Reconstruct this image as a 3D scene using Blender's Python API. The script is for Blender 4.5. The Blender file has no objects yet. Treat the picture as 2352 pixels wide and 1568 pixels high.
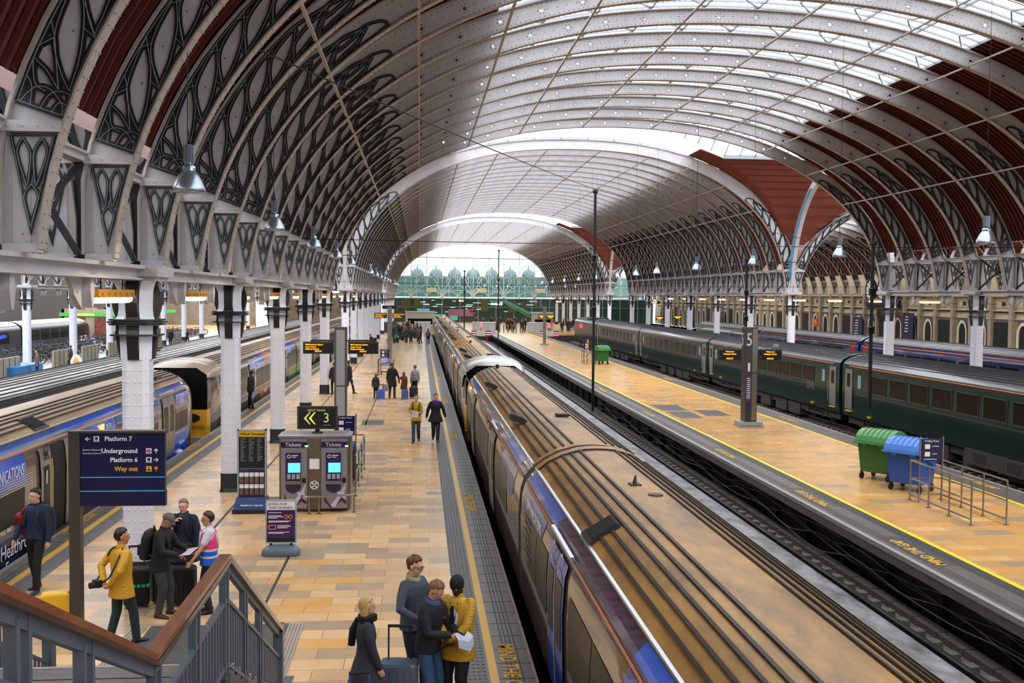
import bpy, bmesh, math, random
from mathutils import Vector, Matrix, Quaternion
random.seed(7)
S = bpy.context.scene
COL = S.collection
pi = math.pi
# ---------------------------------------------------------------- camera
cd = bpy.data.cameras.new('camera'); cam = bpy.data.objects.new('camera', cd); COL.objects.link(cam); S.camera = cam
F_PX, YAW, PITCH, ROLL, CH = 2374.2372, 0.0895, 0.0437, 0.0089, 5.2768
cd.sensor_fit = 'HORIZONTAL'; cd.sensor_width = 36; cd.lens = F_PX / 2352 * 36; cd.clip_start = .2; cd.clip_end = 900
def cam_axes():
    r = Vector((math.cos(YAW), -math.sin(YAW), 0)); f = Vector((math.sin(YAW), math.cos(YAW), 0)); u = Vector((0, 0, 1))
    f2 = f * math.cos(PITCH) - u * math.sin(PITCH); u2 = u * math.cos(PITCH) + f * math.sin(PITCH)
    return r * math.cos(ROLL) + u2 * math.sin(ROLL), u2 * math.cos(ROLL) - r * math.sin(ROLL), f2
r_, u_, f_ = cam_axes()
cam.matrix_world = Matrix(((r_.x, u_.x, -f_.x, 0), (r_.y, u_.y, -f_.y, 0), (r_.z, u_.z, -f_.z, CH), (0, 0, 0, 1)))
# ---------------------------------------------------------------- world and light
w = bpy.data.worlds.new('world'); S.world = w; w.use_nodes = True
nt = w.node_tree; bg = nt.nodes['Background']
tc = nt.nodes.new('ShaderNodeTexCoord'); ns = nt.nodes.new('ShaderNodeTexNoise'); ns.inputs['Scale'].default_value = 2.2
rp = nt.nodes.new('ShaderNodeValToRGB')
rp.color_ramp.elements[0].position = .35; rp.color_ramp.elements[0].color = (.78, .86, .97, 1)
rp.color_ramp.elements[1].position = .65; rp.color_ramp.elements[1].color = (1, 1, 1, 1)
nt.links.new(tc.outputs['Generated'], ns.inputs['Vector']); nt.links.new(ns.outputs['Fac'], rp.inputs['Fac']); nt.links.new(rp.outputs['Color'], bg.inputs['Color'])
bg.inputs['Strength'].default_value = 2.05
S.view_settings.view_transform = 'Standard'; S.view_settings.look = 'None'; S.view_settings.gamma = 1; S.view_settings.use_curve_mapping = False
S.view_settings.exposure = 1.15
S.cycles.max_bounces = 10; S.cycles.diffuse_bounces = 3; S.cycles.glossy_bounces = 4; S.cycles.transparent_max_bounces = 24
S.cycles.caustics_reflective = False; S.cycles.caustics_refractive = False; S.cycles.sample_clamp_indirect = 6
# ---------------------------------------------------------------- materials
def mat(name, col, rough=.6, metal=0, noise=0, nscale=3, bump=0, bscale=20, emit=None, estr=0, spec=.5, coat=0, col2=None, stretch=None, alpha=1):
    m = bpy.data.materials.new(name); m.use_nodes = True; t = m.node_tree; b = t.nodes['Principled BSDF']
    c = (col[0], col[1], col[2], 1)
    b.inputs['Base Color'].default_value = c; b.inputs['Roughness'].default_value = rough; b.inputs['Metallic'].default_value = metal
    b.inputs['Specular IOR Level'].default_value = spec; b.inputs['Coat Weight'].default_value = coat
    if emit: b.inputs['Emission Color'].default_value = (*emit, 1); b.inputs['Emission Strength'].default_value = estr
    if alpha < 1: b.inputs['Alpha'].default_value = alpha
    if noise or bump:
        g = t.nodes.new('ShaderNodeTexCoord'); mp = t.nodes.new('ShaderNodeMapping'); t.links.new(g.outputs['Object'], mp.inputs['Vector'])
        if stretch: mp.inputs['Scale'].default_value = stretch
    if noise:
        n = t.nodes.new('ShaderNodeTexNoise'); n.inputs['Scale'].default_value = nscale; n.inputs['Detail'].default_value = 6; n.inputs['Roughness'].default_value = .65
        t.links.new(mp.outputs['Vector'], n.inputs['Vector'])
        r = t.nodes.new('ShaderNodeValToRGB'); r.color_ramp.elements[0].position = .3; r.color_ramp.elements[1].position = .7
        c2 = col2 if col2 else tuple(x * (1 - noise) for x in col)
        r.color_ramp.elements[0].color = (*c2, 1); r.color_ramp.elements[1].color = c
        t.links.new(n.outputs['Fac'], r.inputs['Fac']); t.links.new(r.outputs['Color'], b.inputs['Base Color'])
    if bump:
        n2 = t.nodes.new('ShaderNodeTexNoise'); n2.inputs['Scale'].default_value = bscale; n2.inputs['Detail'].default_value = 3
        t.links.new(mp.outputs['Vector'], n2.inputs['Vector'])
        bp = t.nodes.new('ShaderNodeBump'); bp.inputs['Strength'].default_value = bump; bp.inputs['Distance'].default_value = .02
        t.links.new(n2.outputs['Fac'], bp.inputs['Height']); t.links.new(bp.outputs['Normal'], b.inputs['Normal'])
    return m
def hexc(h):
    h = h.lstrip('#'); v = [int(h[i:i + 2], 16) / 255 for i in (0, 2, 4)]
    return tuple(x / 12.92 if x <= .04045 else ((x + .055) / 1.055) ** 2.4 for x in v)
M = {}
M['iron'] = mat('cream_iron', hexc('c4c0c1'), .5, noise=.2, nscale=1.5, bump=.05)
M['iron2'] = mat('warm_iron', hexc('b0a59c'), .5, noise=.2, nscale=1.5)
M['rivet'] = mat('rivet_shadow_tone', hexc('7a7674'), .6)  # darker than the iron, so each rivet carries its shadow as colour
M['white'] = mat('white_paint', hexc('e4e6f0'), .35, noise=.08, nscale=2, bump=.04)
M['black'] = mat('black_iron', hexc('1d1d20'), .4)
M['scroll'] = mat('dark_scroll', hexc('17171a'), .4)
M['highlight'] = mat('scroll_highlight', hexc('8b9396'), .35)  # pale line laid along the scrollwork as a painted highlight
M['base'] = mat('column_base', hexc('1c2429'), .4)
M['red'] = mat('red_sheet', hexc('6b2a1c'), .6, noise=.3, nscale=1)
M['zinc'] = mat('zinc', hexc('9aa0a4'), .5)
M['steel'] = mat('steel', hexc('8f8c88'), .3, metal=.85)
M['steelD'] = mat('dark_steel', hexc('55524e'), .35, metal=.7)
M['rail'] = mat('rail_steel', hexc('6d7176'), .22, metal=.9)
M['rust'] = mat('rusty_steel', hexc('3b2c22'), .7, noise=.4, nscale=8)
M['rubber'] = mat('rubber', hexc('141414'), .7)
M['dark'] = mat('dark_grey', hexc('2a2a2c'), .6)
M['void'] = mat('very_dark', hexc('0b0b0c'), .7)
M['cable'] = mat('cable', hexc('0d0d0d'), .6)
M['wht'] = mat('plain_white', hexc('e8e8ea'), .5)
M['navy'] = mat('navy_sign', hexc('0d1240'), .35)
M['yellow'] = mat('yellow_paint', hexc('e8b021'), .5)
M['lamp'] = mat('lamp_metal', hexc('aab6c6'), .25, metal=.8)
def glassy(name, tint=(1, 1, 1), gl=.1, dif=None, df=.0):
    m = bpy.data.materials.new(name); m.use_nodes = True; t = m.node_tree; t.nodes.clear()
    o = t.nodes.new('ShaderNodeOutputMaterial'); tr = t.nodes.new('ShaderNodeBsdfTransparent'); tr.inputs[0].default_value = (*tint, 1)
    g = t.nodes.new('ShaderNodeBsdfGlossy'); g.inputs['Roughness'].default_value = .05; mx = t.nodes.new('ShaderNodeMixShader'); mx.inputs[0].default_value = gl
    t.links.new(tr.outputs[0], mx.inputs[1]); t.links.new(g.outputs[0], mx.inputs[2]); last = mx
    if dif:
        d = t.nodes.new('ShaderNodeBsdfDiffuse'); d.inputs[0].default_value = (*dif, 1); m2 = t.nodes.new('ShaderNodeMixShader'); m2.inputs[0].default_value = df
        t.links.new(mx.outputs[0], m2.inputs[1]); t.links.new(d.outputs[0], m2.inputs[2]); last = m2
    t.links.new(last.outputs[0], o.inputs[0]); return m
M['sky_glass'] = glassy('roof_glass', (.93, .95, .98), .05)
M['screen_glass'] = glassy('screen_glass', hexc('cfe4df'), .06)
def emis(name, col, s=1):
    return mat(name, (0, 0, 0), .5, emit=col, estr=s)
M['led'] = emis('led_amber', hexc('ff8f00'), 1.7)
M['glow'] = emis('lamp_glow', (1, .9, .75), 8)
M['tube'] = emis('tube_glow', (1, .9, .6), 5)
# ---------------------------------------------------------------- mesh builder
class MB:
    def __init__(s): s.v = []; s.f = []; s.m = []; s.sm = []; s.k = 0; s.smooth = False
    def add(s, vs, fs):
        n = len(s.v); s.v += [tuple(p) for p in vs]
        for f in fs: s.f.append(tuple(i + n for i in f)); s.m.append(s.k); s.sm.append(s.smooth)
        return s
    def box(s, x0, x1, y0, y1, z0, z1):
        return s.add([(x0, y0, z0), (x1, y0, z0), (x1, y1, z0), (x0, y1, z0), (x0, y0, z1), (x1, y0, z1), (x1, y1, z1), (x0, y1, z1)],
                     [(0, 3, 2, 1), (4, 5, 6, 7), (0, 1, 5, 4), (1, 2, 6, 5), (2, 3, 7, 6), (3, 0, 4, 7)])
    def bb(s, c, d): return s.box(c[0] - d[0] / 2, c[0] + d[0] / 2, c[1] - d[1] / 2, c[1] + d[1] / 2, c[2] - d[2] / 2, c[2] + d[2] / 2)
    def bar(s, a, b, w_, h_=None, up=(0, 0, 1)):
        a = Vector(a); b = Vector(b); d = (b - a)
        if d.length < 1e-6: return s
        d.normalize(); up = Vector(up)
        if abs(d.dot(up)) > .98: up = Vector((1, 0, 0)) if abs(d.x) < .9 else Vector((0, 1, 0))
        sx = d.cross(up).normalized() * (w_ / 2); sz = sx.normalized().cross(d) * ((h_ or w_) / 2)
        vs = [a - sx - sz, a + sx - sz, a + sx + sz, a - sx + sz, b - sx - sz, b + sx - sz, b + sx + sz, b - sx + sz]
        return s.add(vs, [(0, 1, 2, 3), (7, 6, 5, 4), (0, 4, 5, 1), (1, 5, 6, 2), (2, 6, 7, 3), (3, 7, 4, 0)])
    def tube(s, pts, r, n=8, cap=True, closed=False):
        pts = [Vector(p) for p in pts]; rs = r if isinstance(r, (list, tuple)) else [r] * len(pts); vs = []; fs = []; N = len(pts)
        prev = None
        for i, p in enumerate(pts):
            if closed: d = pts[(i + 1) % N] - pts[i - 1]
            else: d = pts[min(i + 1, N - 1)] - pts[max(i - 1, 0)]
            d = d.normalized() if d.length > 1e-9 else Vector((0, 0, 1))
            if prev is None:
                ref = Vector((0, 0, 1)) if abs(d.z) < .9 else Vector((1, 0, 0)); sx = d.cross(ref).normalized()
            else:
                sx = (prev - d * prev.dot(d))
                sx = sx.normalized() if sx.length > 1e-6 else d.orthogonal().normalized()
            prev = sx; sy = d.cross(sx)
            for k in range(n):
                a = 2 * pi * k / n; vs.append(p + (sx * math.cos(a) + sy * math.sin(a)) * rs[i])
        for i in range(N if closed else N - 1):
            j = (i + 1) % N
            for k in range(n): fs.append((i * n + k, i * n + (k + 1) % n, j * n + (k + 1) % n, j * n + k))
        if cap and not closed: fs.append(tuple(range(n))[::-1]); fs.append(tuple((N - 1) * n + k for k in range(n)))
        return s.add(vs, fs)
    def lathe(s, prof, c=(0, 0, 0), n=24, ax='z', sx=1, sy=1):
        vs = []; fs = []
        for (r, h) in prof:
            for k in range(n):
                a = 2 * pi * k / n; x = r * math.cos(a) * sx; y = r * math.sin(a) * sy
                vs.append((c[0] + x, c[1] + y, c[2] + h) if ax == 'z' else ((c[0] + h, c[1] + x, c[2] + y) if ax == 'x' else (c[0] + x, c[1] + h, c[2] + y)))
        for i in range(len(prof) - 1):
            for k in range(n): fs.append((i * n + k, i * n + (k + 1) % n, (i + 1) * n + (k + 1) % n, (i + 1) * n + k))
        ring = len(prof) > 3 and prof[0][0] > 1e-4 and abs(prof[0][0] - prof[-1][0]) < 1e-6 and prof[1][0] > prof[0][0] and abs(prof[1][0] - prof[2][0]) < 1e-6
        if ring:
            b_ = (len(prof) - 1) * n
            for k in range(n): fs.append((b_ + k, b_ + (k + 1) % n, (k + 1) % n, k))
        if prof[0][0] > 1e-4 and not ring: fs.append(tuple(range(n))[::-1])
        if prof[-1][0] > 1e-4 and not ring: fs.append(tuple((len(prof) - 1) * n + k for k in range(n)))
        return s.add(vs, fs)
    def prism(s, poly, h0, h1, ax='y'):
        n = len(poly)
        def P(p, h): return (p[0], h, p[1]) if ax == 'y' else ((h, p[0], p[1]) if ax == 'x' else (p[0], p[1], h))
        vs = [P(p, h0) for p in poly] + [P(p, h1) for p in poly]
        return s.add(vs, [tuple(range(n)), tuple(range(2 * n - 1, n - 1, -1))] + [(i, i + n, (i + 1) % n + n, (i + 1) % n) for i in range(n)])
    def loft(s, rings, cap=True, close=True):
        n = len(rings[0]); vs = [p for r in rings for p in r]; fs = []
        for i in range(len(rings) - 1):
            for k in range(n if close else n - 1): fs.append((i * n + k, i * n + (k + 1) % n, (i + 1) * n + (k + 1) % n, (i + 1) * n + k))
        if cap: fs.append(tuple(range(n))[::-1]); fs.append(tuple((len(rings) - 1) * n + k for k in range(n)))
        return s.add(vs, fs)
    def rivet(s, p, d, r=.02, h=.012, n=6):
        p = Vector(p); d = Vector(d).normalized(); a = d.orthogonal().normalized(); b = d.cross(a)
        v = [p + (a * math.cos(2 * pi * k / n) + b * math.sin(2 * pi * k / n)) * r for k in range(n)] + [p + d * h * .75 + (a * math.cos(2 * pi * k / n) + b * math.sin(2 * pi * k / n)) * r * .6 for k in range(n)] + [p + d * h]
        return s.add(v, [(k, (k + 1) % n, n + (k + 1) % n, n + k) for k in range(n)] + [(n + k, n + (k + 1) % n, 2 * n) for k in range(n)])
    def strip(s, pts, w_, y0, y1):
        """flat bar following XZ points, width w_, from y0 to y1"""
        P = [Vector((p[0], p[1])) for p in pts]; L = []; R = []
        for i, p in enumerate(P):
            d = P[min(i + 1, len(P) - 1)] - P[max(i - 1, 0)]
            if d.length < 1e-9: d = Vector((1, 0))
            d.normalize(); nn = Vector((-d.y, d.x)) * (w_ / 2); L.append(p + nn); R.append(p - nn)
        vs = []
        for l, r in zip(L, R): vs += [(l.x, y0, l.y), (r.x, y0, r.y), (r.x, y1, r.y), (l.x, y1, l.y)]
        fs = []
        for i in range(len(P) - 1):
            a = i * 4; b = a + 4
            fs += [(a, a + 1, b + 1, b), (a + 1, a + 2, b + 2, b + 1), (a + 3, a, b, b + 3)]
        fs += [(0, 3, 2, 1)]; b = (len(P) - 1) * 4; fs += [(b, b + 1, b + 2, b + 3)]
        return s.add(vs, fs)
    def mesh(s, name, mats):
        me = bpy.data.meshes.new(name); me.from_pydata(s.v, [], s.f)
        if not isinstance(mats, (list, tuple)): mats = [mats]
        for m_ in mats: me.materials.append(M[m_] if isinstance(m_, str) else m_)
        me.polygons.foreach_set('material_index', s.m); me.polygons.foreach_set('use_smooth', s.sm); me.update(); return me
    def build(s, name, mats, parent=None, **k): return obj(name, s.mesh(name, mats), parent, **k)
def obj(name, me, parent=None, label=None, cat=None, group=None, kind=None, loc=None, rz=None):
    o = bpy.data.objects.new(name, me); COL.objects.link(o)
    if parent: o.parent = parent
    return tag(o, label, cat, group, kind, loc, rz)
def tag(o, label=None, cat=None, group=None, kind=None, loc=None, rz=None):
    if label: o['label'] = label
    if cat: o['category'] = cat
    if group: o['group'] = group
    if kind: o['kind'] = kind
    if loc is not None: o.location = loc
    if rz is not None: o.rotation_euler = (0, 0, rz)
    return o
def empty(name, loc=(0, 0, 0), rz=0, label=None, cat=None, group=None, kind=None):
    return obj(name, None, None, label, cat, group, kind, loc, rz)
KIDS = {}
def copy_tree(o, parent=None):
    c = o.copy(); COL.objects.link(c); c.parent = parent
    for ch in o.children: copy_tree(ch, c)
    return c
def bez(pts, n=10):
    """Catmull-Rom through points (tuples of any dim)"""
    P = [Vector(p) for p in pts]; out = []
    for i in range(len(P) - 1):
        p0 = P[max(i - 1, 0)]; p1 = P[i]; p2 = P[i + 1]; p3 = P[min(i + 2, len(P) - 1)]
        for k in range(n):
            t = k / n; out.append(.5 * ((2 * p1) + (p2 - p0) * t + (2 * p0 - 5 * p1 + 4 * p2 - p3) * t * t + (3 * p1 - p0 - 3 * p2 + p3) * t ** 3))
    out.append(P[-1]); return out
def text_mesh(txt, size, ext=.002, align='CENTER', bold=0):
    cu = bpy.data.curves.new('t', 'FONT'); cu.body = txt; cu.size = size; cu.extrude = ext; cu.align_x = align; cu.offset = bold; cu.resolution_u = 2
    o = bpy.data.objects.new('t', cu); COL.objects.link(o); bpy.context.view_layer.update()
    me = bpy.data.meshes.new_from_object(o.evaluated_get(bpy.context.evaluated_depsgraph_get())); bpy.data.objects.remove(o); bpy.data.curves.remove(cu); return me
def text(txt, size, loc, rot, m, parent, name='lettering', align='CENTER', bold=0, ext=.002, sx=1):
    me = text_mesh(txt, size, ext, align, bold); me.name = name; me.materials.clear(); me.materials.append(M[m] if isinstance(m, str) else m)
    me.transform(Matrix.Diagonal((sx, 1, 1, 1)))
    o = obj(name, me, parent); o.location = loc; o.rotation_euler = rot; return o
FRONT = (pi / 2, 0, 0)          # text facing -Y (towards the camera)
# ---------------------------------------------------------------- setting constants
XL, XR, U, Y0, TR = -5.01, 26.09, 9.144, 18.96, 15.23
ZG = 5.75                      # top of the arcade girder
XLL, XRR = -25.8, 47.2
B3 = U / 3
SEC = [(Y0 - 3 * U, Y0 + 4 * U), (Y0 + 4 * U + TR, Y0 + 10 * U + TR), (Y0 + 10 * U + 2 * TR, Y0 + 17 * U + 2 * TR)]   # ribbed sections
COLS_Y = [Y0 + k * U for k in range(-1, 5)] + [SEC[1][0] + k * U for k in range(7)] + [SEC[2][0] + k * U for k in range(7)]
YEND = 207.0
# ---------------------------------------------------------------- arched roof
class Arch:
    def __init__(s, C, a, z0, b, n, zs=ZG):
        s.C = C; s.a = a; pts = []
        for i in range(721):
            ph = pi * i / 720; c = math.cos(ph); x = C - a * math.copysign(abs(c) ** (2 / n), c); z = z0 + b * abs(math.sin(ph)) ** (2 / n)
            if z >= zs: pts.append(Vector((x, z)))
        s.p = pts; s.L = [0]
        for i in range(1, len(pts)): s.L.append(s.L[-1] + (pts[i] - pts[i - 1]).length)
        s.T = s.L[-1]
    def pt(s, d):
        d = min(max(d, 0), s.T); lo, hi = 0, len(s.L) - 1
        while hi - lo > 1:
            m = (lo + hi) // 2
            if s.L[m] <= d: lo = m
            else: hi = m
        k = (d - s.L[lo]) / max(s.L[hi] - s.L[lo], 1e-9); p = s.p[lo].lerp(s.p[hi], k)
        a = s.p[max(lo - 3, 0)]; b = s.p[min(hi + 3, len(s.p) - 1)]; t = (b - a).normalized(); return p, Vector((-t.y, t.x))
    def s_at_dx(s, dx):
        for i, p in enumerate(s.p):
            if p.x - s.C >= dx: return s.L[i]
        return s.T
    def s_at_z(s, z):
        for i, p in enumerate(s.p):
            if p.y >= z: return s.L[i]
def outer(A, d, t, dep, xlim):
    """point at arc length d and fraction t from intrados (0) to outer edge (1)"""
    p, n = A.pt(d); k_ = math.sin(pi * min(max(d / A.T, 0), 1)); w_ = dep * (1 - .3 * k_ * k_); o = p + n * w_
    if o.x < A.C - xlim: w_ = (p.x - (A.C - xlim)) / max(-n.x, 1e-3)
    if o.x > A.C + xlim: w_ = ((A.C + xlim) - p.x) / max(n.x, 1e-3)
    return p + n * (w_ * t)
main = Arch(10.54, 15.1, 5.0, 9.45, 2.15)
main2 = Arch(10.54, 15.1, 5.0, 10.4, 2.3)
sideR = Arch((XR + XRR) / 2, 10.1, 5.0, 7.4, 2.15)
def zone_curves(A, dep, xlim, smax):
    """scrollwork polylines on the left haunch as (s,t) pairs"""
    s1 = A.s_at_z(7.32); out = []
    def c(*pts, n=6): out.append([tuple(q) for q in bez(pts, n)])
    def l(*pts): out.append(list(pts))
    tp = lambda s: 1 if s < smax * .72 else max(.42, 1 - .58 * (s - smax * .72) / (smax * .28))
    l((s1, .05), (s1, .95)); N = 22
    l(*[(s1 + (smax - s1) * i / N, .06) for i in range(N + 1)]); l(*[(s1 + (smax - .6 - s1) * i / N, .94 * tp(s1 + (smax - .6 - s1) * i / N)) for i in range(N + 1)])
    c((s1, .28), (s1 + .13, .2), (s1 + .13, .06)); c((s1, .5), (s1 + .18, .42), (s1 + .26, .25), (s1 + .26, .06)); c((s1, .9), (s1 + .2, .72), (s1 + .24, .45), (s1 + .12, .14), (s1, .08))
    c((s1 + .3, .95), (s1 + .2, .78), (s1, .7))
    c((s1 + .5, .94), (s1 + .42, .62), (s1 + .27, .3)); c((s1 + .48, .94), (s1 + .25, .75), (s1 + .2, .5))
    c((s1 + .95, .94), (s1 + .75, .7), (s1 + .28, .3))
    s0 = s1 + .3
    while s0 < smax - 1.5:
        e = s0 + 1.25; k = tp(e)
        c((s0, .1), (s0 + .22, .45), (s0 + .55, .78 * k), (e, .93 * k)); c((s0, .1), (s0 + .42, .17), (s0 + .88, .45 * k), (e, .93 * k))
        l((s0 + .5, .74 * tp(s0 + .5)), (s0 + .34, .95 * tp(s0 + .34))); l((s0 + .74, .36 * k), (s0 + .7, .06)); l((s0 + .7, .06), (s0 + 1.0, .55 * k))
        s0 += .72
    c((smax - .9, .5), (smax - .5, .62), (smax - .1, .4), (smax - .05, .15), (smax - .3, .08)); c((smax - 1.5, .62), (smax - 1.1, .75), (smax - .7, .6), (smax - .6, .35))
    return out, s1
def make_rib_meshes(A, dep, xlim, smax, fine=True, pre=''):
    T = A.T; web = MB(); n = int(T / (.42 if fine else .9)); y0, y1 = -.012, .012
    def q(a, b, c, d, yy, flip): web.add([(p.x, yy, p.y) for p in (a, b, c, d)], [(0, 1, 2, 3) if not flip else (3, 2, 1, 0)])
    for i in range(n):
        a0, a1 = T * i / n, T * (i + 1) / n; am = (a0 + a1) / 2
        hole = fine and am > smax + .3 and am < T - smax - .3 and i % 3 == 1
        P = [outer(A, a0, 0, dep, xlim), outer(A, a1, 0, dep, xlim), outer(A, a1, 1, dep, xlim), outer(A, a0, 1, dep, xlim)]
        if not hole:
            for yy, fl in ((y0, 0), (y1, 1)): q(*P, yy, fl)
        else:
            ctr = (P[0] + P[1] + P[2] + P[3]) / 4; ux = (P[1] - P[0]).normalized(); uy = Vector((-ux.y, ux.x)); K = 12; R = .05
            ring = [ctr + (ux * math.cos(2 * pi * k / K + pi / 4) + uy * math.sin(2 * pi * k / K + pi / 4)) * R for k in range(K)]
            # order outer square points to match angle quadrants: P2(+,+) P3(-,+) P0(-,-) P1(+,-)
            sq = [P[2], P[3], P[0], P[1]]; per = []
            for k in range(4):
                for j in range(3): per.append(sq[k].lerp(sq[(k + 1) % 4], j / 3))
            for yy in (y0, y1):
                web.add([(p.x, yy, p.y) for p in per] + [(p.x, yy, p.y) for p in ring], [(k, (k + 1) % K, K + (k + 1) % K, K + k) for k in range(K)])
            for k in range(6):
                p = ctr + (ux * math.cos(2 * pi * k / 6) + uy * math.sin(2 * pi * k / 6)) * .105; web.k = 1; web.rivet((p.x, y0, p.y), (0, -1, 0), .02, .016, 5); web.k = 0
    if fine:
        for t in (.12, .88, .5):
            st = .15 if t != .5 else .3; k = int(T / st)
            for i in range(k):
                d = T * (i + .5) / k
                if d < smax * .9 or d > T - smax * .9:
                    if t != .5 or i % 2: continue
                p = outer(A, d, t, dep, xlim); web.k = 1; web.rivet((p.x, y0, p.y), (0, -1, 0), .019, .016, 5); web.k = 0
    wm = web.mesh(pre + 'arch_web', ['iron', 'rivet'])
    fl = MB(); k = int(T / .5); fw = .12
    for e, th, wd in ((0, .03, fw), (1, .04, fw)):
        rings = []
        for i in range(k + 1):
            d = T * i / k; p = outer(A, d, e, dep, xlim); nn = A.pt(d)[1]; nn = nn if e == 0 else -nn
            if e == 1 and abs(abs(p.x - A.C) - xlim) < 1e-3: nn = Vector((1, 0)) if p.x < A.C else Vector((-1, 0))
            a, b = p, p - nn * th
            rings.append([(a.x, -wd, a.y), (a.x, wd, a.y), (b.x, wd, b.y), (b.x, -wd, b.y)])
        fl.loft(rings)
    if fine:
        k = int(T / .17)
        for i in range(k):
            d = T * (i + .5) / k; p, nn = A.pt(d)
            for yy in (-.075, .075): fl.rivet((p.x - nn.x * .03, yy, p.y - nn.y * .03), (-nn.x, 0, -nn.y), .02, .032, 5)
    fm = fl.mesh(pre + 'arch_flange', 'iron2')
    cur, s1 = zone_curves(A, dep, xlim, smax); sms = []
    for side in (0, 1):
        sc = MB()
        for c in cur:
            pts = []
            for (s_, t_) in c:
                p = outer(A, s_, t_, dep, xlim)
                pts.append((p.x, p.y) if side == 0 else (2 * A.C - p.x, p.y))
            sc.k = 0; sc.strip(pts, .075, -.045, -.01)
            if fine: sc.k = 1; sc.strip(pts, .009, -.052, -.04)
        # petals below the rail
        L = A.C - xlim
        for shape in ([(.0, 1), (.5, .0), (1, 1), (.0, 1)], [(.27, .97), (.08, .8), (.3, .48), (.46, .78), (.27, .97)], [(.73, .97), (.54, .78), (.7, .48), (.92, .8), (.73, .97)], [(.5, .5), (.1, .34), (.5, .06), (.9, .34), (.5, .5)]):
            pts = []
            for (u, v) in (bez(shape, 6) if len(shape) > 4 else shape):
                z = 5.98 + v * (7.14 - 5.98); xb = A.pt(A.s_at_z(7.14))[0].x - .07; xa = L + .1; xm = A.pt(A.s_at_z(6.0))[0].x - .12; c_ = xm + ((xa + xb) / 2 - xm) * v; x = c_ + (u - .5) * (xb - xa) * (.1 + .9 * v)
                pts.append((x, z) if side == 0 else (2 * A.C - x, z))
            sc.k = 0; sc.strip(pts, .04, -.045, -.01)
            if fine: sc.k = 1; sc.strip(pts, .008, -.052, -.04)
        sms.append(sc.mesh(pre + 'scrollwork', ['scroll', 'highlight']))
    cms = []
    for side in (0, 1):
        cl = MB(); a, b = A.C - xlim, A.pt(A.s_at_z(7.25))[0].x
        if side: a, b = 2 * A.C - b, 2 * A.C - a
        cl.box(a, b, -.13, .13, 7.17, 7.3)
        for q_ in range(4): cl.rivet((a + (b - a) * (q_ + .5) / 4, -.13, 7.235), (0, -1, 0), .018, .015)
        a, b = A.C - xlim, A.pt(.02)[0].x
        if side: a, b = 2 * A.C - b, 2 * A.C - a
        cl.box(a, b, -.1, .1, ZG, ZG + .1); cl.box(a + .1, b - .1, -.02, .02, ZG + .1, 7.17); cms.append(cl.mesh(pre + 'rib_seat', 'iron'))
    return [('web', wm), ('flange', fm), ('scrollwork', sms[0]), ('scrollwork', sms[1]), ('seat', cms[0]), ('seat', cms[1])]
SM_MAIN = main.s_at_dx(-11.25)
RM = make_rib_meshes(main, .62, 15.47, SM_MAIN, True)
RMB = make_rib_meshes(main2, .62, 15.47, SM_MAIN, True)
RM2 = make_rib_meshes(main2, .62, 15.47, SM_MAIN, False)
RME = make_rib_meshes(main2, .85, 15.55, SM_MAIN, False)
RSR = make_rib_meshes(sideR, .55, 10.47, 7.2, False, '')
def rib(meshes, y, label, group, x=0):
    e = empty('arch_rib', (x, y, 0), 0, label, 'roof rib', group)
    for nm, me in meshes: obj(nm, me, e)
    return e
def rib_ys():
    out = []
    for i, (a, b) in enumerate(SEC):
        n = round((b - a) / B3)
        for k in range(n + 1): out.append((a + k * B3, i, k == 0, k == n))
    return out
ORD = 'first second third fourth fifth sixth seventh eighth ninth tenth eleventh twelfth thirteenth fourteenth fifteenth sixteenth seventeenth eighteenth nineteenth twentieth twenty-first twenty-second twenty-third twenty-fourth'.split()
for y, i, st, en in rib_ys():
    if y < 9: continue
    nb_ = ORD[round(((SEC[0][1] - y) if i == 0 else (y - SEC[i][0])) / B3)]
    g3 = ('nearest', 'middle', 'far')[i]
    def lab(sp):
        if en and i < 2: return 'cream edge rib of the %s, just before the %s crossing bay' % (sp, ('near', 'far')[i])
        if st and i > 0: return 'deep cream edge rib of the %s, just beyond the %s crossing bay' % (sp, ('near', 'far')[i - 1])
        return ('riveted arch rib of the %s, %s before the near crossing bay', 'arch rib of the %s, %s beyond the near crossing bay', 'distant arch rib of the %s, %s beyond the far crossing bay')[i] % (sp, nb_)
    rib(RM if i == 0 else RME if (st or en and i < 2) else RMB if y < 110 else RM2, y, lab('central span'), g3 + ' central roof ribs')
    if y > 30: rib(RSR, y, lab('right side span'), g3 + ' right side roof ribs')
    if y > 15: rib(RSR, y, lab('left side span'), g3 + ' left side roof ribs', XL - XRR)
# longitudinal ties
tie_dx = [-12.7, -10.6, -8, -5.3, -1.85, 1.85, 5.3, 8, 10.6, 12.7]
for i, (a, b) in enumerate(SEC):
    t = MB()
    for dx in tie_dx:
        A_ = main if i == 0 else main2; p, n = A_.pt(A_.s_at_dx(dx)); q = p + n * .02
        t.bar((q.x, max(a, 6), q.y), (q.x, b, q.y), .07, .05)
    t.build('trim_%d' % (i + 1), 'iron2', kind='structure')
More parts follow.
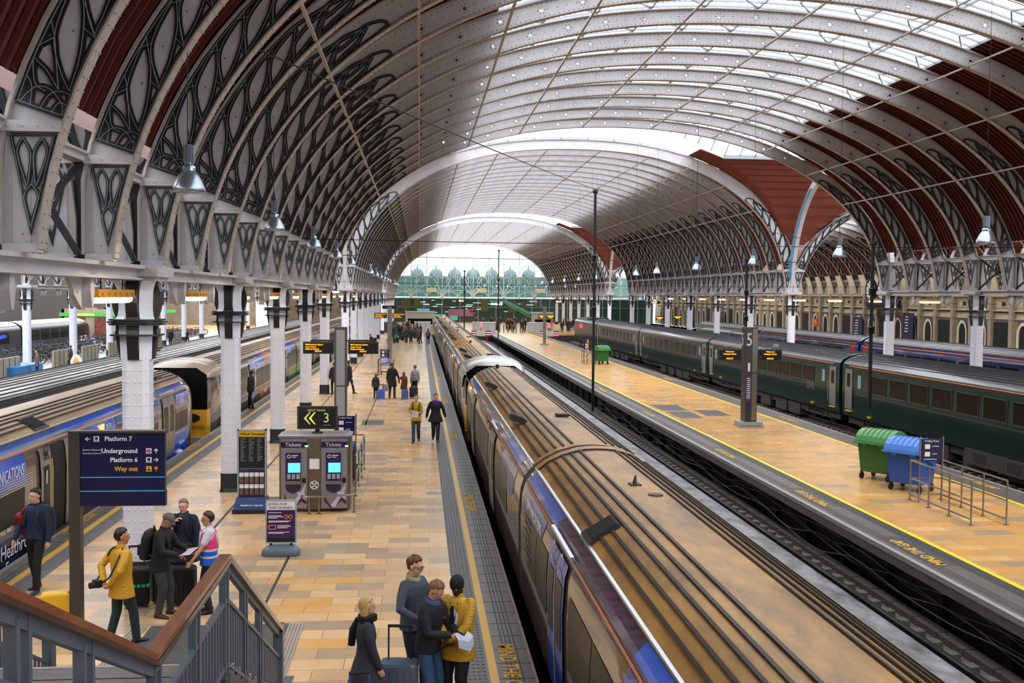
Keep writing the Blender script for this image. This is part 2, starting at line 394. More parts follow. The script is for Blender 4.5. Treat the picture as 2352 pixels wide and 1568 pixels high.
# ---------------------------------------------------------------- roof skin
def skin(A, off, ya, yb, sa, sb, mb, corr=0, pitch=.22, nseg=14, amp=.05):
    segs = [sa + (sb - sa) * i / nseg for i in range(nseg + 1)]
    ny = max(1, int((yb - ya) / (pitch / 2))) if corr else 1
    rows = []
    for j in range(ny + 1):
        y = ya + (yb - ya) * j / ny; o = off + (amp if j % 2 else -amp) * (1 if corr else 0); row = []
        for s_ in segs:
            p, n = A.pt(s_); p = p + n * o; row.append((p.x, y, p.y))
        rows.append(row)
    mb.loft(rows, cap=False, close=False)
cl = MB(); GX = 8.0
gs0, gs1 = main.s_at_dx(-GX), main.s_at_dx(GX); zl = main.s_at_z(7.6)
for i, (a, b) in enumerate(SEC):
    a = -40 if i == 0 else a; A_ = main if i == 0 else main2; gs0, gs1 = A_.s_at_dx(-GX), A_.s_at_dx(GX); zl = A_.s_at_z(7.6)
    for (sa, sb) in ((zl, gs0), (gs1, A_.T - zl)):
        skin(A_, .76, a, b if i < 2 else YEND, sa, sb, cl, corr=(i == 0), pitch=.3)
ce = cl.build('ceiling', 'red', kind='structure'); bt = MB(); y = 8.0; zl = main.s_at_z(7.6)
while y < SEC[0][1]:
    for sa, sb in ((zl, main.s_at_dx(-GX)), (main.s_at_dx(GX), main.T - zl)):
        ps = [main.pt(sa + (sb - sa) * k / 9)[0] + main.pt(sa + (sb - sa) * k / 9)[1] * .69 for k in range(10)]; bt.loft([[(p.x, y - .035, p.y), (p.x, y + .035, p.y), (p.x + (.05 if sa > 20 else -.05), y + .035, p.y + .06), (p.x + (.05 if sa > 20 else -.05), y - .035, p.y + .06)] for p in ps])
    y += .3
bt.build('shade_strips', mat('dark_red_shade_strip', hexc('54190f'), .7), ce)  # added darker strips paint the shaded stripes of the corrugated sheeting
# skylight: bars and glass
n_w = 0
for i, (a, b) in enumerate(SEC):
    a = -40 if i == 0 else a; b = b if i < 2 else YEND; A_ = main if i == 0 else main2; gs0, gs1 = A_.s_at_dx(-GX), A_.s_at_dx(GX)
    g = MB(); skin(A_, .8, a, b, gs0, gs1, g, nseg=18)
    n_w += 1; fr = MB(); y = a; ss = [gs0 + (gs1 - gs0) * k / 18 for k in range(19)]
    pts = [A_.pt(s_)[0] + A_.pt(s_)[1] * .78 for s_ in ss]
    while y < b:
        rg = []
        for s_ in ss:
            p, n = A_.pt(s_); u, v = p + n * .75, p + n * .82; rg.append([(u.x, y - .028, u.y), (u.x, y + .028, u.y), (v.x, y + .028, v.y), (v.x, y - .028, v.y)])
        fr.loft(rg); y += B3 / 5 if i < 2 else B3 / 2
    for k in range(0, 19, 2):
        fr.bar((pts[k].x, a, pts[k].y), (pts[k].x, b, pts[k].y), .06, .1)
    if i == 0:
        y = 6.0
        while y < b:
            for k in range(1, 18, 2):
                p, n = main.pt(ss[k]); q_ = p + n * .6; p2, n2 = main.pt(ss[min(k + 1, 18)]); r2 = p2 + n2 * .75; fr.bar((q_.x, y, q_.y), (r2.x, y + B3 / 2, r2.y), .05, .05); fr.bar((r2.x, y + B3 / 2, r2.y), (q_.x, y + B3, q_.y), .05, .05)
            y += B3
    w_ = fr.build('window_%d' % n_w, 'zinc', kind='structure'); o = g.build('glass_pane', 'sky_glass', w_)
# transepts: union of both vaults
def z_at(A, x, off):
    best = None; dx = x - A.C
    if abs(dx) >= A.a + off: return -99
    lo, hi = 0, A.T
    s_ = A.s_at_dx(dx * A.a / (A.a + off * .9)); p, n = A.pt(s_); return (p + n * off).y
zn_tab = {}
def zn(x):
    k = round(x, 3)
    if k not in zn_tab:
        if XL < x < XR: zn_tab[k] = z_at(main2, x, .8)
        elif x >= XR: zn_tab[k] = z_at(sideR, x, .7) if x < XRR else -99
        else: zn_tab[k] = z_at(sideR, x + XRR - XL, .7) if x > XLL else -99
    return zn_tab[k]
def zt(y, c):
    d = abs(y - c) / 7.9
    return 6.2 + 9.95 * (max(0, 1 - d ** 2.1)) ** (1 / 2.1) if d < 1 else -99
for ti in (0, 1):
    ya, yb = SEC[ti][1], SEC[ti + 1][0]; c = (ya + yb) / 2; red = MB(); gl = MB(); bars = MB(); nx, ny = 140, 96
    X = [XLL + (XRR - XLL) * i / nx for i in range(nx + 1)]; Y = [ya + (yb - ya) * j / ny for j in range(ny + 1)]
    Z = [[max(zn(x), zt(y, c), 7.0) for y in Y] for x in X]
    for i in range(nx):
        for j in range(ny):
            xm = (X[i] + X[i + 1]) / 2; ym = (Y[j] + Y[j + 1]) / 2; a_, b_ = zn(xm), zt(ym, c)
            glass = (-7.7 < ym - c < 4.4) if b_ >= a_ else (abs(xm - main.C) < GX or -7.7 < ym - c < 4.4 and abs(xm - main.C) < 15)
            cor = .05 if j % 2 else -.05
            v = [(X[i], Y[j], Z[i][j] + (0 if glass else cor)), (X[i + 1], Y[j], Z[i + 1][j] + (0 if glass else cor)), (X[i + 1], Y[j + 1], Z[i + 1][j + 1] - (0 if glass else cor)), (X[i], Y[j + 1], Z[i][j + 1] - (0 if glass else cor))]
            (gl if glass else red).add(v, [(0, 1, 2, 3)])
    for i in range(0, nx, 2):
        for j in range(ny):
            ym = (Y[j] + Y[j + 1]) / 2
            if zt(ym, c) >= zn(X[i]) and -7.7 < ym - c < 4.5: bars.bar((X[i], Y[j], Z[i][j]), (X[i], Y[j + 1], Z[i][j + 1]), .05, .1)
    for yy in (c - 6.6, c - 5, c - 3.4, c - 1.6, c + .3, c + 2.3, c + 4.4):
        for i in range(0, nx, 2):
            if zt(yy, c) >= zn(X[i]): bars.bar((X[i], yy, zt(yy, c)), (X[i + 2], yy, zt(yy, c)), .3 if yy > c + 3 else .05, .25 if yy > c + 3 else .08)
    red.build('ceiling_crossing', 'red', kind='structure'); n_w += 1
    w_ = bars.build('window_%d' % n_w, 'zinc', kind='structure'); gl.build('glass_pane', 'sky_glass', w_)
    # valley ribs along the arcade planes and the diagonal groins
    for k, xx in enumerate((XL, XR)):
        e = empty('crossing_arch', (xx, c, 0), 0, 'curved cream arch spanning the %s crossing bay above the %s arcade' % (('near', 'far')[ti], ('left', 'right')[k]), 'roof rib')
        w1 = MB(); A2 = Arch(0, 7.55, 5.2, 8.3, 2.1); sg = [A2.T * q / 40 for q in range(41)]; rg = []
        for s_ in sg:
            p, n = A2.pt(s_); o_ = p + n * .5; rg.append([(-.13, p.x, p.y), (.13, p.x, p.y), (.13, o_.x, o_.y), (-.13, o_.x, o_.y)])
        w1.loft(rg); w1.build('arch_web', 'iron', e)
        if ti == 0 and k == 1:
            cb = MB()
            for q in range(5): cb.tube([((-.2 - .045 * q) * 1.0, A2.pt(A2.T * (1 - .04 - .30 * h / 14))[0].x - .05, A2.pt(A2.T * (1 - .04 - .30 * h / 14))[0].y) for h in range(15)], .016, 5)
            cb.build('cable_bundle', M.setdefault('cyan', mat('cyan_cable', hexc('2b8fb0'), .5)), e, label='turquoise cables')
# ---------------------------------------------------------------- arcades
def arcade(x, sec, side, nm):
    a, b = sec; a = max(a, 6)
    e = empty('arcade_girder', (x, a, 0), 0, nm, 'girder'); g = MB(); L = b - a
    g.box(-.3, .3, -.3, L + .3, 5.69, 5.75); g.box(-.25, .25, -.3, L + .3, 5.5, 5.54)
    g.box(-.16, -.13, 0, L, 5.52, 5.7); g.box(.13, .16, 0, L, 5.52, 5.7)
    g.build('plate_girder', 'iron', e); n = round(L / B3); off = 0
    tr = MB(); tr.box(-.1, .1, 0, L, 7.2, 7.33); tr.box(-.16, .16, 0, L, 7.3, 7.34); tr.build('upper_rail', 'iron', e)
    ps = MB(); br = MB(); y = b
    ps.box(-.04, .04, -.02, .02, 5.75, 7.25)
    for s_ in (-1, 1): ps.box(s_ * .05 - .03, s_ * .05 + .03, -.02, .09, 5.75, 7.25)
    psm = ps.mesh('post', 'black')
    for (p, q) in (((0, -.15, 5.85), (0, -B3 + .25, 7.15)), ((0.05, -.2, 7.15), (0.05, -B3 + .2, 5.85))): br.bar(p, q, .05, .09, (1, 0, 0))
    brm = br.mesh('cross_brace', 'black')
    while y > a - .1:
        o = obj('post', psm, e); o.location = (0, y - a, 0)
        if y - B3 > a - 1: o = obj('cross_brace', brm, e); o.location = (0, y - a, 0)
        y -= B3
    # pendants under the girder at the ribs between columns
    pm = MB(); prof = [(.62, 5.52), (.6, 5.44), (.5, 5.36), (.42, 5.24), (.24, 5.13), (.07, 5.02), (-.07, 5.02), (-.24, 5.13), (-.42, 5.24), (-.5, 5.36), (-.6, 5.44), (-.62, 5.52)]
    pm.prism(prof, -.03, .03, 'x')
    for s_ in (-1, 1):
        pm.prism([(.06, 5.5), (.1, 5.3), (.03, 5.06), (-.03, 5.06), (-.1, 5.3), (-.06, 5.5)], s_ * .03, s_ * .16, 'x')
        for yy in (-.3, 0, .3): pm.rivet((s_ * .03, yy, 5.3), (s_, 0, 0), .035, .03, 8)
    pmm = pm.mesh('pendant_bracket', 'iron'); y = b; k = 0
    while y > a:
        if k % 3: o = obj('pendant_bracket', pmm, e); o.location = (0, y - a, 0)
        y -= B3; k += 1
    return e
for i, s_ in enumerate(SEC):
    for x, nm in ((XL, 'left arcade'), (XR, 'right arcade'), (XLL, 'far left arcade')):
        arcade(x, s_, 0, '%s stretch of cream girder with black cross bracing along the %s' % (('nearest', 'middle', 'furthest')[i], nm))
# columns
def make_column():
    e = empty('arcade_column'); s = MB()
    def oct(h, r, k=.62): return [(r, -r * k), (r, r * k), (r * k, r), (-r * k, r), (-r, r * k), (-r, -r * k), (-r * k, -r), (r * k, -r)]
    s.loft([[(x, y, z) for x, y in oct(0, .235)] for z in (.48, 4.6)])
    for z in [.6 + .207 * i for i in range(20)]:
        for (d, pts) in (((0, -1, 0), [(-.11, -.235), (.11, -.235)]), ((0, -1, 0), [(0, -.235)]), ((1, 0, 0), [(.235, -.1), (.235, .1)]), ((-1, 0, 0), [(-.235, -.1), (-.235, .1)]), ((1, -1, 0), [(.19, -.19)]), ((-1, -1, 0), [(-.19, -.19)])):
            if d == (0, -1, 0) and pts[0][0] == 0 and z > 4.2: continue
            for p in pts: s.rivet((p[0], p[1], z), d, .02, .022, 6)
    s.build('shaft', 'white', e)
    b = MB(); b.loft([[(x, y, z) for x, y in oct(0, r)] for r, z in ((.28, 0), (.26, .06), (.25, .1), (.248, .5))])
    for z in (.15, .27, .39):
        for p in ((-.12, -.25), (.0, -.25), (.12, -.25)): b.rivet((p[0], p[1], z), (0, -1, 0), .014, .012)
    b.build('base', 'base', e)
    # capital: four flaring dark brackets with white ribs between
    c = MB()
    def prof(zs): return zs
    P = [(.30, 5.5), (.36, 5.45), (.40, 5.3), (.40, 5.1), (.37, 4.95), (.33, 4.85), (.34, 4.78), (.40, 4.77), (.40, 4.72), (.33, 4.71), (.33, 4.62), (.35, 4.54), (.33, 4.48), (.29, 4.3), (.25, 4.1), (.2, 4.1), (.2, 5.5)]
    for a in range(4):
        for sgn in (1,):
            q = MB(); q.prism([(r + (.02 if r > .3 else .03 if r > .24 else 0), z) for r, z in P], -.1, .1, 'y')
            R_ = Matrix.Rotation(a * pi / 2, 4, 'Z'); c.add([tuple(R_ @ Vector(v)) for v in q.v], q.f)
    c.build('capital_bracket', 'black', e)
    wq = MB()
    for a in range(4):
        q = MB(); Q = [(.44, 5.52), (.36, 5.44), (.30, 5.32), (.285, 5.1), (.285, 4.98), (.31, 4.86), (.36, 4.8), (.30, 4.79), (.285, 4.7), (.285, 4.55), (.27, 4.5), (.262, 4.1), (.15, 4.1), (.15, 5.52)]
        q.prism([(r, z) for r, z in Q], -.135, .135, 'y'); R_ = Matrix.Rotation(a * pi / 2 + pi / 4, 4, 'Z'); wq.add([tuple(R_ @ Vector(v)) for v in q.v], q.f)
    wq.build('capital_rib', 'white', e)
    rg = MB()
    for z, r in ((4.72, .43), (4.76, .45), (4.8, .43), (4.53, .41)):
        rg.loft([[(x, y, zz) for x, y in oct(0, r)] for zz in (z - .014, z + .014)])
    rg.build('collar', 'black', e)
    cp = MB(); cp.box(-.5, .5, -.62, .62, 5.56, 5.74); cp.box(-.42, .42, -.5, .5, 5.49, 5.56); cp.build('cap_block', 'iron', e)
    return e
ordn = ['nearest', 'second', 'third', 'fourth', 'fifth', 'sixth', 'seventh', 'eighth', 'ninth', 'tenth', 'eleventh', 'twelfth', 'thirteenth', 'fourteenth', 'fifteenth', 'sixteenth', 'seventeenth', 'eighteenth', 'nineteenth', 'twentieth']
proto = make_column(); used = False
for x, nm in ((XL, 'left'), (XR, 'right'), (XLL, 'far left')):
    k = 0
    for y in COLS_Y:
        if y < 15 or (x == XR and y < 40) or (x == XLL and y < 60): continue
        o = proto if not used else copy_tree(proto); used = True; o.location = (x, y, 0)
        extra = {('left', 0): ' behind the Platform 7 sign', ('left', 1): ' beside the Which Terminal stand', ('left', 2): ' behind the ticket machines', ('right', 0): ' beyond the green train'}.get((nm, k), '')
        tag(o, 'white riveted iron column%s, %s visible of the %s arcade' % (extra, ordn[k], nm), 'column', 'columns of the %s arcade' % nm); k += 1
# ---------------------------------------------------------------- floor materials
def tiles(name, ramp, bw=.85, bh=.44, rough=(.16, .34), off=(0, 0, 0), mortar=(.25, .2, .15), rot=0, noise=.5):
    m = bpy.data.materials.new(name); m.use_nodes = True; t = m.node_tree; b = t.nodes['Principled BSDF']; N = t.nodes.new; Lk = t.links.new
    g = N('ShaderNodeTexCoord'); mp = N('ShaderNodeMapping'); Lk(g.outputs['Object'], mp.inputs['Vector']); mp.inputs['Location'].default_value = off; mp.inputs['Rotation'].default_value = (0, 0, rot)
    br = N('ShaderNodeTexBrick'); Lk(mp.outputs['Vector'], br.inputs['Vector']); br.inputs['Scale'].default_value = 1; br.inputs['Brick Width'].default_value = bw; br.inputs['Row Height'].default_value = bh
    br.inputs['Mortar Size'].default_value = .006; br.inputs['Mortar Smooth'].default_value = .1; br.inputs['Color1'].default_value = (0, 0, 0, 1); br.inputs['Color2'].default_value = (1, 1, 1, 1); br.inputs['Mortar'].default_value = (.5, .5, .5, 1)
    r = N('ShaderNodeValToRGB'); r.color_ramp.interpolation = 'LINEAR'; e = r.color_ramp.elements
    while len(e) < len(ramp): e.new(.5)
    for i, (p, c) in enumerate(ramp): e[i].position = p; e[i].color = (*hexc(c), 1)
    n = N('ShaderNodeTexNoise'); n.inputs['Scale'].default_value = 1.7; n.inputs['Detail'].default_value = 7; Lk(mp.outputs['Vector'], n.inputs['Vector'])
    mx = N('ShaderNodeMix'); mx.data_type = 'FLOAT'; mx.inputs[0].default_value = noise * .6
    Lk(br.outputs['Color'], mx.inputs[2]); Lk(n.outputs['Fac'], mx.inputs[3]); Lk(mx.outputs[0], r.inputs['Fac'])
    mm = N('ShaderNodeMix'); mm.data_type = 'RGBA'; Lk(br.outputs['Fac'], mm.inputs[0]); Lk(r.outputs['Color'], mm.inputs[6]); mm.inputs[7].default_value = (*mortar, 1)
    Lk(mm.outputs[2], b.inputs['Base Color'])
    n2 = N('ShaderNodeTexNoise'); n2.inputs['Scale'].default_value = 3; Lk(mp.outputs['Vector'], n2.inputs['Vector'])
    mr = N('ShaderNodeMapRange'); mr.inputs[3].default_value = rough[0]; mr.inputs[4].default_value = rough[1]; Lk(n2.outputs['Fac'], mr.inputs[0]); Lk(mr.outputs[0], b.inputs['Roughness'])
    bp = N('ShaderNodeBump'); bp.inputs['Strength'].default_value = .12; bp.inputs['Distance'].default_value = .01; inv_ = N('ShaderNodeMath'); inv_.operation = 'SUBTRACT'; inv_.inputs[0].default_value = 1; Lk(br.outputs['Fac'], inv_.inputs[1]); Lk(inv_.outputs[0], bp.inputs['Height']); Lk(bp.outputs['Normal'], b.inputs['Normal'])
    return m
M['tileL'] = tiles('sandstone_paving', [(.1, '9c8874'), (.36, 'bb9d7b'), (.5, 'cba67b'), (.66, 'd9b486'), (.88, 'd09a54')], off=(.2, 0, 0))
M['tileR'] = tiles('golden_paving', [(.1, '9a8a78'), (.3, 'c4985f'), (.5, 'd3a462'), (.68, 'd99a4a'), (.9, 'e3b778')], bw=.9, bh=.45)
M['slab'] = mat('grey_slab', hexc('77726e'), .45, noise=.25, nscale=4, bump=.05)
M['slabB'] = mat('brown_grey_slab', hexc('665d57'), .45, noise=.3, nscale=2.5)
M['slabD'] = mat('dark_slab', hexc('4b4845'), .45, noise=.3, nscale=4)
M['tact'] = mat('tactile_grey', hexc('625f5f'), .45, noise=.15, nscale=6)
M['coping'] = mat('coping_stone', hexc('9b9592'), .5, noise=.2, nscale=5)
M['yline'] = mat('yellow_line', hexc('d9a62c'), .4, noise=.12, nscale=3, stretch=(1, .3, 1))
M['yline2'] = mat('bright_yellow_line', hexc('f0d21c'), .4)
M['wallD'] = mat('platform_wall', hexc('2a2623'), .8, noise=.5, nscale=3)
M['ballast'] = mat('ballast', hexc('857a70'), .9, noise=.65, nscale=14, bump=1.0, bscale=28)
M['wet'] = mat('track_slab', hexc('a09c9c'), .35, noise=.7, nscale=2.6, col2=hexc('3d3a38'), bump=.4, bscale=6, stretch=(1, .5, 1))
M['sleeper'] = mat('sleeper', hexc('6c655e'), .8, noise=.4, nscale=9)
M['gapY'] = mat('gap_lettering', hexc('dba92a'), .6)
def mtg(x, y, rz, parent, w_=1.9):
    o = text('MIND THE GAP', .34, (x, y, .004), (0, 0, rz), 'gapY', parent, 'gap_warning', sx=w_ / 2.2, bold=.004); return o
YS = -40; YB = 148
# left island platform (platforms 6 and 7)
e = empty('floor_platform', kind='structure')
q = MB(); q.box(-6.9, .61, YS, YB, -.3, 0); q.build('paving', 'tileL', e)
q = MB()
for (a, b) in ((.61, .97), (-7.25, -6.9)):
    q.box(a, b, YS, YB, -.3, -.002)
    n = 5 if a > 0 else 6
    for i in range(n):
        x = a + (b - a) * (i + .5) / n
        if a > 0:
            y = 8.0
            while y < 42: q.box(x - .022, x + .022, y, y + .09, -.002, .005); y += .14
            q.box(x - .022, x + .022, 42, YB, -.002, .005)
        else: q.box(x - .018, x + .018, 6, YB, -.002, .006)
q.build('tactile_paving', 'tact', e)
q = MB(); q.box(.97, 1.62, YS, YB, -.3, -.001); q.box(-7.85, -7.25, YS, YB, -.3, -.001); q.build('edge_slabs', 'slab', e)
q = MB()
for i in range(4): q.box(1.27 + .062 * i, 1.285 + .062 * i, YS, YB, 0, .002)
y = 8
while y < 60: q.box(1.13, 1.62, y, y + .012, 0, .002); q.box(-7.85, -7.42, y, y + .012, 0, .002); y += .6
for i in range(3): q.box(-7.6 + .06 * i, -7.585 + .06 * i, YS, YB, 0, .002)
q.box(-4.62, -4.56, 18, 140, 0, .002); q.box(-2.62, -2.57, 15.8, 21.0, 0, .003); q.box(-2.2, -2.15, 42, 58, 0, .003)
q.build('drain_lines', 'dark', e)
q = MB(); q.box(1.0, 1.12, YS, YB, 0, .004); q.box(-7.42, -7.28, YS, YB, 0, .004); q.build('yellow_line', 'yline', e)
q = MB(); q.box(1.62, 1.66, YS, YB, -.12, 0); q.box(-7.9, -7.85, YS, YB, -.12, 0); q.box(-7.85, -7.8, YS, YB, 0, .002); q.build('coping', 'coping', e)
q = MB(); q.box(1.3, 1.5, YS, YB, -1.3, -.12); q.box(-7.75, -7.6, YS, YB, -1.3, -.12); q.build('platform_wall', 'wallD', e)
for y in (14.4, 26.2, 38.6, 52, 66): mtg(1.2, y, -pi / 2, e)
for y in (24.3, 36.2, 49): mtg(-7.62, y, pi / 2, e)
q = MB(); q.box(-2.35, -1.45, 42.2, 43.8, 0, .003); q.box(-2.6, -1.3, 60.2, 60.5, 0, .003); q.box(-4, -2.6, 70, 70.3, 0, .003); q.box(-4.45, -3.4, 25.2, 27.2, 0, .003); q.build('dark_mat', 'slabD', e)
# right island platform (platforms 5 and 4)
e = empty('floor_platform_right', kind='structure')
q = MB(); q.box(11.12, 15.5, YS, YB, -.3, 0); q.build('paving', 'tileR', e)
q = MB(); q.box(9.95, 11.0, YS, YB, -.3, -.001); q.box(15.65, 16.6, YS, YB, -.3, -.001); q.build('edge_slabs', 'slabB', e)
q = MB()
y = 14
while y < 90:
    q.box(10.72, 10.98, y, y + 2.65, 0, .0012); y += 2.7
for y in (20.6, 26.4, 34.2, 46, 58): q.box(10.2, 10.72, y - 1.1, y + 1.4, 0, .0015)
q.build('dark_slabs', 'slabD', e)
q = MB()
for i in range(7): q.box(10.72 + .04 * i, 10.735 + .04 * i, YS, YB, 0, .003)
for i in range(4): q.box(10.16 + .06 * i, 10.175 + .06 * i, YS, YB, 0, .003)
q.build('drain_lines', 'dark', e)
q = MB(); q.box(11.0, 11.12, YS, YB, 0, .004); q.box(15.5, 15.62, YS, YB, 0, .004); q.build('yellow_line', 'yline2', e)
q = MB(); q.box(9.93, 10.04, YS, YB, -.1, .002); q.box(16.55, 16.65, YS, YB, -.1, .002); q.build('coping', 'coping', e)
q = MB(); q.box(10.5, 10.7, YS, YB, -1.3, -.1); q.box(16.1, 16.3, YS, YB, -1.3, -.1)
y = 5
while y < 140: q.box(10.35, 10.5, y, y + .3, -1.3, -.1); y += 2.4
q.build('platform_wall', 'wallD', e)
for y in (20.6, 26.4, 34.2, 46, 58): mtg(10.52, y, pi / 2, e, 2.0)
for y in (28.5, 44, 66): mtg(16.05, y, -pi / 2, e, 2.0)
q = MB(); q.box(11.35, 12.6, 47.3, 49.9, 0, .003); q.box(12.85, 14.0, 45.2, 47.5, 0, .003); q.box(11.4, 12.5, 44.3, 46.9, 0, .003); q.build('dark_mat', 'slabD', e)
q = MB(); q.box(11.12, 15.5, 92, 93.2, 0, .002); q.build('pale_band', 'slab', e)
# other platforms and the track bed
e = empty('floor_side', kind='structure')
q = MB(); q.box(23.3, 30.4, 10, YB, -.3, 0); q.box(37.2, 47.3, 10, 206, -.3, 0); q.build('paving', 'tileL', e); q = MB(); q.box(-34.6, -22.5, YS, YB, -.3, 0); q.box(-46.6, -41.5, YS, YB, -.3, 0); q.box(-22.5, -14.3, YS, YB, -.3, -.02); q.build('dark_paving', 'slab', e)
q = MB(); q.box(23.3, 23.45, 10, YB, 0, .003); q.box(30.25, 30.4, 10, YB, 0, .003); q.build('coping', 'coping', e)
q = MB(); q.box(-46.6, 47.3, YB, 215, -.3, 0); q.build('concourse_paving', 'tileR', e)
q = MB(); q.box(-47, 47.3, YS, YB, -1.45, -1.3); q.build('floor_ballast', 'ballast', kind='structure')
q = MB(); q.box(-47, 47.3, YB - .2, YB, -1.3, -.3); q.build('wall_buffer', 'wallD', kind='structure')
def track(cx, ya, yb, nm, near=True, label=None):
    e = empty('railway_track', (cx, ya, -1.3), 0, label, 'railway track', None)
    q = MB()
    for s_ in (-1, 1):
        x = s_ * .7525
        q.box(x - .07, x + .07, 0, yb - ya, .17, .185); q.box(x - .01, x + .01, 0, yb - ya, .185, .31)
    q.build('rail_web', 'rust', e)
    q = MB()
    for s_ in (-1, 1): q.box(s_ * .7525 - .036, s_ * .7525 + .036, 0, yb - ya, .31, .35)
    q.build('rail_head', 'rail', e)
    q = MB(); y = .3
    while y < yb - ya: q.box(-1.25, 1.25, y, y + .25, 0, .17); y += .65
    q.build('sleepers', 'sleeper', e)
    return e
track(8.55, -8, YB, 0, label='empty railway track beside the right platform, running up to a red and white buffer stop')
track(3.4, -8, YB, 0, label='railway track under the nearest blue train')
track(18.1, -8, YB, 0, label='empty railway track between the right platform and the dark green train')
track(21.7, 5, YB, 0, label='railway track under the dark green train')
track(33.6, 30, YB, 0, label='railway track under the dark blue train')
track(-9.45, -8, YB, 0, label='railway track under the blue and grey train on the left')
track(-12.8, 5, YB, 0, label='railway track under the pale roofed train')
q = MB(); q.box(6.2, 7.72, 5, YB, -1.31, -1.08); q.box(7.86, 9.24, 5, YB, -1.31, -1.06); q.build('floor_track_slab', 'wet', kind='structure')
tr = MB(); y = 12
while y < 120:
    tr.box(10.02, 10.28, y, y + .95, -1.3, -1.16); y += 1.0
tr.build('trim_trough', 'sleeper', kind='structure')
M['cabg'] = mat('grey_cable', hexc('6a655c'), .6)  # even grey, lighter than the other cable material
for k in range(5):
    r = random.Random(k); pts = [(10.26 - .04 * k, 12 + i * 2.2, -.4 - .08 * k - .4 * abs(math.sin(i * 1.1 + k)) * r.uniform(.4, 1)) for i in range(22)]
    c = MB(); c.tube(bez(pts, 5), .014, 5); o = c.build('slung_cable', 'cabg', label='black cable slung in loops along the right platform wall', cat='cable', group='cables along the platform wall')
# enclosing walls
q = MB(); q.box(-47.2, -47, -40, 206, -1.4, 13); q.build('wall_left', mat('left_wall', hexc('453d37'), .8), kind='structure')
q = MB(); q.box(-47.2, 47.5, -40.3, -40, -1.4, 17); q.build('wall_daylight_block', mat('daylight_block_wall', hexc('3a3632'), .8), kind='structure')  # wall_left is followed by an added, unseen wall shutting daylight out of the shed mouth
q = MB(); q.box(XLL - 21, XL, 207, 207.3, 6, 14); q.build('wall_end', 'dark', kind='structure'); q = MB(); q.box(-47, -8, 178, 178.4, 0, 5.6); q.build('wall_shops', mat('shop_wall', hexc('8a7f72'), .7, noise=.5, nscale=.8), kind='structure')
for nm, A, dx in (('ceiling_side', sideR, 0), ('ceiling_side_left', sideR, XL - XRR)):
    for i, (a, b) in enumerate(SEC):
        q = MB(); g = MB(); b = b if i < 2 else YEND; a = -40 if i == 0 else a
        s0, s1 = A.s_at_dx(-4.3), A.s_at_dx(4.3)
        skin(A, .7, a, b, A.s_at_z(7.6), s0, q, nseg=8); skin(A, .7, a, b, s1, A.T - A.s_at_z(7.6), q, nseg=8); skin(A, .72, a, b, s0, s1, g, nseg=6)
        if nm == 'ceiling_side':
            fr = MB(); y = a
            while y < b:
                ps = [A.pt(s0 + (s1 - s0) * k / 6)[0] + A.pt(s0 + (s1 - s0) * k / 6)[1] * .75 for k in range(7)]
                for k in range(6): fr.bar((ps[k].x, y, ps[k].y), (ps[k + 1].x, y, ps[k + 1].y), .05, .06)
                y += B3 / 2
            n_w += 1; w_ = fr.build('window_%d' % n_w, 'zinc', kind='structure')
            g.build('glass_pane', 'sky_glass', w_)
        else:
            n_w += 1; o = g.build('window_%d' % n_w, 'sky_glass', kind='structure'); o.location.x = dx
        o = q.build(nm, 'red', kind='structure'); o.location.x = dx if nm != 'ceiling_side' else 0
# far left outer span roof so the left side stays dim
# ---------------------------------------------------------------- footbridge stair
M['stairgrey'] = mat('stair_steel', hexc('50565f'), .4, noise=.1)
M['wood'] = mat('handrail_wood', hexc('8a4a22'), .28, noise=.45, nscale=5, stretch=(6, .6, 6), coat=.4)
M['woodD'] = mat('dark_handrail_wood', hexc('4a2a18'), .3, noise=.35, nscale=5, stretch=(6, .6, 6), coat=.4)
zr = [(3.2, 4.62), (6.95, 2.86), (9.62, 2.86), (13.25, 1.02)]      # top of handrail (y,z)
def balustrade(x, label):
    e = empty('stair_balustrade', (x, 0, 0), 0, label, 'balustrade')
    h = MB()
    for (ya, za), (yb, zb) in zip(zr[:-1], zr[1:]): h.bar((0, ya, za), (0, yb, zb), .1, .045, (0, 0, 1))
    h.bar((0, 13.25, 1.02), (0, 13.4, 1.02), .1, .045); h.build('handrail', 'wood', e)
    h = MB()
    for (ya, za), (yb, zb) in zip(zr[:-1], zr[1:]): h.bar((0, ya, za - .045), (0, yb, zb - .04), .12, .03)
    h.build('handrail_moulding', 'woodD', e)
    r = MB()
    for d, w2 in ((.095, .07), (.4, .035), (1.0, .035)):
        for (ya, za), (yb, zb) in zip(zr[:-1], zr[1:]): r.bar((0, ya, za - d), (0, yb, zb - d), .05, w2)
    r.build('rails', 'stairgrey', e)
    def zt_(y):
        for (ya, za), (yb, zb) in zip(zr[:-1], zr[1:]):
            if y <= yb: return za + (zb - za) * (y - ya) / (yb - ya)
        return zb
    pm = MB(); 
    for y in (3.4, 4.7, 5.6, 7.05, 8.3, 9.55, 10.6, 11.6):
        pp = MB(); z = zt_(y)
        for d in (-.07, .07): pp.box(-.03, .03, y + d - .015, y + d + .025, z - 1.15, z - .06)
        pp.build('post', 'stairgrey', e)
    nw = MB(); nw.box(-.06, .06, 13.15, 13.3, 0, .98); nw.build('newel_post', 'stairgrey', e)
    b = MB(); y = 3.5
    while y < 13.1:
        z = zt_(y); b.box(-.012, .012, y - .02, y + .02, z - 1.0, z - .38); y += .125
    b.build('balusters', 'stairgrey', e)
    st = MB()
    for (ya, za), (yb, zb) in zip(zr[:-1], zr[1:]): st.bar((0, ya, za - 1.25), (0, yb, zb - 1.25), .06, .3)
    st.build('stringer', 'black', e)
balustrade(-1.77, 'grey steel balustrade with brown wooden handrail on the right of the stair')
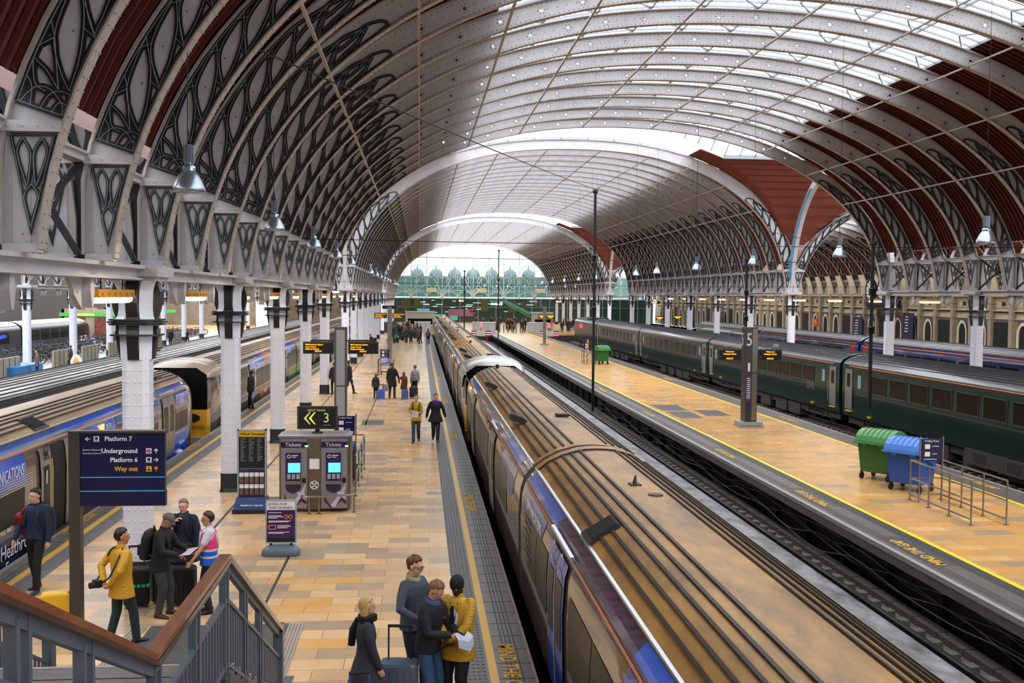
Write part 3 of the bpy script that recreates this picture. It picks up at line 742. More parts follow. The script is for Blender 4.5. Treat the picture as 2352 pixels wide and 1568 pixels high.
balustrade(-4.6, 'grey balustrade with wooden handrail on the left of the stair, by the yellow suitcase')
st = MB(); nosing = MB()
n = 11
for i in range(n):
    y = 13.3 - (13.3 - 9.62) * (i + 1) / n; z = 1.74 * (i + 1) / (n + 0); st.box(-4.55, -1.75, y, y + .36, 0 if i < 1 else z - .22, z - .02 if False else z); nosing.box(-4.55, -1.75, y + .3, y + .345, z, z + .004)
st.box(-4.55, -1.75, 6.95, 9.64, 1.6, 1.74)
n = 6
for i in range(n): y = 6.95 - .33 * (i + 1); z = 1.74 + .165 * (i + 1); st.box(-4.55, -1.75, y, y + .36, z - .2, z)
sto = st.build('staircase', mat('stair_tread', hexc('6e6763'), .6, noise=.3), label='footbridge stair with ribbed landing mat, coming down at the lower left', cat='staircase'); nosing.build('step_nosing', 'coping', sto)
mt = MB(); mt.box(-4.2, -2.05, 14.35, 16.6, .0, .012)
for i in range(45): mt.box(-4.2, -2.05, 14.37 + i * .05, 14.385 + i * .05, .012, .018)
e = mt.build('entrance_mat', 'tact', label='grey ribbed mat set in the floor at the foot of the stair', cat='mat')
mt = MB()
for x in (-4.5, -2.05):
    for i in range(5): mt.box(x + .05 * i, x + .03 + .05 * i, 13.9 if x > -3 else 14.35, 16.6, 0, .018)
mt.build('metal_edging', 'coping', e)
mt = MB(); mt.box(-4.6, -1.7, 13.5, 14.3, 0, .006)
for i in range(46):
    for j in range(11): mt.box(-4.55 + .062 * i, -4.52 + .062 * i, 13.54 + .068 * j, 13.57 + .068 * j, .006, .012)
mt.build('tactile_paving', mat('tactile_blue', hexc('5d6068'), .5), e)
# ---------------------------------------------------------------- trains
M['roofA'] = mat('dirty_tan_roof', hexc('c08c42'), .45, noise=.5, nscale=1.3, col2=hexc('6f5230'), stretch=(1.5, .5, 1), bump=.12, bscale=5)
M['roofB'] = mat('pale_tan_roof', hexc('cdb08a'), .4, noise=.4, nscale=1.3, col2=hexc('94795a'), stretch=(1.5, .5, 1), bump=.12, bscale=5)
M['roofAr'] = mat('roof_rib_brown', hexc('33261b'), .5, noise=.3)
M['roofP'] = mat('pale_train_roof', hexc('ddd6cd'), .4, noise=.25, nscale=2, stretch=(2, .5, 1), coat=.3)
M['roofG'] = mat('grey_train_roof', hexc('5c5c60'), .28, noise=.4, nscale=2, stretch=(2, .5, 1), coat=.3)
M['roofH'] = mat('light_grey_train_roof', hexc('a5a09e'), .35, noise=.3, nscale=2, stretch=(2, .5, 1))
M['roofr'] = mat('roof_rib_dark', hexc('333335'), .45)
M['bodyA'] = mat('train_grey_brown', hexc('6f625b'), .12, coat=.6)
M['blueA'] = mat('train_blue', hexc('2c62dc'), .14, coat=.6)
M['blueB'] = mat('train_mid_blue', hexc('3c62b0'), .2, coat=.5)
M['navyT'] = mat('train_navy', hexc('1f2548'), .2, coat=.5)
M['purple'] = mat('train_purple', hexc('4c1f3d'), .14, coat=.6)
M['orangeT'] = mat('train_orange', hexc('d06a2b'), .3)
M['copperT'] = mat('train_copper', hexc('b0704a'), .25, coat=.4)
M['greenT'] = mat('train_leaf_green', hexc('6f8a3c'), .25, coat=.4)
M['glassT'] = mat('train_window', hexc('0e0d0d'), .25, spec=.15)
M['greyD'] = mat('train_door_grey', hexc('8d8883'), .3, metal=.3)
M['greyS'] = mat('train_silver', hexc('b5b0a8'), .3, metal=.4)
M['gwr'] = mat('train_dark_green', hexc('0f2a25'), .3, coat=.1)
M['gwrl'] = mat('train_dark_grey_green', hexc('3a4541'), .3)
M['hst'] = mat('train_dark_blue', hexc('1b2350'), .18, coat=.6)
M['brown'] = mat('train_dark_brown', hexc('2a2420'), .3)
M['under'] = mat('underframe', hexc('3d3732'), .8, noise=.4, nscale=4)
M['gutter'] = mat('bright_gutter', hexc('c9ccd0'), .25, metal=.7)
M['tealwin'] = mat('teal_window', hexc('6fa7ae'), .2)
M['indic'] = emis('door_indicator', hexc('ffa01e'), 3)
PA = dict(low=[(-1.2, -.35), (-1.28, 0), (-1.31, .6), (-1.32, 1.3), (-1.29, 1.75), (-1.23, 1.96), (-1.15, 2.08), (-1.04, 2.19)], top=[(-1.04, 2.19), (-.86, 2.33), (-.62, 2.45), (-.3, 2.54), (-.15, 2.555), (0, 2.56)])
PG = dict(low=[(-1.3, -.25), (-1.37, .1), (-1.38, 1.0), (-1.37, 1.9), (-1.36, 2.13), (-1.33, 2.2)], top=[(-1.33, 2.2), (-1.2, 2.36), (-.95, 2.5), (-.6, 2.6), (-.3, 2.65), (0, 2.66)])
def full(p): return p + [(-x, z) for x, z in p[::-1] if abs(x) > 1e-6]
def at_prof(P, x):
    t = P['top']
    x = -abs(x)
    for a, b in zip(t[:-1], t[1:]):
        if a[0] <= x <= b[0]: return a[1] + (b[1] - a[1]) * (x - a[0]) / (b[0] - a[0])
    return t[-1][1]
def x_at(P, z):
    t = P['low']
    for a, b in zip(t[:-1], t[1:]):
        if a[1] <= z <= b[1]: return a[0] + (b[0] - a[0]) * (z - a[1]) / (b[1] - a[1])
    return t[-1][0]
def sidepatch(mb, P, side, y0, y1, z0, z1, d=.006, slant=0, round_=0, n=6):
    """thin coloured film following the body side; side -1 faces -X"""
    zs = sorted([z for _, z in P['low'] if z0 < z < z1] + [z0, z1] + [z0 + (z1 - z0) * k / n for k in range(1, n)]); rings = []
    for z in zs:
        x = x_at(P, z) - d; k = (z - z0) / (z1 - z0); sh = slant * k; r = round_ * (1 - math.sqrt(max(0, 1 - (1 - k) ** 2))) if round_ else 0
        rings.append([(side * -x if side > 0 else x, y0 + sh + r, z), (side * -x if side > 0 else x, y1 + sh, z)])
    mb.loft(rings if side < 0 else [r[::-1] for r in rings], cap=False, close=False)
def coach(label, cx, y0, y1, P, side, body, roof, rib_m, cat='train carriage', group=None, ribs=None, taper=None, under=True, smooth_center=.64):
    e = empty('train_carriage', (cx, y0, 0), 0, label, cat, group); L = y1 - y0
    ys = [0, L]
    def sc(y):
        if taper:
            t, ln = taper
            if t == 'far' and y > L - ln: k = (y - (L - ln)) / ln; return 1 - .30 * k * k, 1 - .16 * k * k
            if t == 'near' and y < ln: k = (ln - y) / ln; return 1 - .18 * k ** 2.5, 1 - .1 * k * k
        return 1, 1
    if taper:
        ln = taper[1]; ys = [0, L - ln] + [L - ln + ln * i / 8 for i in range(1, 9)] if taper[0] == 'far' else [ln * i / 8 for i in range(8)] + [ln, L]
    low, top = P['low'], P['top']; b = MB(); b.smooth = True
    for m_ in (1, -1):
        b.loft([[(m_ * x * sc(y)[0], y, -.35 + (z + .35) * sc(y)[1]) for x, z in low] for y in ys], cap=False, close=False)
    b.smooth = False
    for y in (0, L): b.add([(x * sc(y)[0], y, -.35 + (z + .35) * sc(y)[1]) for x, z in full(low)[:]] , [tuple(range(len(full(low))))]); b.add([(x * sc(y)[0], y, -.35 + (z + .35) * sc(y)[1]) for x, z in full(top)], [tuple(range(len(full(top))))])
    b.add([(low[0][0], y, low[0][1]) for y in (0, L)] + [(-low[0][0], y, low[0][1]) for y in (L, 0)], [(0, 1, 2, 3)]); b.build('body', body, e)
    r = MB(); r.smooth = True; r.loft([[(x * sc(y)[0], y, -.35 + (z + .35) * sc(y)[1]) for x, z in full(top)] for y in ys], cap=False, close=False); r.build('roof', roof, e)
    if ribs:
        q = MB(); ya, yb = (0.25, L - .25)
        if taper: ya, yb = (ya, L - taper[1] * .8) if taper[0] == 'far' else (taper[1] * .8, yb)
        for x in ribs:
            z = at_prof(P, x); dz = at_prof(P, abs(x) - .02) - z; n = Vector((x * .6, 0, 1)).normalized(); q.bar((x, ya, z + .008), (x, yb, z + .008), .035 if rib_m == 'roofAr' else .018, .04, n)
        q.build('roof_ribs', rib_m, e)
    g = MB()
    for m_ in (-1, 1): g.bar((m_ * 1.05, .02, 2.2 if P is PA else 2.2), (m_ * 1.05, L - (taper[1] if taper else 0) - .02, 2.2 if P is PA else 2.2), .04, .03)
    g.build('gutter', 'gutter', e)
    if under:
        u = MB(); u.box(-1.15, 1.15, .3, L - .3, -.6, -.3)
        for a in (5.5, 7.6, 10.2, 13): 
            if a + 1.7 < L - 5: u.box(-1.22, -.4, a, a + 1.7, -.95, -.35); u.box(.4, 1.22, a, a + 1.7, -.95, -.35)
        u.build('underframe', 'under', e)
        for yb in (3.2, L - 3.2):
            w_ = MB(); w_.box(-1.15, 1.15, yb - 1.5, yb + 1.5, -.62, -.45)
            for s_ in (-1, 1):
                w_.box(s_ * 1.1 - .06, s_ * 1.1 + .06, yb - 1.75, yb + 1.75, -.66, -.5)
                for dy in (-1.25, 1.25):
                    w_.lathe([(.0, -.05), (.42, -.05), (.45, .05), (0, .05)], (s_ * .8, yb + dy, -.5), 16, 'x'); w_.bb((s_ * 1.12, yb + dy, -.52), (.16, .26, .24)); w_.lathe([(.09, -.2), (.09, .12)], (s_ * 1.12, yb + dy * .55, -.5), 10)
            w_.build('bogie', 'under', e)
    return e
RIBA = [-.9, -.76, -.61, -.46, -.3, .34, .48, .61, .74, .87]
def door_pair(e, P, side, ya, w_, m, m2, m3='glassT', top=1.9, opened=False):
    for k, (a, b) in enumerate(((ya, ya + w_ / 2 - .015), (ya + w_ / 2 + .015, ya + w_))):
        q = MB(); sidepatch(q, P, side, a, b, -.05, top, .03); q.build('door', m, e); d = e.children[-1]
        q = MB(); sidepatch(q, P, side, a + .14, b - .14, .75, 1.6, .036); q.build('door_window', m3, d)
    q = MB(); c = ya + w_ / 2
    for o in (-.035, .035): sidepatch(q, P, side, c + o - .012, c + o + .012, .1, 1.75, .04)
    q.build('door_edge', m2, e)
    q = MB(); xx = (x_at(P, 2.02) - .06) * (1 if side < 0 else -1); q.bar((xx, ya - .15, 2.03), (xx, ya + w_ + .15, 2.03), .05, .05); q.build('drip_rail', 'gutter', e)
def winband(e, P, side, ya, yb, z0=.72, z1=1.62, n=3, m='glassT', name='window'):
    w_ = (yb - ya) / n
    for i in range(n):
        q = MB(); sidepatch(q, P, side, ya + i * w_ + .02, ya + (i + 1) * w_ - .02, z0, z1, .008); q.build(name, m, e)
def vent(e, P, side, y, w_=.62, l=.75, x0=.72):
    q = MB(); z0 = at_prof(P, x0); z1 = at_prof(P, x0 + .38); s_ = side
    v = [(s_ * x0, y, z0 + .05), (s_ * x0, y + l, z0 + .05), (s_ * (x0 + .4), y + l, z1 + .05), (s_ * (x0 + .4), y, z1 + .05)]
    q.add(v + [(a, b, c - .13) for a, b, c in v], [(0, 1, 2, 3), (4, 7, 6, 5), (0, 4, 5, 1), (1, 5, 6, 2), (2, 6, 7, 3), (3, 7, 4, 0)]); q.build('roof_vent', 'steelD', e); o = e.children[-1]
    q = MB(); A, B_, C_, D = [Vector(t) for t in v]
    for i in range(9):
        a = A.lerp(B_, .1 + .8 * i / 8); b = D.lerp(C_, .1 + .8 * i / 8); q.bar(a.lerp(b, .1) + Vector((0, 0, .006)), a.lerp(b, .85) + Vector((0, 0, .006)), .05, .012)
    q.build('grille', 'void', o)
# nearest blue train on platform 6
T1 = 3.15
def blue_livery(e, P, side, patches, L):
    for (ya, yb, za, zb, m_, rd) in patches:
        q = MB(); sidepatch(q, P, side, ya, yb, za, zb, .007, 0, rd); q.build('livery_panel', m_, e)
    q = MB(); sidepatch(q, P, side, .1, L - .1, 1.955, 1.985, .012); q.build('orange_stripe', 'orangeT', e)
e = coach('nearest carriage of the blue and purple train, tan ribbed roof filling the lower right', T1, -5.5, 18.35, PA, -1, 'bodyA', 'roofA', 'roofAr', ribs=RIBA)
blue_livery(e, PA, -1, [(5.5, 14.6, 1.2, 1.94, 'blueB', .8), (5.5, 14.6, 2.02, 2.165, 'blueA', 0), (14.6, 19.9, 2.02, 2.165, 'purple', 0), (19.9, 23.6, 2.02, 2.165, 'blueA', 0), (20.6, 23.6, 1.55, 1.94, 'blueB', .5)], 23.85)
door_pair(e, PA, -1, 18.2, 1.55, 'blueA', 'yellow')
winband(e, PA, -1, 9.5, 17.9, n=5); winband(e, PA, -1, 20.0, 22.7, n=2)
q = MB()
for i in range(7): sidepatch(q, PA, -1, 22.2, 23.2, .9 + .12 * i, .95 + .12 * i, .015)
q.build('side_grille', 'steelD', e)
vent(e, PA, -1, 18.0, l=.6, x0=.66)
q = MB(); q.lathe([(.0, .0)], (0, 0, 0)) if 0 else None
q.bb((-.02, 20.2, 2.565), (.16, .2, .025)); q.prism([(20.12, 2.57), (20.3, 2.57), (20.16, 2.7)], -.035, -.005, 'x'); q.build('roof_aerial', 'roofAr', e)
q = MB(); q.lathe([(.11, 0), (.1, .025), (0, .03)], (.1, 19.4, 2.55), 16); q.build('roof_dome', 'roofAr', e)
for tx, ty, tz, sz in (('TATA', 18.6, 1.7, .16), ('TATA', 19.35, 1.7, .16), ('COMMUNICATIONS', 21.9, 1.72, .24)):
    text(tx, sz, (x_at(PA, tz) - (.05 if sz < .2 else .025), ty, tz - .05), (pi / 2 - .03, 0, -pi / 2), 'wht', e)
text('TATA COMMUNICATIONS', .4, (x_at(PA, 1.55) - .02, 9.5, 1.45), (pi / 2 - .03, 0, -pi / 2), 'wht', e)
for i, k in enumerate((18.55, 19.3)):
    q = MB(); q.lathe([(.07, -.004), (.1, -.004), (.1, .004), (.07, .004)], (x_at(PA, 1.85) - .04, k + .05, 1.86), 14, 'x'); q.build('emblem', 'wht', e)
q = MB(); q.box(-1.9 + .3, -1.45, 12.5, 13.3, -.5, -.2); q.box(-1.6, -1.35, 16.2, 16.9, -.8, -.25); q.build('step_board', 'steelD', e)
def gangway(parent, L, m='void'):
    q = MB(); q.box(-.8, .8, L, L + .5, -.3, 2.35); q.build('gangway', m, parent)
gangway(e, 23.85)
q = MB(); q.smooth = True
for k, (ya, m_) in enumerate(((.0, 0),)):
    q.loft([[(x * 1.02, y, -.35 + (z + .35) * 1.012) for x, z in full(PA['top'])] for y in (23.55, 23.85)], cap=False, close=False)
q.build('end_arch', 'roofA', e)
def blue_far(label, y0, y1, taper=None, k=0, open_=False):
    e = coach(label, T1, y0, y1, PA, -1, 'bodyA', 'roofA', 'roofAr', group=None, ribs=RIBA, taper=taper); L = y1 - y0
    blue_livery(e, PA, -1, [(1.0, 4.2, 2.02, 2.165, 'blueA', 0), (1.0, 4.2, 1.3, 1.94, 'blueB', .7), (L - 7.5, L - 3, 2.02, 2.165, 'blueA', 0), (L - 7.0, L - 5, 1.5, 1.94, 'copperT' if k % 2 else 'blueB', .4)], L)
    for a in (6.3, L - 7.8): door_pair(e, PA, -1, a, 1.5, 'greyD', 'yellow')
    winband(e, PA, -1, 8.6, L - 8.6, n=4); winband(e, PA, -1, 2.6, 6.0, n=2); winband(e, PA, -1, L - 5.6, L - 2.4, n=2)
    for a in (4.6, L - 9.8): vent(e, PA, -1, a, l=.5, x0=.7)
    q = MB()
    q.box(x_at(PA, 1.9) - .03, x_at(PA, 1.9), L - 3.9, L - 3.82, 1.75, 1.92); q.build('orange_indicator_lamp', 'indic', e)
    q = MB(); q.bb((.1, 4.5, 2.6), (.3, .3, .05)); q.bb((-.2, L - 3, 2.62), (.12, .12, .14)); q.build('roof_aerial', 'roofAr', e)
    if taper is None: gangway(e, L)
    return e
blue_far('second carriage of the nearest blue train, its end at a shiny silver roof arch', 18.75, 42.0, ('far', 2.4), 0)
n2 = blue_far('third carriage of the nearest blue train, with a domed silver cab roof facing the camera', 42.9, 62.9, ('near', 2.2), 1)
blue_far('fourth carriage of the nearest blue train, further down the platform', 63.3, 83.0, None, 0)
blue_far('fifth carriage of the nearest blue train, narrow in the distance', 83.4, 103.2, None, 1)
blue_far('sixth carriage of the nearest blue train, near the buffer stops', 103.6, 123.3, None, 0)
blue_far('furthest carriage of the nearest blue train, end by the barriers', 123.7, 143.5, None, 1)
M['domeT'] = mat('tan_dome', hexc('b39d84'), .3, coat=.4)
def cab_dome(e, P, m, L0=0, yellow=True, num=None):
    """sloping silver cab front on the near end"""
    q = MB(); q.smooth = True; N = 12
    rings = []
    for i, (dy, sx, zt_) in enumerate(((-.05, .86, 2.2), (.25, .93, 2.45), (.8, .99, 2.63), (1.6, 1.01, 2.68), (2.3, 1.01, 2.68))):
        ring = []
        for k in range(N + 1):
            a = pi * k / N; x = -1.36 * sx * math.cos(a); z = 1.98 + (zt_ - 1.98) * math.sin(a) ** .7; ring.append((x, dy, z))
        rings.append(ring)
    q.loft(rings, cap=False, close=False); q.build('cab_roof', m, e)
    q = MB(); q.add([(-1.22, -.1, .75), (1.22, -.1, .75), (1.2, -.06, 2.1), (.8, -.05, 2.38), (-.8, -.05, 2.38), (-1.2, -.06, 2.1)], [(0, 1, 2, 3, 4, 5)]); q.build('windscreen', 'glassT', e)
    q = MB(); q.smooth = False; q.loft([[(-1.2, -.12, z0), (-.8, -.3, z0), (.8, -.3, z0), (1.2, -.12, z0), (1.25, .3, z0), (-1.25, .3, z0)] for z0 in (-.3, .75)]); q.build('cab_front', 'yellowT' if yellow else 'greyS', e)
    q = MB()
    for s_ in (-1, 1): q.lathe([(.0, -.02), (.2, -.02), (.2, .02), (0, .02)], (s_ * .72, -.32, .45), 18, 'y', sx=1.35, sy=.8)
    q.build('headlamp', 'void', e)
    q = MB(); q.box(-1.25, 1.25, -.4, .2, -.75, -.3); q.build('valance', 'greyS', e)
    if num: text(num, .2, (.85, -.32, .02), FRONT, 'void', e)
M['yellowT'] = mat('train_yellow', hexc('d89a1c'), .3, coat=.3)
cab_dome(n2, PA, 'greyS')
# train on platform 7 (left)
T2 = -9.45
e = coach('grey and blue train carriage at the far left, doors open behind the Platform 7 sign', T2, 16.3, 39.5, PA, 1, 'bodyA', 'roofB', 'roofAr', ribs=RIBA, taper=('far', 2.2)); L = 23.2
blue_livery(e, PA, 1, [(.5, 5.9, 1.32, 1.93, 'blueA', .5), (.2, 8.7, 2.02, 2.165, 'blueB', 0), (8.7, 13.4, 2.02, 2.165, 'blueA', 0), (14.6, 20.8, 2.02, 2.165, 'blueA', 0), (9.6, 12.3, 1.5, 1.93, 'blueA', .4), (19.2, 20.9, 1.5, 1.93, 'blueA', 0), (12.4, 17.0, 1.7, 1.93, 'blueB', 0), (17.8, 21.0, -.2, .6, 'blueA', 0), (0.3, 6.5, -.3, .35, 'navyT', 0)], 21)
winband(e, PA, 1, 1.0, 5.8, .55, 1.25, n=2); winband(e, PA, 1, 8.6, 16.8, .65, 1.4, n=4); winband(e, PA, 1, 19.1, 20.9, .65, 1.35, n=2)
q = MB()
for a, b in ((.6, 6.2), (9.4, 17.0), (19.1, 20.9)):
    for i in range(5): sidepatch(q, PA, 1, a, b, 1.26 + .05 * i, 1.285 + .05 * i, .014)
q.build('side_grille', 'gutter', e)
door_pair(e, PA, 1, 17.35, 1.55, 'greyD', 'yellow')
q = MB(); sidepatch(q, PA, 1, 6.6, 7.25, -.05, 1.9, .05); q.build('open_door', 'greyD', e); o = e.children[-1]
q = MB(); sidepatch(q, PA, 1, 6.75, 7.1, .5, 1.5, .058); q.build('door_window', 'glassT', o)
q = MB(); sidepatch(q, PA, 1, 7.3, 8.15, -.1, 1.9, .012); q.build('doorway', 'void', e)
q = MB(); sidepatch(q, PA, 1, 8.2, 8.6, -.05, 1.9, .05); q.build('open_door', 'greyD', e)
q = MB(); sidepatch(q, PA, 1, 7.28, 7.33, 0, 1.6, .05); q.build('door_edge', 'yellow', e)
XS = -x_at(PA, 1.6)
ROTR = (pi / 2 + .03, 0, pi / 2)
text('TATA COMMUNICATIONS', .36, (XS + .02, 5.75, 1.5), ROTR, 'wht', e, align='RIGHT', sx=.66)
text('TATA', .2, (XS + .02, 11.6, 1.7), ROTR, 'wht', e); text('TATA COMMUNICATIONS', .2, (XS + .02, 20.05, 1.72), ROTR, 'wht', e, sx=.75)
text('TATA', .15, (XS + .07, 6.92, 1.62), ROTR, 'void', e); text('1', .4, (XS + .08, 6.88, 1.12), ROTR, 'wht', e, bold=.01)
text('1 BUSINESS FIRST', .13, (XS + .03, 4.6, .5), ROTR, 'wht', e); text('Heathrow', .42, (-x_at(PA, .0) + .06, 5.3, .0), ROTR, 'wht', e); text('Express', .32, (-x_at(PA, -.2) + .06, 5.3, -.32), ROTR, 'wht', e)
text('Heathrow', .2, (-x_at(PA, .1) + .03, 20.0, .12), ROTR, 'wht', e)
q = MB(); q.lathe([(.09, -.004), (.13, -.004), (.13, .004), (.09, .004)], (XS + .06, 6.92, 1.84), 16, 'x'); q.box(XS + .055, XS + .065, 6.9, 6.94, 1.74, 1.84); q.build('emblem', 'void', e)
q = MB(); q.box(XS, XS + .03, 11.05, 11.2, 1.72, 1.88); q.build('orange_indicator_lamp', 'indic', e)
vent(e, PA, 1, 7.2, l=.8, x0=.66); vent(e, PA, 1, 17.6, l=.6, x0=.68)
q = MB(); q.box(1.2, 1.75, 19.7, 20.5, -.5, -.2); q.build('step_board', 'blueA', e)
e = coach('train carriage with a yellow cab front and silver domed roof, on the left track', T2, 41.2, 64.0, PA, 1, 'bodyA', 'roofB', 'roofAr', ribs=RIBA, taper=('near', 2.0)); L = 22.8
cab_dome(e, PA, 'domeT', num='332002')
blue_livery(e, PA, 1, [(2.2, 5.2, 1.4, 1.93, 'blueA', 0), (2.2, 7, 2.02, 2.165, 'blueB', 0), (11.5, 14.2, 1.6, 1.93, 'blueA', .3), (11.5, 14.2, 2.02, 2.165, 'blueA', 0), (14.2, 17, 1.6, 1.93, 'copperT', 0), (14.2, 17, 2.02, 2.165, 'copperT', 0), (12.5, 17, -.2, .5, 'copperT', 1.2)], L)
door_pair(e, PA, 1, 9.4, 1.5, 'blueA', 'yellow'); winband(e, PA, 1, 4, 9, n=3); winband(e, PA, 1, 11.5, 16.8, .6, 1.5, n=3)
text('MONEY', .3, (-x_at(PA, .2) + .03, 14.5, .1), ROTR, 'wht', e)
def left_far(label, y0, y1, k):
    e = coach(label, T2, y0, y1, PA, 1, 'bodyA', 'roofB', 'roofAr', ribs=RIBA); L = y1 - y0
    blue_livery(e, PA, 1, [(1, 3.5, 1.5, 1.93, 'blueA', .3), (0.3, 5, 2.02, 2.165, 'blueA', 0), (1, 8, -.25, .7, 'greenT' if k == 0 else 'copperT', 1.0), (L - 8, L - 3, 1.5, 1.93, 'blueA', .5), (L - 8, L - 1, 2.02, 2.165, 'copperT', 0)], L)
    for a in (5.3, L - 6.8): door_pair(e, PA, 1, a, 1.5, 'greyD' if k else 'greenT', 'yellow')
    winband(e, PA, 1, 7.5, L - 7.5, n=4); winband(e, PA, 1, .6, 5, n=2)
left_far('green and blue patterned carriage on the left track behind the third column', 64.4, 87.2, 0)
left_far('fourth carriage of the left train, partly hidden by the columns', 87.6, 110.4, 1)
left_far('furthest carriage of the left train, with a small orange lamp', 110.8, 133.6, 2)
# pale roofed train beyond it
RIBP = [-.98, -.88, -.74, -.6, -.46, -.3, -.1, .1, .3, .46, .6, .74, .88, .98]
for y0, y1, nm in ((22.6, 45.2, 'train carriage with a long pale ribbed roof and dark green side at the far left'), (45.9, 68.6, 'second pale roofed carriage, behind the first white column'), (69.2, 91.9, 'third pale roofed carriage, behind the left train'), (92.5, 115, 'last pale roofed carriage of the far left train')):
    e = coach(nm, -12.85, y0, y1, PA, 1, 'gwr', 'roofP', 'roofr', ribs=RIBP); L = y1 - y0
    q = MB()
    for a in (.35, .8, L - .8, L - .35):
        q.loft([[(x * 1.01, y, z + .015) for x, z in full(PA['top'])] for y in (a, a + .04)], cap=False, close=False)
    q.bb((.3, 3.0, 2.6), (.9, 1.6, .06)); q.bb((.1, 6.0, 2.6), (.2, 1.0, .08)); q.build('roof_walkway', 'roofr', e); gangway(e, L)
# dark green train
RIBG = [-1.15, -1.0, -.84, -.68, -.52, -.36, -.2, -.04, .12, .28, .44, .6]
first = None
def green_coach(label, y0, L=22.8, near=True):
    e = coach(label, 21.67, y0, y0 + L, PG, -1, 'gwr', 'roofG', 'roofr', group=None, ribs=RIBG)
    q = MB(); sidepatch(q, PG, -1, .7, L - .7, 2.1, 2.145, .01); q.build('orange_stripe', 'orangeT', e)
    q = MB(); sidepatch(q, PG, -1, 1.6, L - 1.6, .82, .88, .01); q.build('grey_stripe', 'gwrl', e)
    n = 9; a, b = 3.0, L - 3.0; w_ = (b - a) / n
    for i in range(n):
        q = MB(); sidepatch(q, PG, -1, a + i * w_ + .22, a + (i + 1) * w_ - .22, 1.06, 1.78, .012); q.build('window', 'glassT', e); o = e.children[-1]
        q = MB(); y1, y2 = a + i * w_ + .18, a + (i + 1) * w_ - .18; x = x_at(PG, 1.4) - .012
        for (p, r) in (((x, y1, 1.02), (x, y2, 1.02)), ((x, y1, 1.82), (x, y2, 1.82)), ((x, y1, 1.02), (x, y1, 1.82)), ((x, y2, 1.02), (x, y2, 1.82))): q.bar(p, r, .03, .03, (1, 0, 0))
        q.build('window_frame', 'gwrl', o)
    for s0 in (.35, L - 1.15):
        q = MB(); sidepatch(q, PG, -1, s0, s0 + .8, .08, 1.98, .02); q.build('door', 'greyD', e); o = e.children[-1]
        q = MB(); sidepatch(q, PG, -1, s0 + .22, s0 + .58, 1.15, 1.78, .028); q.build('door_window', 'glassT', o)
        q = MB(); yy = s0 + (.86 if s0 > 5 else -.06); yy = s0 - .06 if s0 > 5 else s0 + .86; x = x_at(PG, 1) - .05; q.tube([(x, yy, .25), (x, yy, 1.25)], .018, 6); q.build('handrail', 'gutter', o)
    for s0 in (1.75, L - 2.1):
        q = MB(); sidepatch(q, PG, -1, s0, s0 + .35, 1.15, 1.75, .012); q.build('toilet_window', 'tealwin', e)
    q = MB()
    for a_ in (.45, L - 1.1): q.box(-1.45, -1.3, a_, a_ + .6, -.02, .02)
    for a_ in (3.2, L - 3.2): q.box(-1.42, -1.36, a_, a_ + .3, -.1, -.03)
    q.build('step', 'yellow', e)
    q = MB()
    for a_ in (.3, .9, 1.5, 2.1, L - 2.1, L - 1.5, L - .9, L - .3):
        q.loft([[(x * 1.005, y, z + .012) for x, z in full(PG['top'])] for y in (a_, a_ + .03)], cap=False, close=False)
    q.build('roof_straps', 'roofr', e)
    q = MB(); q.box(-.75, .75, L, L + .45, -.2, 2.4); q.build('gangway', 'void', e)
    return e
g1 = green_coach('dark green train carriage nearest on the right, ending beside the blue bin', 25.2)
q = MB(); q.box(-1.4, -1.28, 7.5, 11.5, -.75, -.2)
for i in range(9): q.box(-1.42, -1.4, 7.8 + .1 * i, 7.86 + .1 * i, -.6, -.3); q.box(-1.42, -1.4, 10 + .1 * i, 10.06 + .1 * i, -.6, -.3)
q.build('equipment_case', 'under', g1)
g2 = green_coach('dark green carriage marked with white initials, behind the platform 5 pillar', 48.4)
text('GWR', .52, (x_at(PG, .6) - .03, 3.6, .62), (pi / 2, 0, -pi / 2), 'greyD', g2, sx=.9)
green_coach('third dark green carriage, left of the platform 5 pillar', 71.5)
green_coach('fourth dark green carriage, behind the far green bin', 94.6)
e = coach('dark green power car at the head of the green train, with red reflections', 21.67, 117.8, 134.5, PG, -1, 'gwr', 'roofG', 'roofr', ribs=RIBG[::3])
q = MB(); sidepatch(q, PG, -1, 10, 12, 1.4, 1.9, .02)
q.build('red_reflection', emis('red_reflection_glow', (1, .05, .05), .9), e)  # glowing patch paints red reflections on the car side
q = MB(); q.box(-1, 1, 5, 9, 2.6, 2.75); q.build('roof_cooler', 'roofr', e)
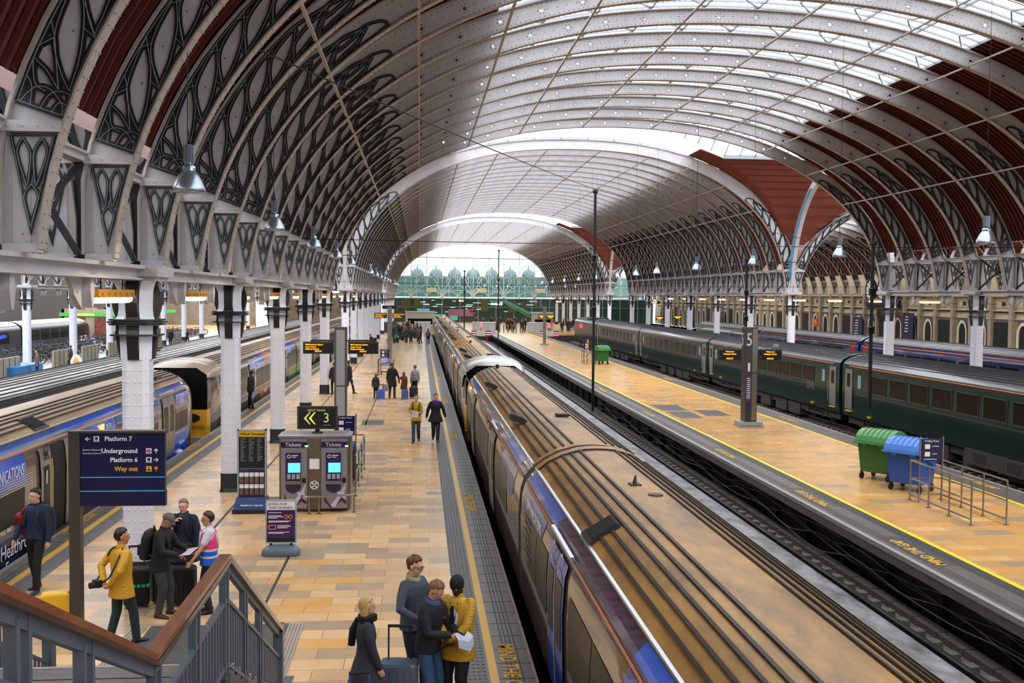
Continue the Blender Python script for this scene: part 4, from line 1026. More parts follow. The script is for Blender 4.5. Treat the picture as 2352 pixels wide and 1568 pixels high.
# dark blue train
for i, (y0, y1, nm) in enumerate(((50.3, 73.3, 'dark blue carriage with a light grey roof, nearest on the right behind the column'), (73.8, 96.6, 'middle dark blue carriage with red end panel, beyond the green train'), (97.0, 118.6, 'furthest dark blue carriage with a yellow stripe'))):
    e = coach(nm, 33.6, y0, y1, PA, -1, 'hst', 'roofH', 'roofr', ribs=RIBP[::1]); L = y1 - y0
    q = MB(); sidepatch(q, PA, -1, .4, L - .4, 2.0, 2.05, .01); q.build('orange_stripe', 'orangeT' if i < 2 else 'yellow', e)
    for k in range(8):
        a = 2.6 + (L - 5.2) * k / 8; q = MB(); sidepatch(q, PA, -1, a + .2, a + (L - 5.2) / 8 - .2, .9, 1.6, .012); q.build('window', 'glassT', e)
    for a in (.4, L - 1.3):
        q = MB(); sidepatch(q, PA, -1, a, a + .9, .3, 1.85, .015); q.build('door', M.setdefault('redT', mat('train_red', hexc('a3202c'), .3)) if i != 1 or a < 5 else 'redT', e)
    q = MB(); sidepatch(q, PA, -1, 1.5, 1.8, 1.1, 1.5, .012); q.build('toilet_window', 'tealwin', e)
    q = MB()
    for a_ in (.3, .9, 1.5, 2.1, L - 2.1, L - 1.5, L - .9, L - .3): q.loft([[(x * 1.005, y, z + .012) for x, z in full(PA['top'])] for y in (a_, a_ + .03)], cap=False, close=False)
    q.build('roof_straps', 'roofr', e); gangway(e, L)
# dark train at the far left
for y0, y1, nm in ((72, 97.6, 'dark train carriage with a pale tan roof at the far left beyond the bicycles'), (98.2, 118.4, 'dark train carriage with rounded pale roof end behind the far left columns')):
    e = coach(nm, -37.4, y0, y1, PA, 1, 'brown', mat('tan_roof', hexc('b9a48f'), .5), 'roofr', taper=('far', 3) if y0 > 80 else None); L = y1 - y0
    for k in range(6):
        a = 1.5 + (L - 4) * k / 6; q = MB(); sidepatch(q, PA, 1, a + .2, a + (L - 4) / 6 - .3, .7, 1.7, .012); q.build('window', 'glassT', e)
    o = e
# ---------------------------------------------------------------- end screen at the far end
def endscreen(x0, x1, zc, y, nm, A):
    e = empty('wall_screen', (0, y, 0), kind='structure'); q = MB(); W_ = x1 - x0; nb = max(2, round(W_ / 6.1)) * 2; bw = W_ / nb
    def top(x):
        dx = x - (x0 + x1) / 2; s_ = A.s_at_dx(dx * .995); return A.pt(s_)[0].y
    q.box(x0, x1, -.12, .12, 4.72, 4.9); q.box(x0, x1, -.06, .06, 6.25, 6.33); q.box(x0, x1, -.05, .05, 8.7, 8.78)
    for i in range(nb + 1):
        x = x0 + bw * i; zt_ = top(min(max(x, x0 + .8), x1 - .8)); q.box(x - .07, x + .07, -.07, .07, 4.9, zt_)
    for i in range(nb):
        xa = x0 + bw * i; c = xa + bw / 2
        q.strip([(c - bw / 2 * .95 * math.cos(pi * k / 12), 4.95 + 1.1 * math.sin(pi * k / 12) ** .8) for k in range(13)], .16, -.06, .06)
        q.strip([(xa + bw * k / 8, 6.33) for k in range(9)], .05, -.05, .05)
    # tulip tracery
    i = 0
    while i + 2 <= nb:
        c = x0 + bw * (i + 1)
        for s_ in (-1, 1):
            P = [(c + s_ * .12, 4.9), (c + s_ * .35, 6.3), (c + s_ * 1.1 * bw / 3, 7.6), (c + s_ * 1.6 * bw / 3, 8.9), (c + s_ * 1.3 * bw / 3, 10.0)]
            q.strip([tuple(p) for p in bez(P, 6)], .15, -.05, .05)
            P = [(c + s_ * .2, 4.9), (c + s_ * .8, 6.2), (c + s_ * 2.4 * bw / 3, 7.2), (c + s_ * 2.7 * bw / 3, 8.4), (c + s_ * 1.8 * bw / 3, 8.9), (c + s_ * .9 * bw / 3, 8.4), (c + s_ * 1.0 * bw / 3, 7.5), (c + s_ * 1.9 * bw / 3, 6.6)]
            q.strip([tuple(p) for p in bez(P, 6)], .12, -.05, .05)
        for s_, zc_ in ((-1, 10.1), (1, 10.1)):
            cx = c + s_ * bw / 2
            if top(cx) > zc_ + 1: q.strip([(cx + bw * .44 * math.cos(2 * pi * k / 20), zc_ + 1.25 * math.sin(2 * pi * k / 20)) for k in range(21)], .12, -.05, .05)
        i += 2
    # upper fan of radiating bars
    zz = 11.6
    for k in range(int(W_ / 1.0)):
        x = x0 + .8 + k; zt_ = top(x)
        if zt_ > 9: q.box(x - .025, x + .025, -.03, .03, 8.78, zt_)
        if zt_ > zz: 
            q.strip([(x, zz), (x + .5, min(zt_, zz + 1.4))], .05, -.04, .04); q.strip([(x + .5, zz), (x, min(zt_, zz + 1.4))], .05, -.04, .04)
    for zl_ in (11.6, 13.0):
        xs = [x0 + W_ * k / 200 for k in range(201) if top(x0 + W_ * k / 200) > zl_]
        if xs: q.box(xs[0], xs[-1], -.04, .04, zl_ - .04, zl_ + .04)
    q.strip([(x0 + .3 + (W_ - .6) * k / 60, top(x0 + .3 + (W_ - .6) * k / 60) - .1) for k in range(61)], .22, -.1, .1)
    k = 0; q.build('screen_tracery', M.setdefault('fret', mat('grey_fretwork', hexc('d6dada'), .5)), e)
    g = MB(); xs = [x0 + W_ * k / 60 for k in range(61)]
    for a, b in zip(xs[:-1], xs[1:]): g.add([(a, .15, 4.8), (b, .15, 4.8), (b, .15, max(top(b), 5.8)), (a, .15, max(top(a), 5.8))], [(0, 1, 2, 3)])
    g.build('glass_pane', 'screen_glass', e)
endscreen(XL + .3, XR - .3, 15.4, 204.5, 'main', main2)
endscreen(XR + .3, XRR - .3, 12.4, 204.5, 'side', sideR)
# glazed concourse building beyond the screen
M['teal'] = mat('teal_glass_wall', hexc('3f605b'), .25, coat=.3); M['tealD'] = mat('dark_teal_glass', hexc('2a4840'), .2, coat=.4); M['paleb'] = mat('hazy_pale_cladding', hexc('66747a'), .6)
M['dimb'] = mat('dim_interior', hexc('2e3c36'), .4)
b = empty('station_office_building', (10, 216, 0), 0, 'pale green glazed office building with small domed roofs behind the end screen', 'building'); q = MB()
q.box(-18, 40, 12, 13, 5.0, 9.3); q.build('glass_facade', 'teal', b); q = MB(); q.box(-18, 40, 11.8, 13, 9.3, 9.6); q.box(-18, 40, 11.8, 13, 7.3, 7.5); q.build('cornice', 'paleb', b)
for i in range(7):
    q = MB(); x = -9.5 + i * 4.1; q.smooth = True; q.lathe([(1.5, 9.6), (1.5, 9.9), (1.35, 10.5), (.9, 11.0), (.25, 11.25), (.12, 11.9), (0, 12)], (x - 1, 13.2, 0), 14); q.build('roof_dome', 'paleb', b)
q = MB()
for i in range(24): q.box(-18 + 2.4 * i, -17.9 + 2.4 * i, 11.9, 12, 4.5, 9.3)
q.build('mullions', 'zinc', b)
for x in (-8.5, 2.5, 15.5):
    q = MB(); q.box(x, x + 2.2, 11.5, 11.9, 6.1, 7.0); q.build('warm_window', M.setdefault('warmw', mat('amber_blind', hexc('a08050'), .5)), b)
sh = empty('wall_concourse', (0, 206.5, 0), kind='structure'); q = MB(); q.box(-47, 47.3, .3, .6, 0, 4.8); q.build('shopfronts', 'tealD', sh)
q = MB()
for i in range(26): q.box(-46 + 3.6 * i, -45.85 + 3.6 * i, .1, .3, 0, 4.8)
q.box(-47, 47.3, .1, .3, 3.0, 3.1); q.build('mullions', 'zinc', sh)
q = MB()
for x0, x1, z0, z1 in ((-3.6, -1.8, 2.6, 4.4), (-1.1, .2, 2.6, 4.6), (12.2, 13.6, 2.2, 4.6), (17.8, 19.4, 2.0, 4.5), (20.2, 21, 2, 4.2)): q.box(x0, x1, -.05, .1, z0, z1)
q.build('yellow_panels', mat('olive_panel', hexc('5a5830'), .4), sh)
q = MB(); q.box(5.7, 10.8, -.1, .1, 1.2, 2.6); q.build('pink_hoarding', mat('pink_panel', hexc('a06a86'), .5), sh)
q = MB(); q.box(-.5, 2.0, -.1, .1, 1.0, 2.7); q.box(2.9, 5.2, -.1, .1, .6, 1.6); q.box(6.0, 7.6, -.15, .0, .4, 1.3); q.build('lit_shopfront', emis('lit_shopfront', hexc('6fc4c0'), .3), sh)
q = MB(); q.box(-47, -8, -.1, .1, 0, 4.6); q.build('lit_shopfront', emis('cool_shopfront', hexc('56605e'), .35), sh)
q = MB()
for i in range(30):
    r = random.Random(i); x = -4 + r.random() * 28; z = 1.6 + r.random() * 2.8; q.box(x, x + .4 + r.random() * 1.4, -.02, .12, z, z + .06)
q.build('light_strips', emis('strip_lights', hexc('bfe3cf'), 1.3), sh)
# escalator/stair in teal glass
q = MB(); q.bar((16.5, -6, 4.4), (21.5, -6, 1.9), .3, .5); q.bar((16.5, -6, 3.9), (21.5, -6, 1.3), .1, .2); q.box(13.5, 17, -6.2, -5.6, 4.1, 4.45); q.build('escalator', M.setdefault('tealm', mat('teal_steel', hexc('5aa08e'), .3)), sh)
text('FATFACE', .55, (15.4, -.2, 3.5), FRONT, emis('sign_white', (1, 1, 1), 2), sh)
# roundel
rd = empty('underground_roundel', (8.95, 172, 0), 0, 'small red ring sign with a blue bar above the far barrier crowd', 'sign')
q = MB(); q.lathe([(.36, -.03), (.52, -.03), (.52, .03), (.36, .03)], (0, 0, 2.75), 24, 'y'); q.build('ring', M.setdefault('redsign', mat('sign_red', hexc('b01c34'), .4)), rd)
q = MB(); q.box(-.62, .62, -.06, .0, 2.65, 2.86); q.build('bar', 'navy', rd); q = MB(); q.box(-.04, .04, 0, .08, 0, 2.4); q.build('post', 'steelD', rd)
# right hand wall with arches
M['cream'] = mat('cream_stone', hexc('cdbd9d'), .6, noise=.15, nscale=1.5); M['creamD'] = mat('dark_cream_stone', hexc('a89c88'), .6, noise=.2, nscale=1.5); M['greyst'] = mat('grey_purple_paint', hexc('5e585e'), .5)  # creamD is one even tone, darker than cream
wr = empty('wall_right', (XRR + .1, 0, 0), kind='structure'); q = MB(); q.box(.25, .6, 20, 206, 0, 12); q.build('masonry', 'cream', wr)
BAY = 3.06; yb = 30; pil = MB(); cor = MB(); arch = MB(); panel = MB(); void = MB(); dent = MB(); k = 0
while yb < 200:
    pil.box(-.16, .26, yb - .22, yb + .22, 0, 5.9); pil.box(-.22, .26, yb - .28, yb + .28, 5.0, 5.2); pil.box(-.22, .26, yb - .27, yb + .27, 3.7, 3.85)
    c = yb + BAY / 2
    panel.box(.1, .26, c - .95, c + .95, .2, 3.75)
    kind = k % 7
    hw = .62; pts = [(c + hw * math.cos(pi * t / 12), 2.45 + (.85) * math.sin(pi * t / 12)) for t in range(13)]
    ring = [(c + (hw + .2) * math.cos(pi * t / 12), 2.45 + 1.1 * math.sin(pi * t / 12)) for t in range(13)]
    outer_ = [(c + hw + .2, .2)] + ring + [(c - hw - .2, .2)]; inner_ = [(c + hw, .2)] + pts + [(c - hw, .2)]
    if kind in (2, 5):
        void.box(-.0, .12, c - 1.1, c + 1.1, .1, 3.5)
    else:
        arch.add([(.0, y_, z_) for y_, z_ in outer_] + [(.0, y_, z_) for y_, z_ in inner_] , [(t, t + 1, len(outer_) + t + 1, len(outer_) + t) for t in range(len(outer_) - 1)])
        arch.add([(.0, y_, z_) for y_, z_ in inner_] + [(.2, y_, z_) for y_, z_ in inner_], [(t, t + 1, len(inner_) + t + 1, len(inner_) + t) for t in range(len(inner_) - 1)])
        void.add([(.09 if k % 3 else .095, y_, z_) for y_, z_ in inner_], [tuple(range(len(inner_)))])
    for z0, z1 in ((4.45, 5.45),):
        cor.box(.18, .26, c - 1.2, c + 1.2, z0, z0 + .05); cor.box(.18, .26, c - 1.2, c + 1.2, z1 - .05, z1)
        for yy in (c - 1.0, c - .35, c + .35, c + 1.0): cor.box(.16, .24, yy - .025, yy + .025, 4.7, 5.3)
        cor.box(.16, .24, c - 1.0, c + 1.0, 4.68, 4.74); cor.box(.16, .24, c - 1.0, c + 1.0, 5.26, 5.32); void.box(.17, .25, c - .2, c + .2, 4.85, 5.15)
    for t in range(12): dent.box(.02, .2, yb + .3 + t * .21, yb + .38 + t * .21, 4.28, 4.4)
    yb += BAY; k += 1
cor.box(-.02, .26, 28, 204, 4.4, 4.46); cor.box(-.1, .26, 28, 204, 5.6, 5.75); cor.box(.04, .26, 28, 204, 3.75, 3.8)
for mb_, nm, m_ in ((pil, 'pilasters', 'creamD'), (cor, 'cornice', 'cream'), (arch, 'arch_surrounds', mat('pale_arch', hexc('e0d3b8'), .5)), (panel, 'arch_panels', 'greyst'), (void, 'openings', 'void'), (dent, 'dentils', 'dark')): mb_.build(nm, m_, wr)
# clock
ck = empty('station_clock', (45.9, 100.6, 6.2), 0, 'large round white faced station clock fixed high on the right wall', 'clock')
for dy, nm in ((-1.35, 0), (1.35, 1)):
    q = MB(); q.lathe([(0, -.05), (1.05, -.05), (1.05, .1), (0, .1)], (0, dy, 0), 32, 'x'); q.build('clock_face', 'wht', ck)
    q = MB(); q.lathe([(1.05, -.1), (1.2, -.1), (1.2, .1), (1.05, .1)], (0, dy, 0), 32, 'x')
    for t in range(12):
        a = t * pi / 6; q.bar((-.07, dy + .78 * math.sin(a), .78 * math.cos(a)), (-.07, dy + .95 * math.sin(a), .95 * math.cos(a)), .09, .03, (1, 0, 0))
    for a, l in ((5.0, .45), (3.9, .75)): q.bar((-.08, dy, 0), (-.08, dy + l * math.sin(a), l * math.cos(a)), .08, .03, (1, 0, 0))
    q.build('clock_rim_and_hands', 'void', ck)
q = MB(); q.box(-.1, 1.2, -2.7, 2.7, -1.5, -1.25); q.box(.1, 1.2, -2.6, 2.6, -1.9, -1.5); q.build('bracket', 'dark', ck)
# signs on the right wall
for (x, y, w_, z0, z1, lb, m_) in ((46.8, 95.6, 2.2, 1.4, 4.0, 'tall navy direction board between the arches on the right wall', 'navy'), (46.8, 107, 2.4, 1.4, 3.4, 'navy direction board low on the right wall beneath the clock', 'navy'), (46.8, 157, 1.2, 1.0, 3.2, 'distant navy board on the right wall', 'navy')):
    e = empty('direction_board', (x, y, 0), 0, lb, 'sign'); q = MB(); q.box(-.05, .05, -w_ / 2, w_ / 2, z0, z1); q.build('panel', m_, e); q = MB()
    for i in range(6): q.box(-.07, -.05, -w_ * .05, w_ * (.2 + .04 * (i % 3)), z1 - .4 - i * .28, z1 - .32 - i * .28)
    q.build('lettering', 'wht', e)
e = empty('restaurant_sign', (46.6, 118.2, 0), 0, 'small red and yellow fast food sign on the right wall', 'sign')
q = MB(); q.box(-.05, .05, -.5, .5, 2.0, 3.0); q.build('panel', mat('fastfood_red', hexc('c8241c'), .5), e)
q = MB()
for s_ in (-1, 1): q.tube([(-.08, s_ * .17 + .14 * math.cos(pi * k / 8), 2.3 + .45 * math.sin(pi * k / 8)) for k in range(9)], .035, 6)
q.tube([(-.08, 0.05, 3.3), (-.08, -.1, 4.2), (-.08, -.3, 3.3)], .05, 6); q.build('letter_m', 'yellow', e)
# platform barriers, buffers and kiosks at the end of the tracks
def ledclock(x, y, z, lb):
    e = empty('digital_clock', (x, y, z), 0, lb, 'clock'); q = MB(); q.box(-.9, .9, -.1, .1, -.25, .25); q.build('housing', 'void', e)
    text('09:37', .42, (0, -.11, -.15), FRONT, M.setdefault('ledw', emis('led_warm', hexc('ffe9a0'), 2.5)), e, 'digits', ext=.001); 
    q = MB(); q.bar((-.6, 0, .25), (-.6, 0, 2.2), .03); q.bar((.6, 0, .25), (.6, 0, 2.2), .03); q.build('hanger', 'dark', e)
for x, lb in ((6.7, 'lit digital clock reading 09:37 hanging in front of the end screen, left of two'), (22.3, 'lit digital clock reading 09:37 hanging by the right arcade before the end screen'), (37.9, 'lit digital clock reading 09:37 hanging in the right side span')): ledclock(x, 165, 4.5, lb)
for x0, x1, y, lb in ((-.7, 1.6, 149.5, 'grey metal barrier cabinets at the head of platform 6'), (7.7, 11.0, 149.3, 'grey cabinet behind the red and white buffer stop'), (15.7, 18.6, 149.3, 'grey cabinets at the end of the right platform'), (-6.2, -3.0, 146, 'dark grey screen panel beside the crowd at the end of platform 7')):
    e = empty('equipment_cabinet', ((x0 + x1) / 2, y, 0), 0, lb, 'cabinet'); h = 1.45; w_ = (x1 - x0)
    q = MB(); q.box(-w_ / 2, w_ / 2, 0, .8, 0, h); q.build('body', 'greyst' if y < 148 else 'creamD', e)
    q = MB()
    for i in range(3): q.box(-w_ / 2 + w_ * i / 3 + .05, -w_ / 2 + w_ * (i + 1) / 3 - .05, -.03, 0, .1, h - .08)
    q.build('door', 'zinc' if y > 148 else 'dark', e); q = MB(); q.box(-w_ / 2 - .05, w_ / 2 + .05, -.05, .85, h, h + .06); q.build('top_rail', 'wht' if y > 148 else 'dark', e)
for x, w_, lb in ((-.9, 4.2, 'pale grey kiosk block behind the end of the nearest train'), (17.2, 3.0, 'small grey ticket office with amber displays at the end of the right platform')):
    e = empty('kiosk', (x + 1, 152, 0), 0, lb, 'kiosk'); q = MB(); q.box(-w_ / 2, w_ / 2, 0, 2, 0, 2.75); q.build('body', 'creamD', e); q = MB(); q.box(-w_ / 2 - .1, w_ / 2 + .1, -.1, 2.1, 2.75, 2.95); q.build('roof', 'zinc', e)
    q = MB(); q.box(-w_ / 2 + .3, w_ / 2 - .3, -.04, 0, 1.1, 1.9); q.build('window', 'glassT', e)
def buffer(x, lb):
    e = empty('buffer_stop', (x, 143.5, -1.3), 0, lb, 'buffer stop'); q = MB(); q.box(-1.35, 1.35, 0, .35, 1.0, 1.75); q.build('beam', 'cream', e)
    for s_ in (-1, 1):
        q = MB(); q.box(s_ * 1.0 - .38, s_ * 1.0 + .38, -.06, 0, .98, 1.78); q.build('red_board', 'redsign', e); o = e.children[-1]
        q = MB()
        for zz in (1.15, 1.45): q.box(s_ * 1.0 - .36, s_ * 1.0 + .36, -.08, -.06, zz, zz + .14)
        q.build('white_stripes', 'wht', o)
        q = MB(); q.bar((s_ * .85, .1, 1.0), (s_ * .85, .1, 0), .12); q.bar((s_ * .85, .2, 1.2), (s_ * .85, 2.2, 0), .12); q.build('leg', 'redsign', e)
    q = MB(); q.lathe([(0, -.06), (.13, -.06), (.13, .06), (0, .06)], (.0, .1, 2.75), 12, 'y'); q.bb((0, .15, 2.55), (.3, .12, .7)); q.build('red_lamp', M.setdefault('redl', emis('red_lamp', (1, .03, .03), 4)), e)
    q = MB(); q.box(-.04, .04, .2, .28, 1.7, 2.3); q.build('lamp_post', 'dark', e)
for x, lb in ((8.55, 'red and white striped buffer stop at the end of the empty track, with red lamp'), (18.1, 'red and white buffer stop in front of the dark green train')): buffer(x, lb)
# gate line posts
gp = MB(); gp.lathe([(.09, 0), (.09, 1.05), (.05, 1.12), (0, 1.12)], n=10); gpm = gp.mesh('ticket_gate_post', 'steel')
for i in range(7): obj('ticket_gate_post', gpm, None, 'slim steel bollard in the gate line, %s from the left' % ORD[i], 'bollard', 'gate line bollards', loc=(11.6 + i * .6, 149.5, 0))
# left background: bicycles, fences, shop fronts
M['bike'] = mat('bike_metal', hexc('4b4550'), .35, metal=.5)
bk = MB()
for dx in (-.52, .52): bk.tube([(dx + .33 * math.cos(a), 0, .34 + .33 * math.sin(a)) for a in [2 * pi * k / 12 for k in range(12)]], .03, 4, closed=True)
for a, b_ in (((-.52, 0, .34), (-.15, 0, .75)), ((-.15, 0, .75), (.35, 0, .78)), ((-.15, 0, .75), (0, 0, .32)), ((0, 0, .32), (.37, 0, .72)), ((-.52, 0, .34), (0, 0, .32)), ((.52, 0, .34), (.35, 0, .95)), ((.35, -.2, 1.0), (.35, .2, 1.0)), ((-.18, 0, .75), (-.2, 0, .92))): bk.bar(a, b_, .035)
bk.bb((-.22, 0, .95), (.24, .12, .06)); bms = [bk.mesh('bicycle', m_) for m_ in ('bike', 'void', 'steelD', M['redsign'], M['blueB'], M['wht'])]
n = 0; rr = random.Random(3)
for row, x in enumerate((-28.2, -29.9, -31.6, -33.2)):
    y = 68 + row
    while y < 138 and n < 290:
        c = rr.choices(range(6), [8, 9, 5, .3, .6, .5])[0]; o = obj('bicycle', bms[c], None, 'bicycle packed into the cycle racks beyond the far left columns', 'bicycle', 'bicycles in the racks on the far left platform', loc=(x + rr.uniform(-.1, .1), y, 0), rz=rr.uniform(-.35, .35)); n += 1; y += .95
pn = []
for i, y in enumerate((62, 71.5, 77.5, 84, 90, 97, 105)):
    e = empty('cabinet_screen', (-24.4, y, 0), 0, 'grey panelled screen, %s along the far left platform edge' % ordn[i], 'screen', 'grey screens by the bicycle racks'); q = MB(); q.box(-.08, .08, 0, 3.6, 0, 1.35); q.build('panel', 'creamD', e); q = MB()
    for k in range(4): q.box(.08, .1, .05 + .9 * k, .09 + .9 * k, 0, 1.35)
    q.build('seams', 'dark', e)
e = empty('platform_lift', (-25.2, 63.5, 0), 0, 'bright blue scissor lift platform with a red and white barrier at the left edge', 'lift'); q = MB(); q.box(-1.4, 1.4, 0, 4.4, .1, .8); q.build('basket', mat('lift_blue', hexc('2c7ec0'), .4), e); q = MB()
for k in range(9): q.box(1.4, 1.44, .5 * k, .5 * k + .25, .1, .35)
q.build('red_white_barrier', 'redsign', e); q = MB(); q.bar((-.9, 1, .8), (-.5, 1.6, 2.4), .25); q.bar((-.5, 1.6, 2.4), (.3, 1.4, 2.6), .2); q.build('arm', 'blueA', e)
e = empty('warning_sign', (-22.9, 71.5, 0), 0, 'rounded white board with a yellow warning triangle on the far left platform', 'sign'); q = MB(); q.prism([(-.35, 0), (.35, 0), (.38, .7), (.2, 1.05), (0, 1.15), (-.2, 1.05), (-.38, .7)], -.03, .03, 'y'); q.build('board', 'wht', e); q = MB(); q.prism([(-.26, .1), (.26, .1), (.26, .5), (-.26, .5)], -.05, -.03, 'y'); q.prism([(-.22, .6), (.22, .6), (0, .98)], -.05, -.03, 'y'); q.build('triangle', 'yellow', e)
sg = mat('shop_green', hexc('3fa33a'), .5, emit=hexc('3fa33a'), estr=.25)
for i, (y, lb) in enumerate(((120, 'green fronted shop with food posters, behind the far left columns'), (136, 'second green fronted shop beyond the far left columns'))):
    e = empty('shop_unit', (-40, y, 0), 0, lb, 'shop'); q = MB(); q.box(0, 6, 0, .3, 0, 3.4); q.box(0, .3, 0, 12, 0, 3.4); q.build('front', 'creamD', e); q = MB(); q.box(-.2, 6.2, -.15, 0, 2.6, 3.0); q.box(6, 6.15, 0, 12, 2.6, 3.0); q.build('fascia', sg, e)
    q = MB(); q.box(.8, 2.6, -.08, 0, .5, 2.5); q.box(3.6, 5.2, -.08, 0, .5, 2.5); q.build('poster', M.setdefault('poster', mat('food_poster', hexc('9a4a34'), .5, noise=.8, nscale=3)), e); q = MB(); q.box(1.8, 3.6, -.2, -.15, 2.68, 2.9); q.build('lit_sign', M.setdefault('limel', emis('lime_sign', hexc('d8f040'), 1.5)), e)
q = MB(); q.box(-25.5, -22, 165, 165.3, 0, 3.6); o = q.build('lit_kiosk', emis('bright_shop', hexc('d8dcc8'), .8), label='brightly lit glazed frontage glimpsed between the left columns at the far end', cat='kiosk')
# ---------------------------------------------------------------- lamps
def pend(x, y, z, lb, group, ztop, k_=.82, lit=True):
    e = empty('pendant_lamp', (x, y, z), 0, lb, 'lamp', group); e.scale = (k_, k_, k_)
    q = MB(); q.smooth = True; q.lathe([(.3, 0), (.29, .06), (.255, .16), (.19, .29), (.13, .37), (.11, .39)], n=20); q.build('reflector', 'lamp', e)
    q = MB(); q.lathe([(.0, .02), (.27, .02)], n=18); q.build('diffuser', 'glow', e)
    q = MB(); q.lathe([(.12, .38), (.125, .43), (.11, .47), (.07, .5), (.07, .53)], n=16)
    for k in range(12): a = 2 * pi * k / 12; q.bar((.085 * math.cos(a), .085 * math.sin(a), .53), (.085 * math.cos(a), .085 * math.sin(a), .84), .045, .03)
    q.lathe([(.075, .53), (.075, .85), (0, .85)], n=12); q.build('ballast_housing', 'lamp', e)
    q = MB(); q.tube([(-.02, 0, .85), (-.02, 0, (ztop - z) / k_)], .009, 4); q.tube([(.03, 0, .85), (.0, 0, 1.05), (-.02, 0, 1.15)], .012, 4); q.build('cable', 'cable', e)
    if lit:
        ld = bpy.data.lights.new('lamp_bulb', 'SPOT'); ld.energy = 260; ld.color = (1, .8, .52); ld.spot_size = 2.2; ld.spot_blend = .9; ld.shadow_soft_size = .2
        lo = bpy.data.objects.new('lamp_bulb', ld); COL.objects.link(lo); lo.parent = e; lo.location = (0, 0, -.03)
AY = [15.91 + 9.144 * i for i in range(5)] + [73.78 + 9.144 * i for i in range(6)] + [144 + 9.144 * i for i in range(3)]
for i, y in enumerate(AY):
    A_ = main if y < 56 else main2; zt_ = min(A_.pt(A_.s_at_dx(-3.44 - 10.54))[0].y, 9.4); pend(-3.44, y, 6.79, 'silver bell shaped pendant lamp, %s in the row along the left arcade' % ordn[i], 'pendant lamps along the left arcade', zt_, lit=y < 100)
for i, y in enumerate([25.05 + 9.144 * i for i in range(4)] + [61.5, 67.5] + [73.78 + 9.144 * i for i in range(6)]):
    A_ = main if y < 56 else main2; zt_ = A_.pt(A_.s_at_dx(14.25 - 10.54))[0].y + (1.2 if 56 < y < 70 else 0); pend(14.25, y, 6.71, 'silver bell shaped pendant lamp, %s in the row above the right platform' % ordn[i], 'pendant lamps above the right platform', zt_, lit=y < 100)
for i in range(8): pend(9 + i * 1.9, 144 + B3 * (i % 3), 6.6, 'tiny round pendant lamp seen against the end screen', 'small lamps before the end screen', 14.5, .7, False)
def fit(x, y, lb, group, L=2.0, z=5.17):
    e = empty('fluorescent_light', (x, y, z), 0, lb, 'light', group); q = MB(); q.box(-.09, .09, 0, L, .02, .13); q.box(-.11, .11, .02, L - .02, .0, .03)
    for k in range(6): q.box(-.12, .12, .15 + k * L / 6, .19 + k * L / 6, .0, .08)
    q.build('housing', M.setdefault('fitY', mat('amber_housing', hexc('c48a2a'), .4)), e); q = MB(); q.tube([(0, .04, -.02), (0, L - .04, -.02)], .07, 8); q.build('tube', 'tube', e); q = MB(); q.bar((0, .4, .13), (0, .4, .4), .02); q.bar((0, L - .4, .13), (0, L - .4, .4), .02); q.build('bracket', 'dark', e)
for i in range(11): fit(-4.97, 16.3 + 6.15 * i, 'amber fluorescent strip light under the left girder, %s from the camera' % ordn[i], 'strip lights under the left arcade', z=5.2)
for i in range(10): fit(XR, 46.9 + 3.1 + 6.1 * i, 'amber fluorescent strip light under the right girder, %s from the camera' % ordn[i], 'strip lights under the right arcade', z=5.2)
# ---------------------------------------------------------------- masts and wires
def mast(x, y, z0, z1, lb, r=.075):
    e = empty('overhead_mast', (x, y, 0), 0, lb, 'mast'); q = MB(); q.tube([(0, 0, z0), (0, 0, z1)], r, 10); q.lathe([(r * 1.6, z1 - .18), (r * 2.1, z1 - .1), (r * 1.8, z1), (0, z1 + .02)], n=12); q.build('pole', 'cable', e)
    q = MB()
    for z in (z0 + (z1 - z0) * .47, z0 + (z1 - z0) * .7):
        q.lathe([(.08, z - .16), (.17, z - .1), (.1, z - .05), (.17, z), (.1, z + .05), (.17, z + .1), (.08, z + .16)], n=12)
    q.build('insulator', 'cable', e)
mast(9.75, 57.4, -1.3, 11.25, 'tall thin black mast standing by the empty track in the middle of the picture')
mast(18.05, 40.0, .9, 7.6, 'thin black drop tube hanging in front of the dark green train')
mast(9.75, 128, -1.3, 11.0, 'distant black mast silhouetted on the end screen, taller of two'); mast(5.7, 132, -.5, 8.5, 'distant black mast silhouetted on the end screen, shorter of two')
mast(18.05, 56, 1.2, 7.5, 'short black drop tube above the green train left of the platform 5 pillar')
def wire(pts, lb, r=.014, sag=.0, group=None):
    P = []
    for a, b in zip(pts[:-1], pts[1:]):
        a = Vector(a); b = Vector(b)
        for k in range(12): t = k / 12; p = a.lerp(b, t); p.z -= sag * 4 * t * (1 - t); P.append(p)
    P.append(Vector(pts[-1])); q = MB(); q.tube(P, r, 5); q.build('overhead_wire', 'cable', label=lb, cat='wire', group=group)
wire([(-2.98, 18.96, 9.66), (9.75, 57.4, 11.28)], 'long black wire slanting from the left ribs to the top of the central mast', .018, .1)
wire([(9.75, 57.4, 11.28), (26.0, 57.4, 8.0)], 'black wire running down from the central mast top to the right arcade', .015, .2)
wire([(-4.9, 57.4, 7.45), (26, 57.4, 7.4)], 'horizontal black span wire crossing the hall at the central mast', .02, .1)
wire([(-4.9, 40, 7.4), (26, 40.0, 7.45)], 'horizontal black span wire crossing the hall above the platform 5 pillar', .014, .1)
wire([(-4.9, 57.4, 6.0), (26, 57.4, 6.0)], 'lower thin span wire crossing between the arcades', .01, .1)
for i, (x, z) in enumerate(((8.55, 4.2), (3.3, 4.2), (18.1, 4.2), (21.7, 4.2))): wire([(x, 33 + i * 2, z + 1.2), (x, 57.4, 5.4), (x, 128, 5.0)], 'thin contact wire running lengthwise above the tracks', .008, .1, 'contact wires')
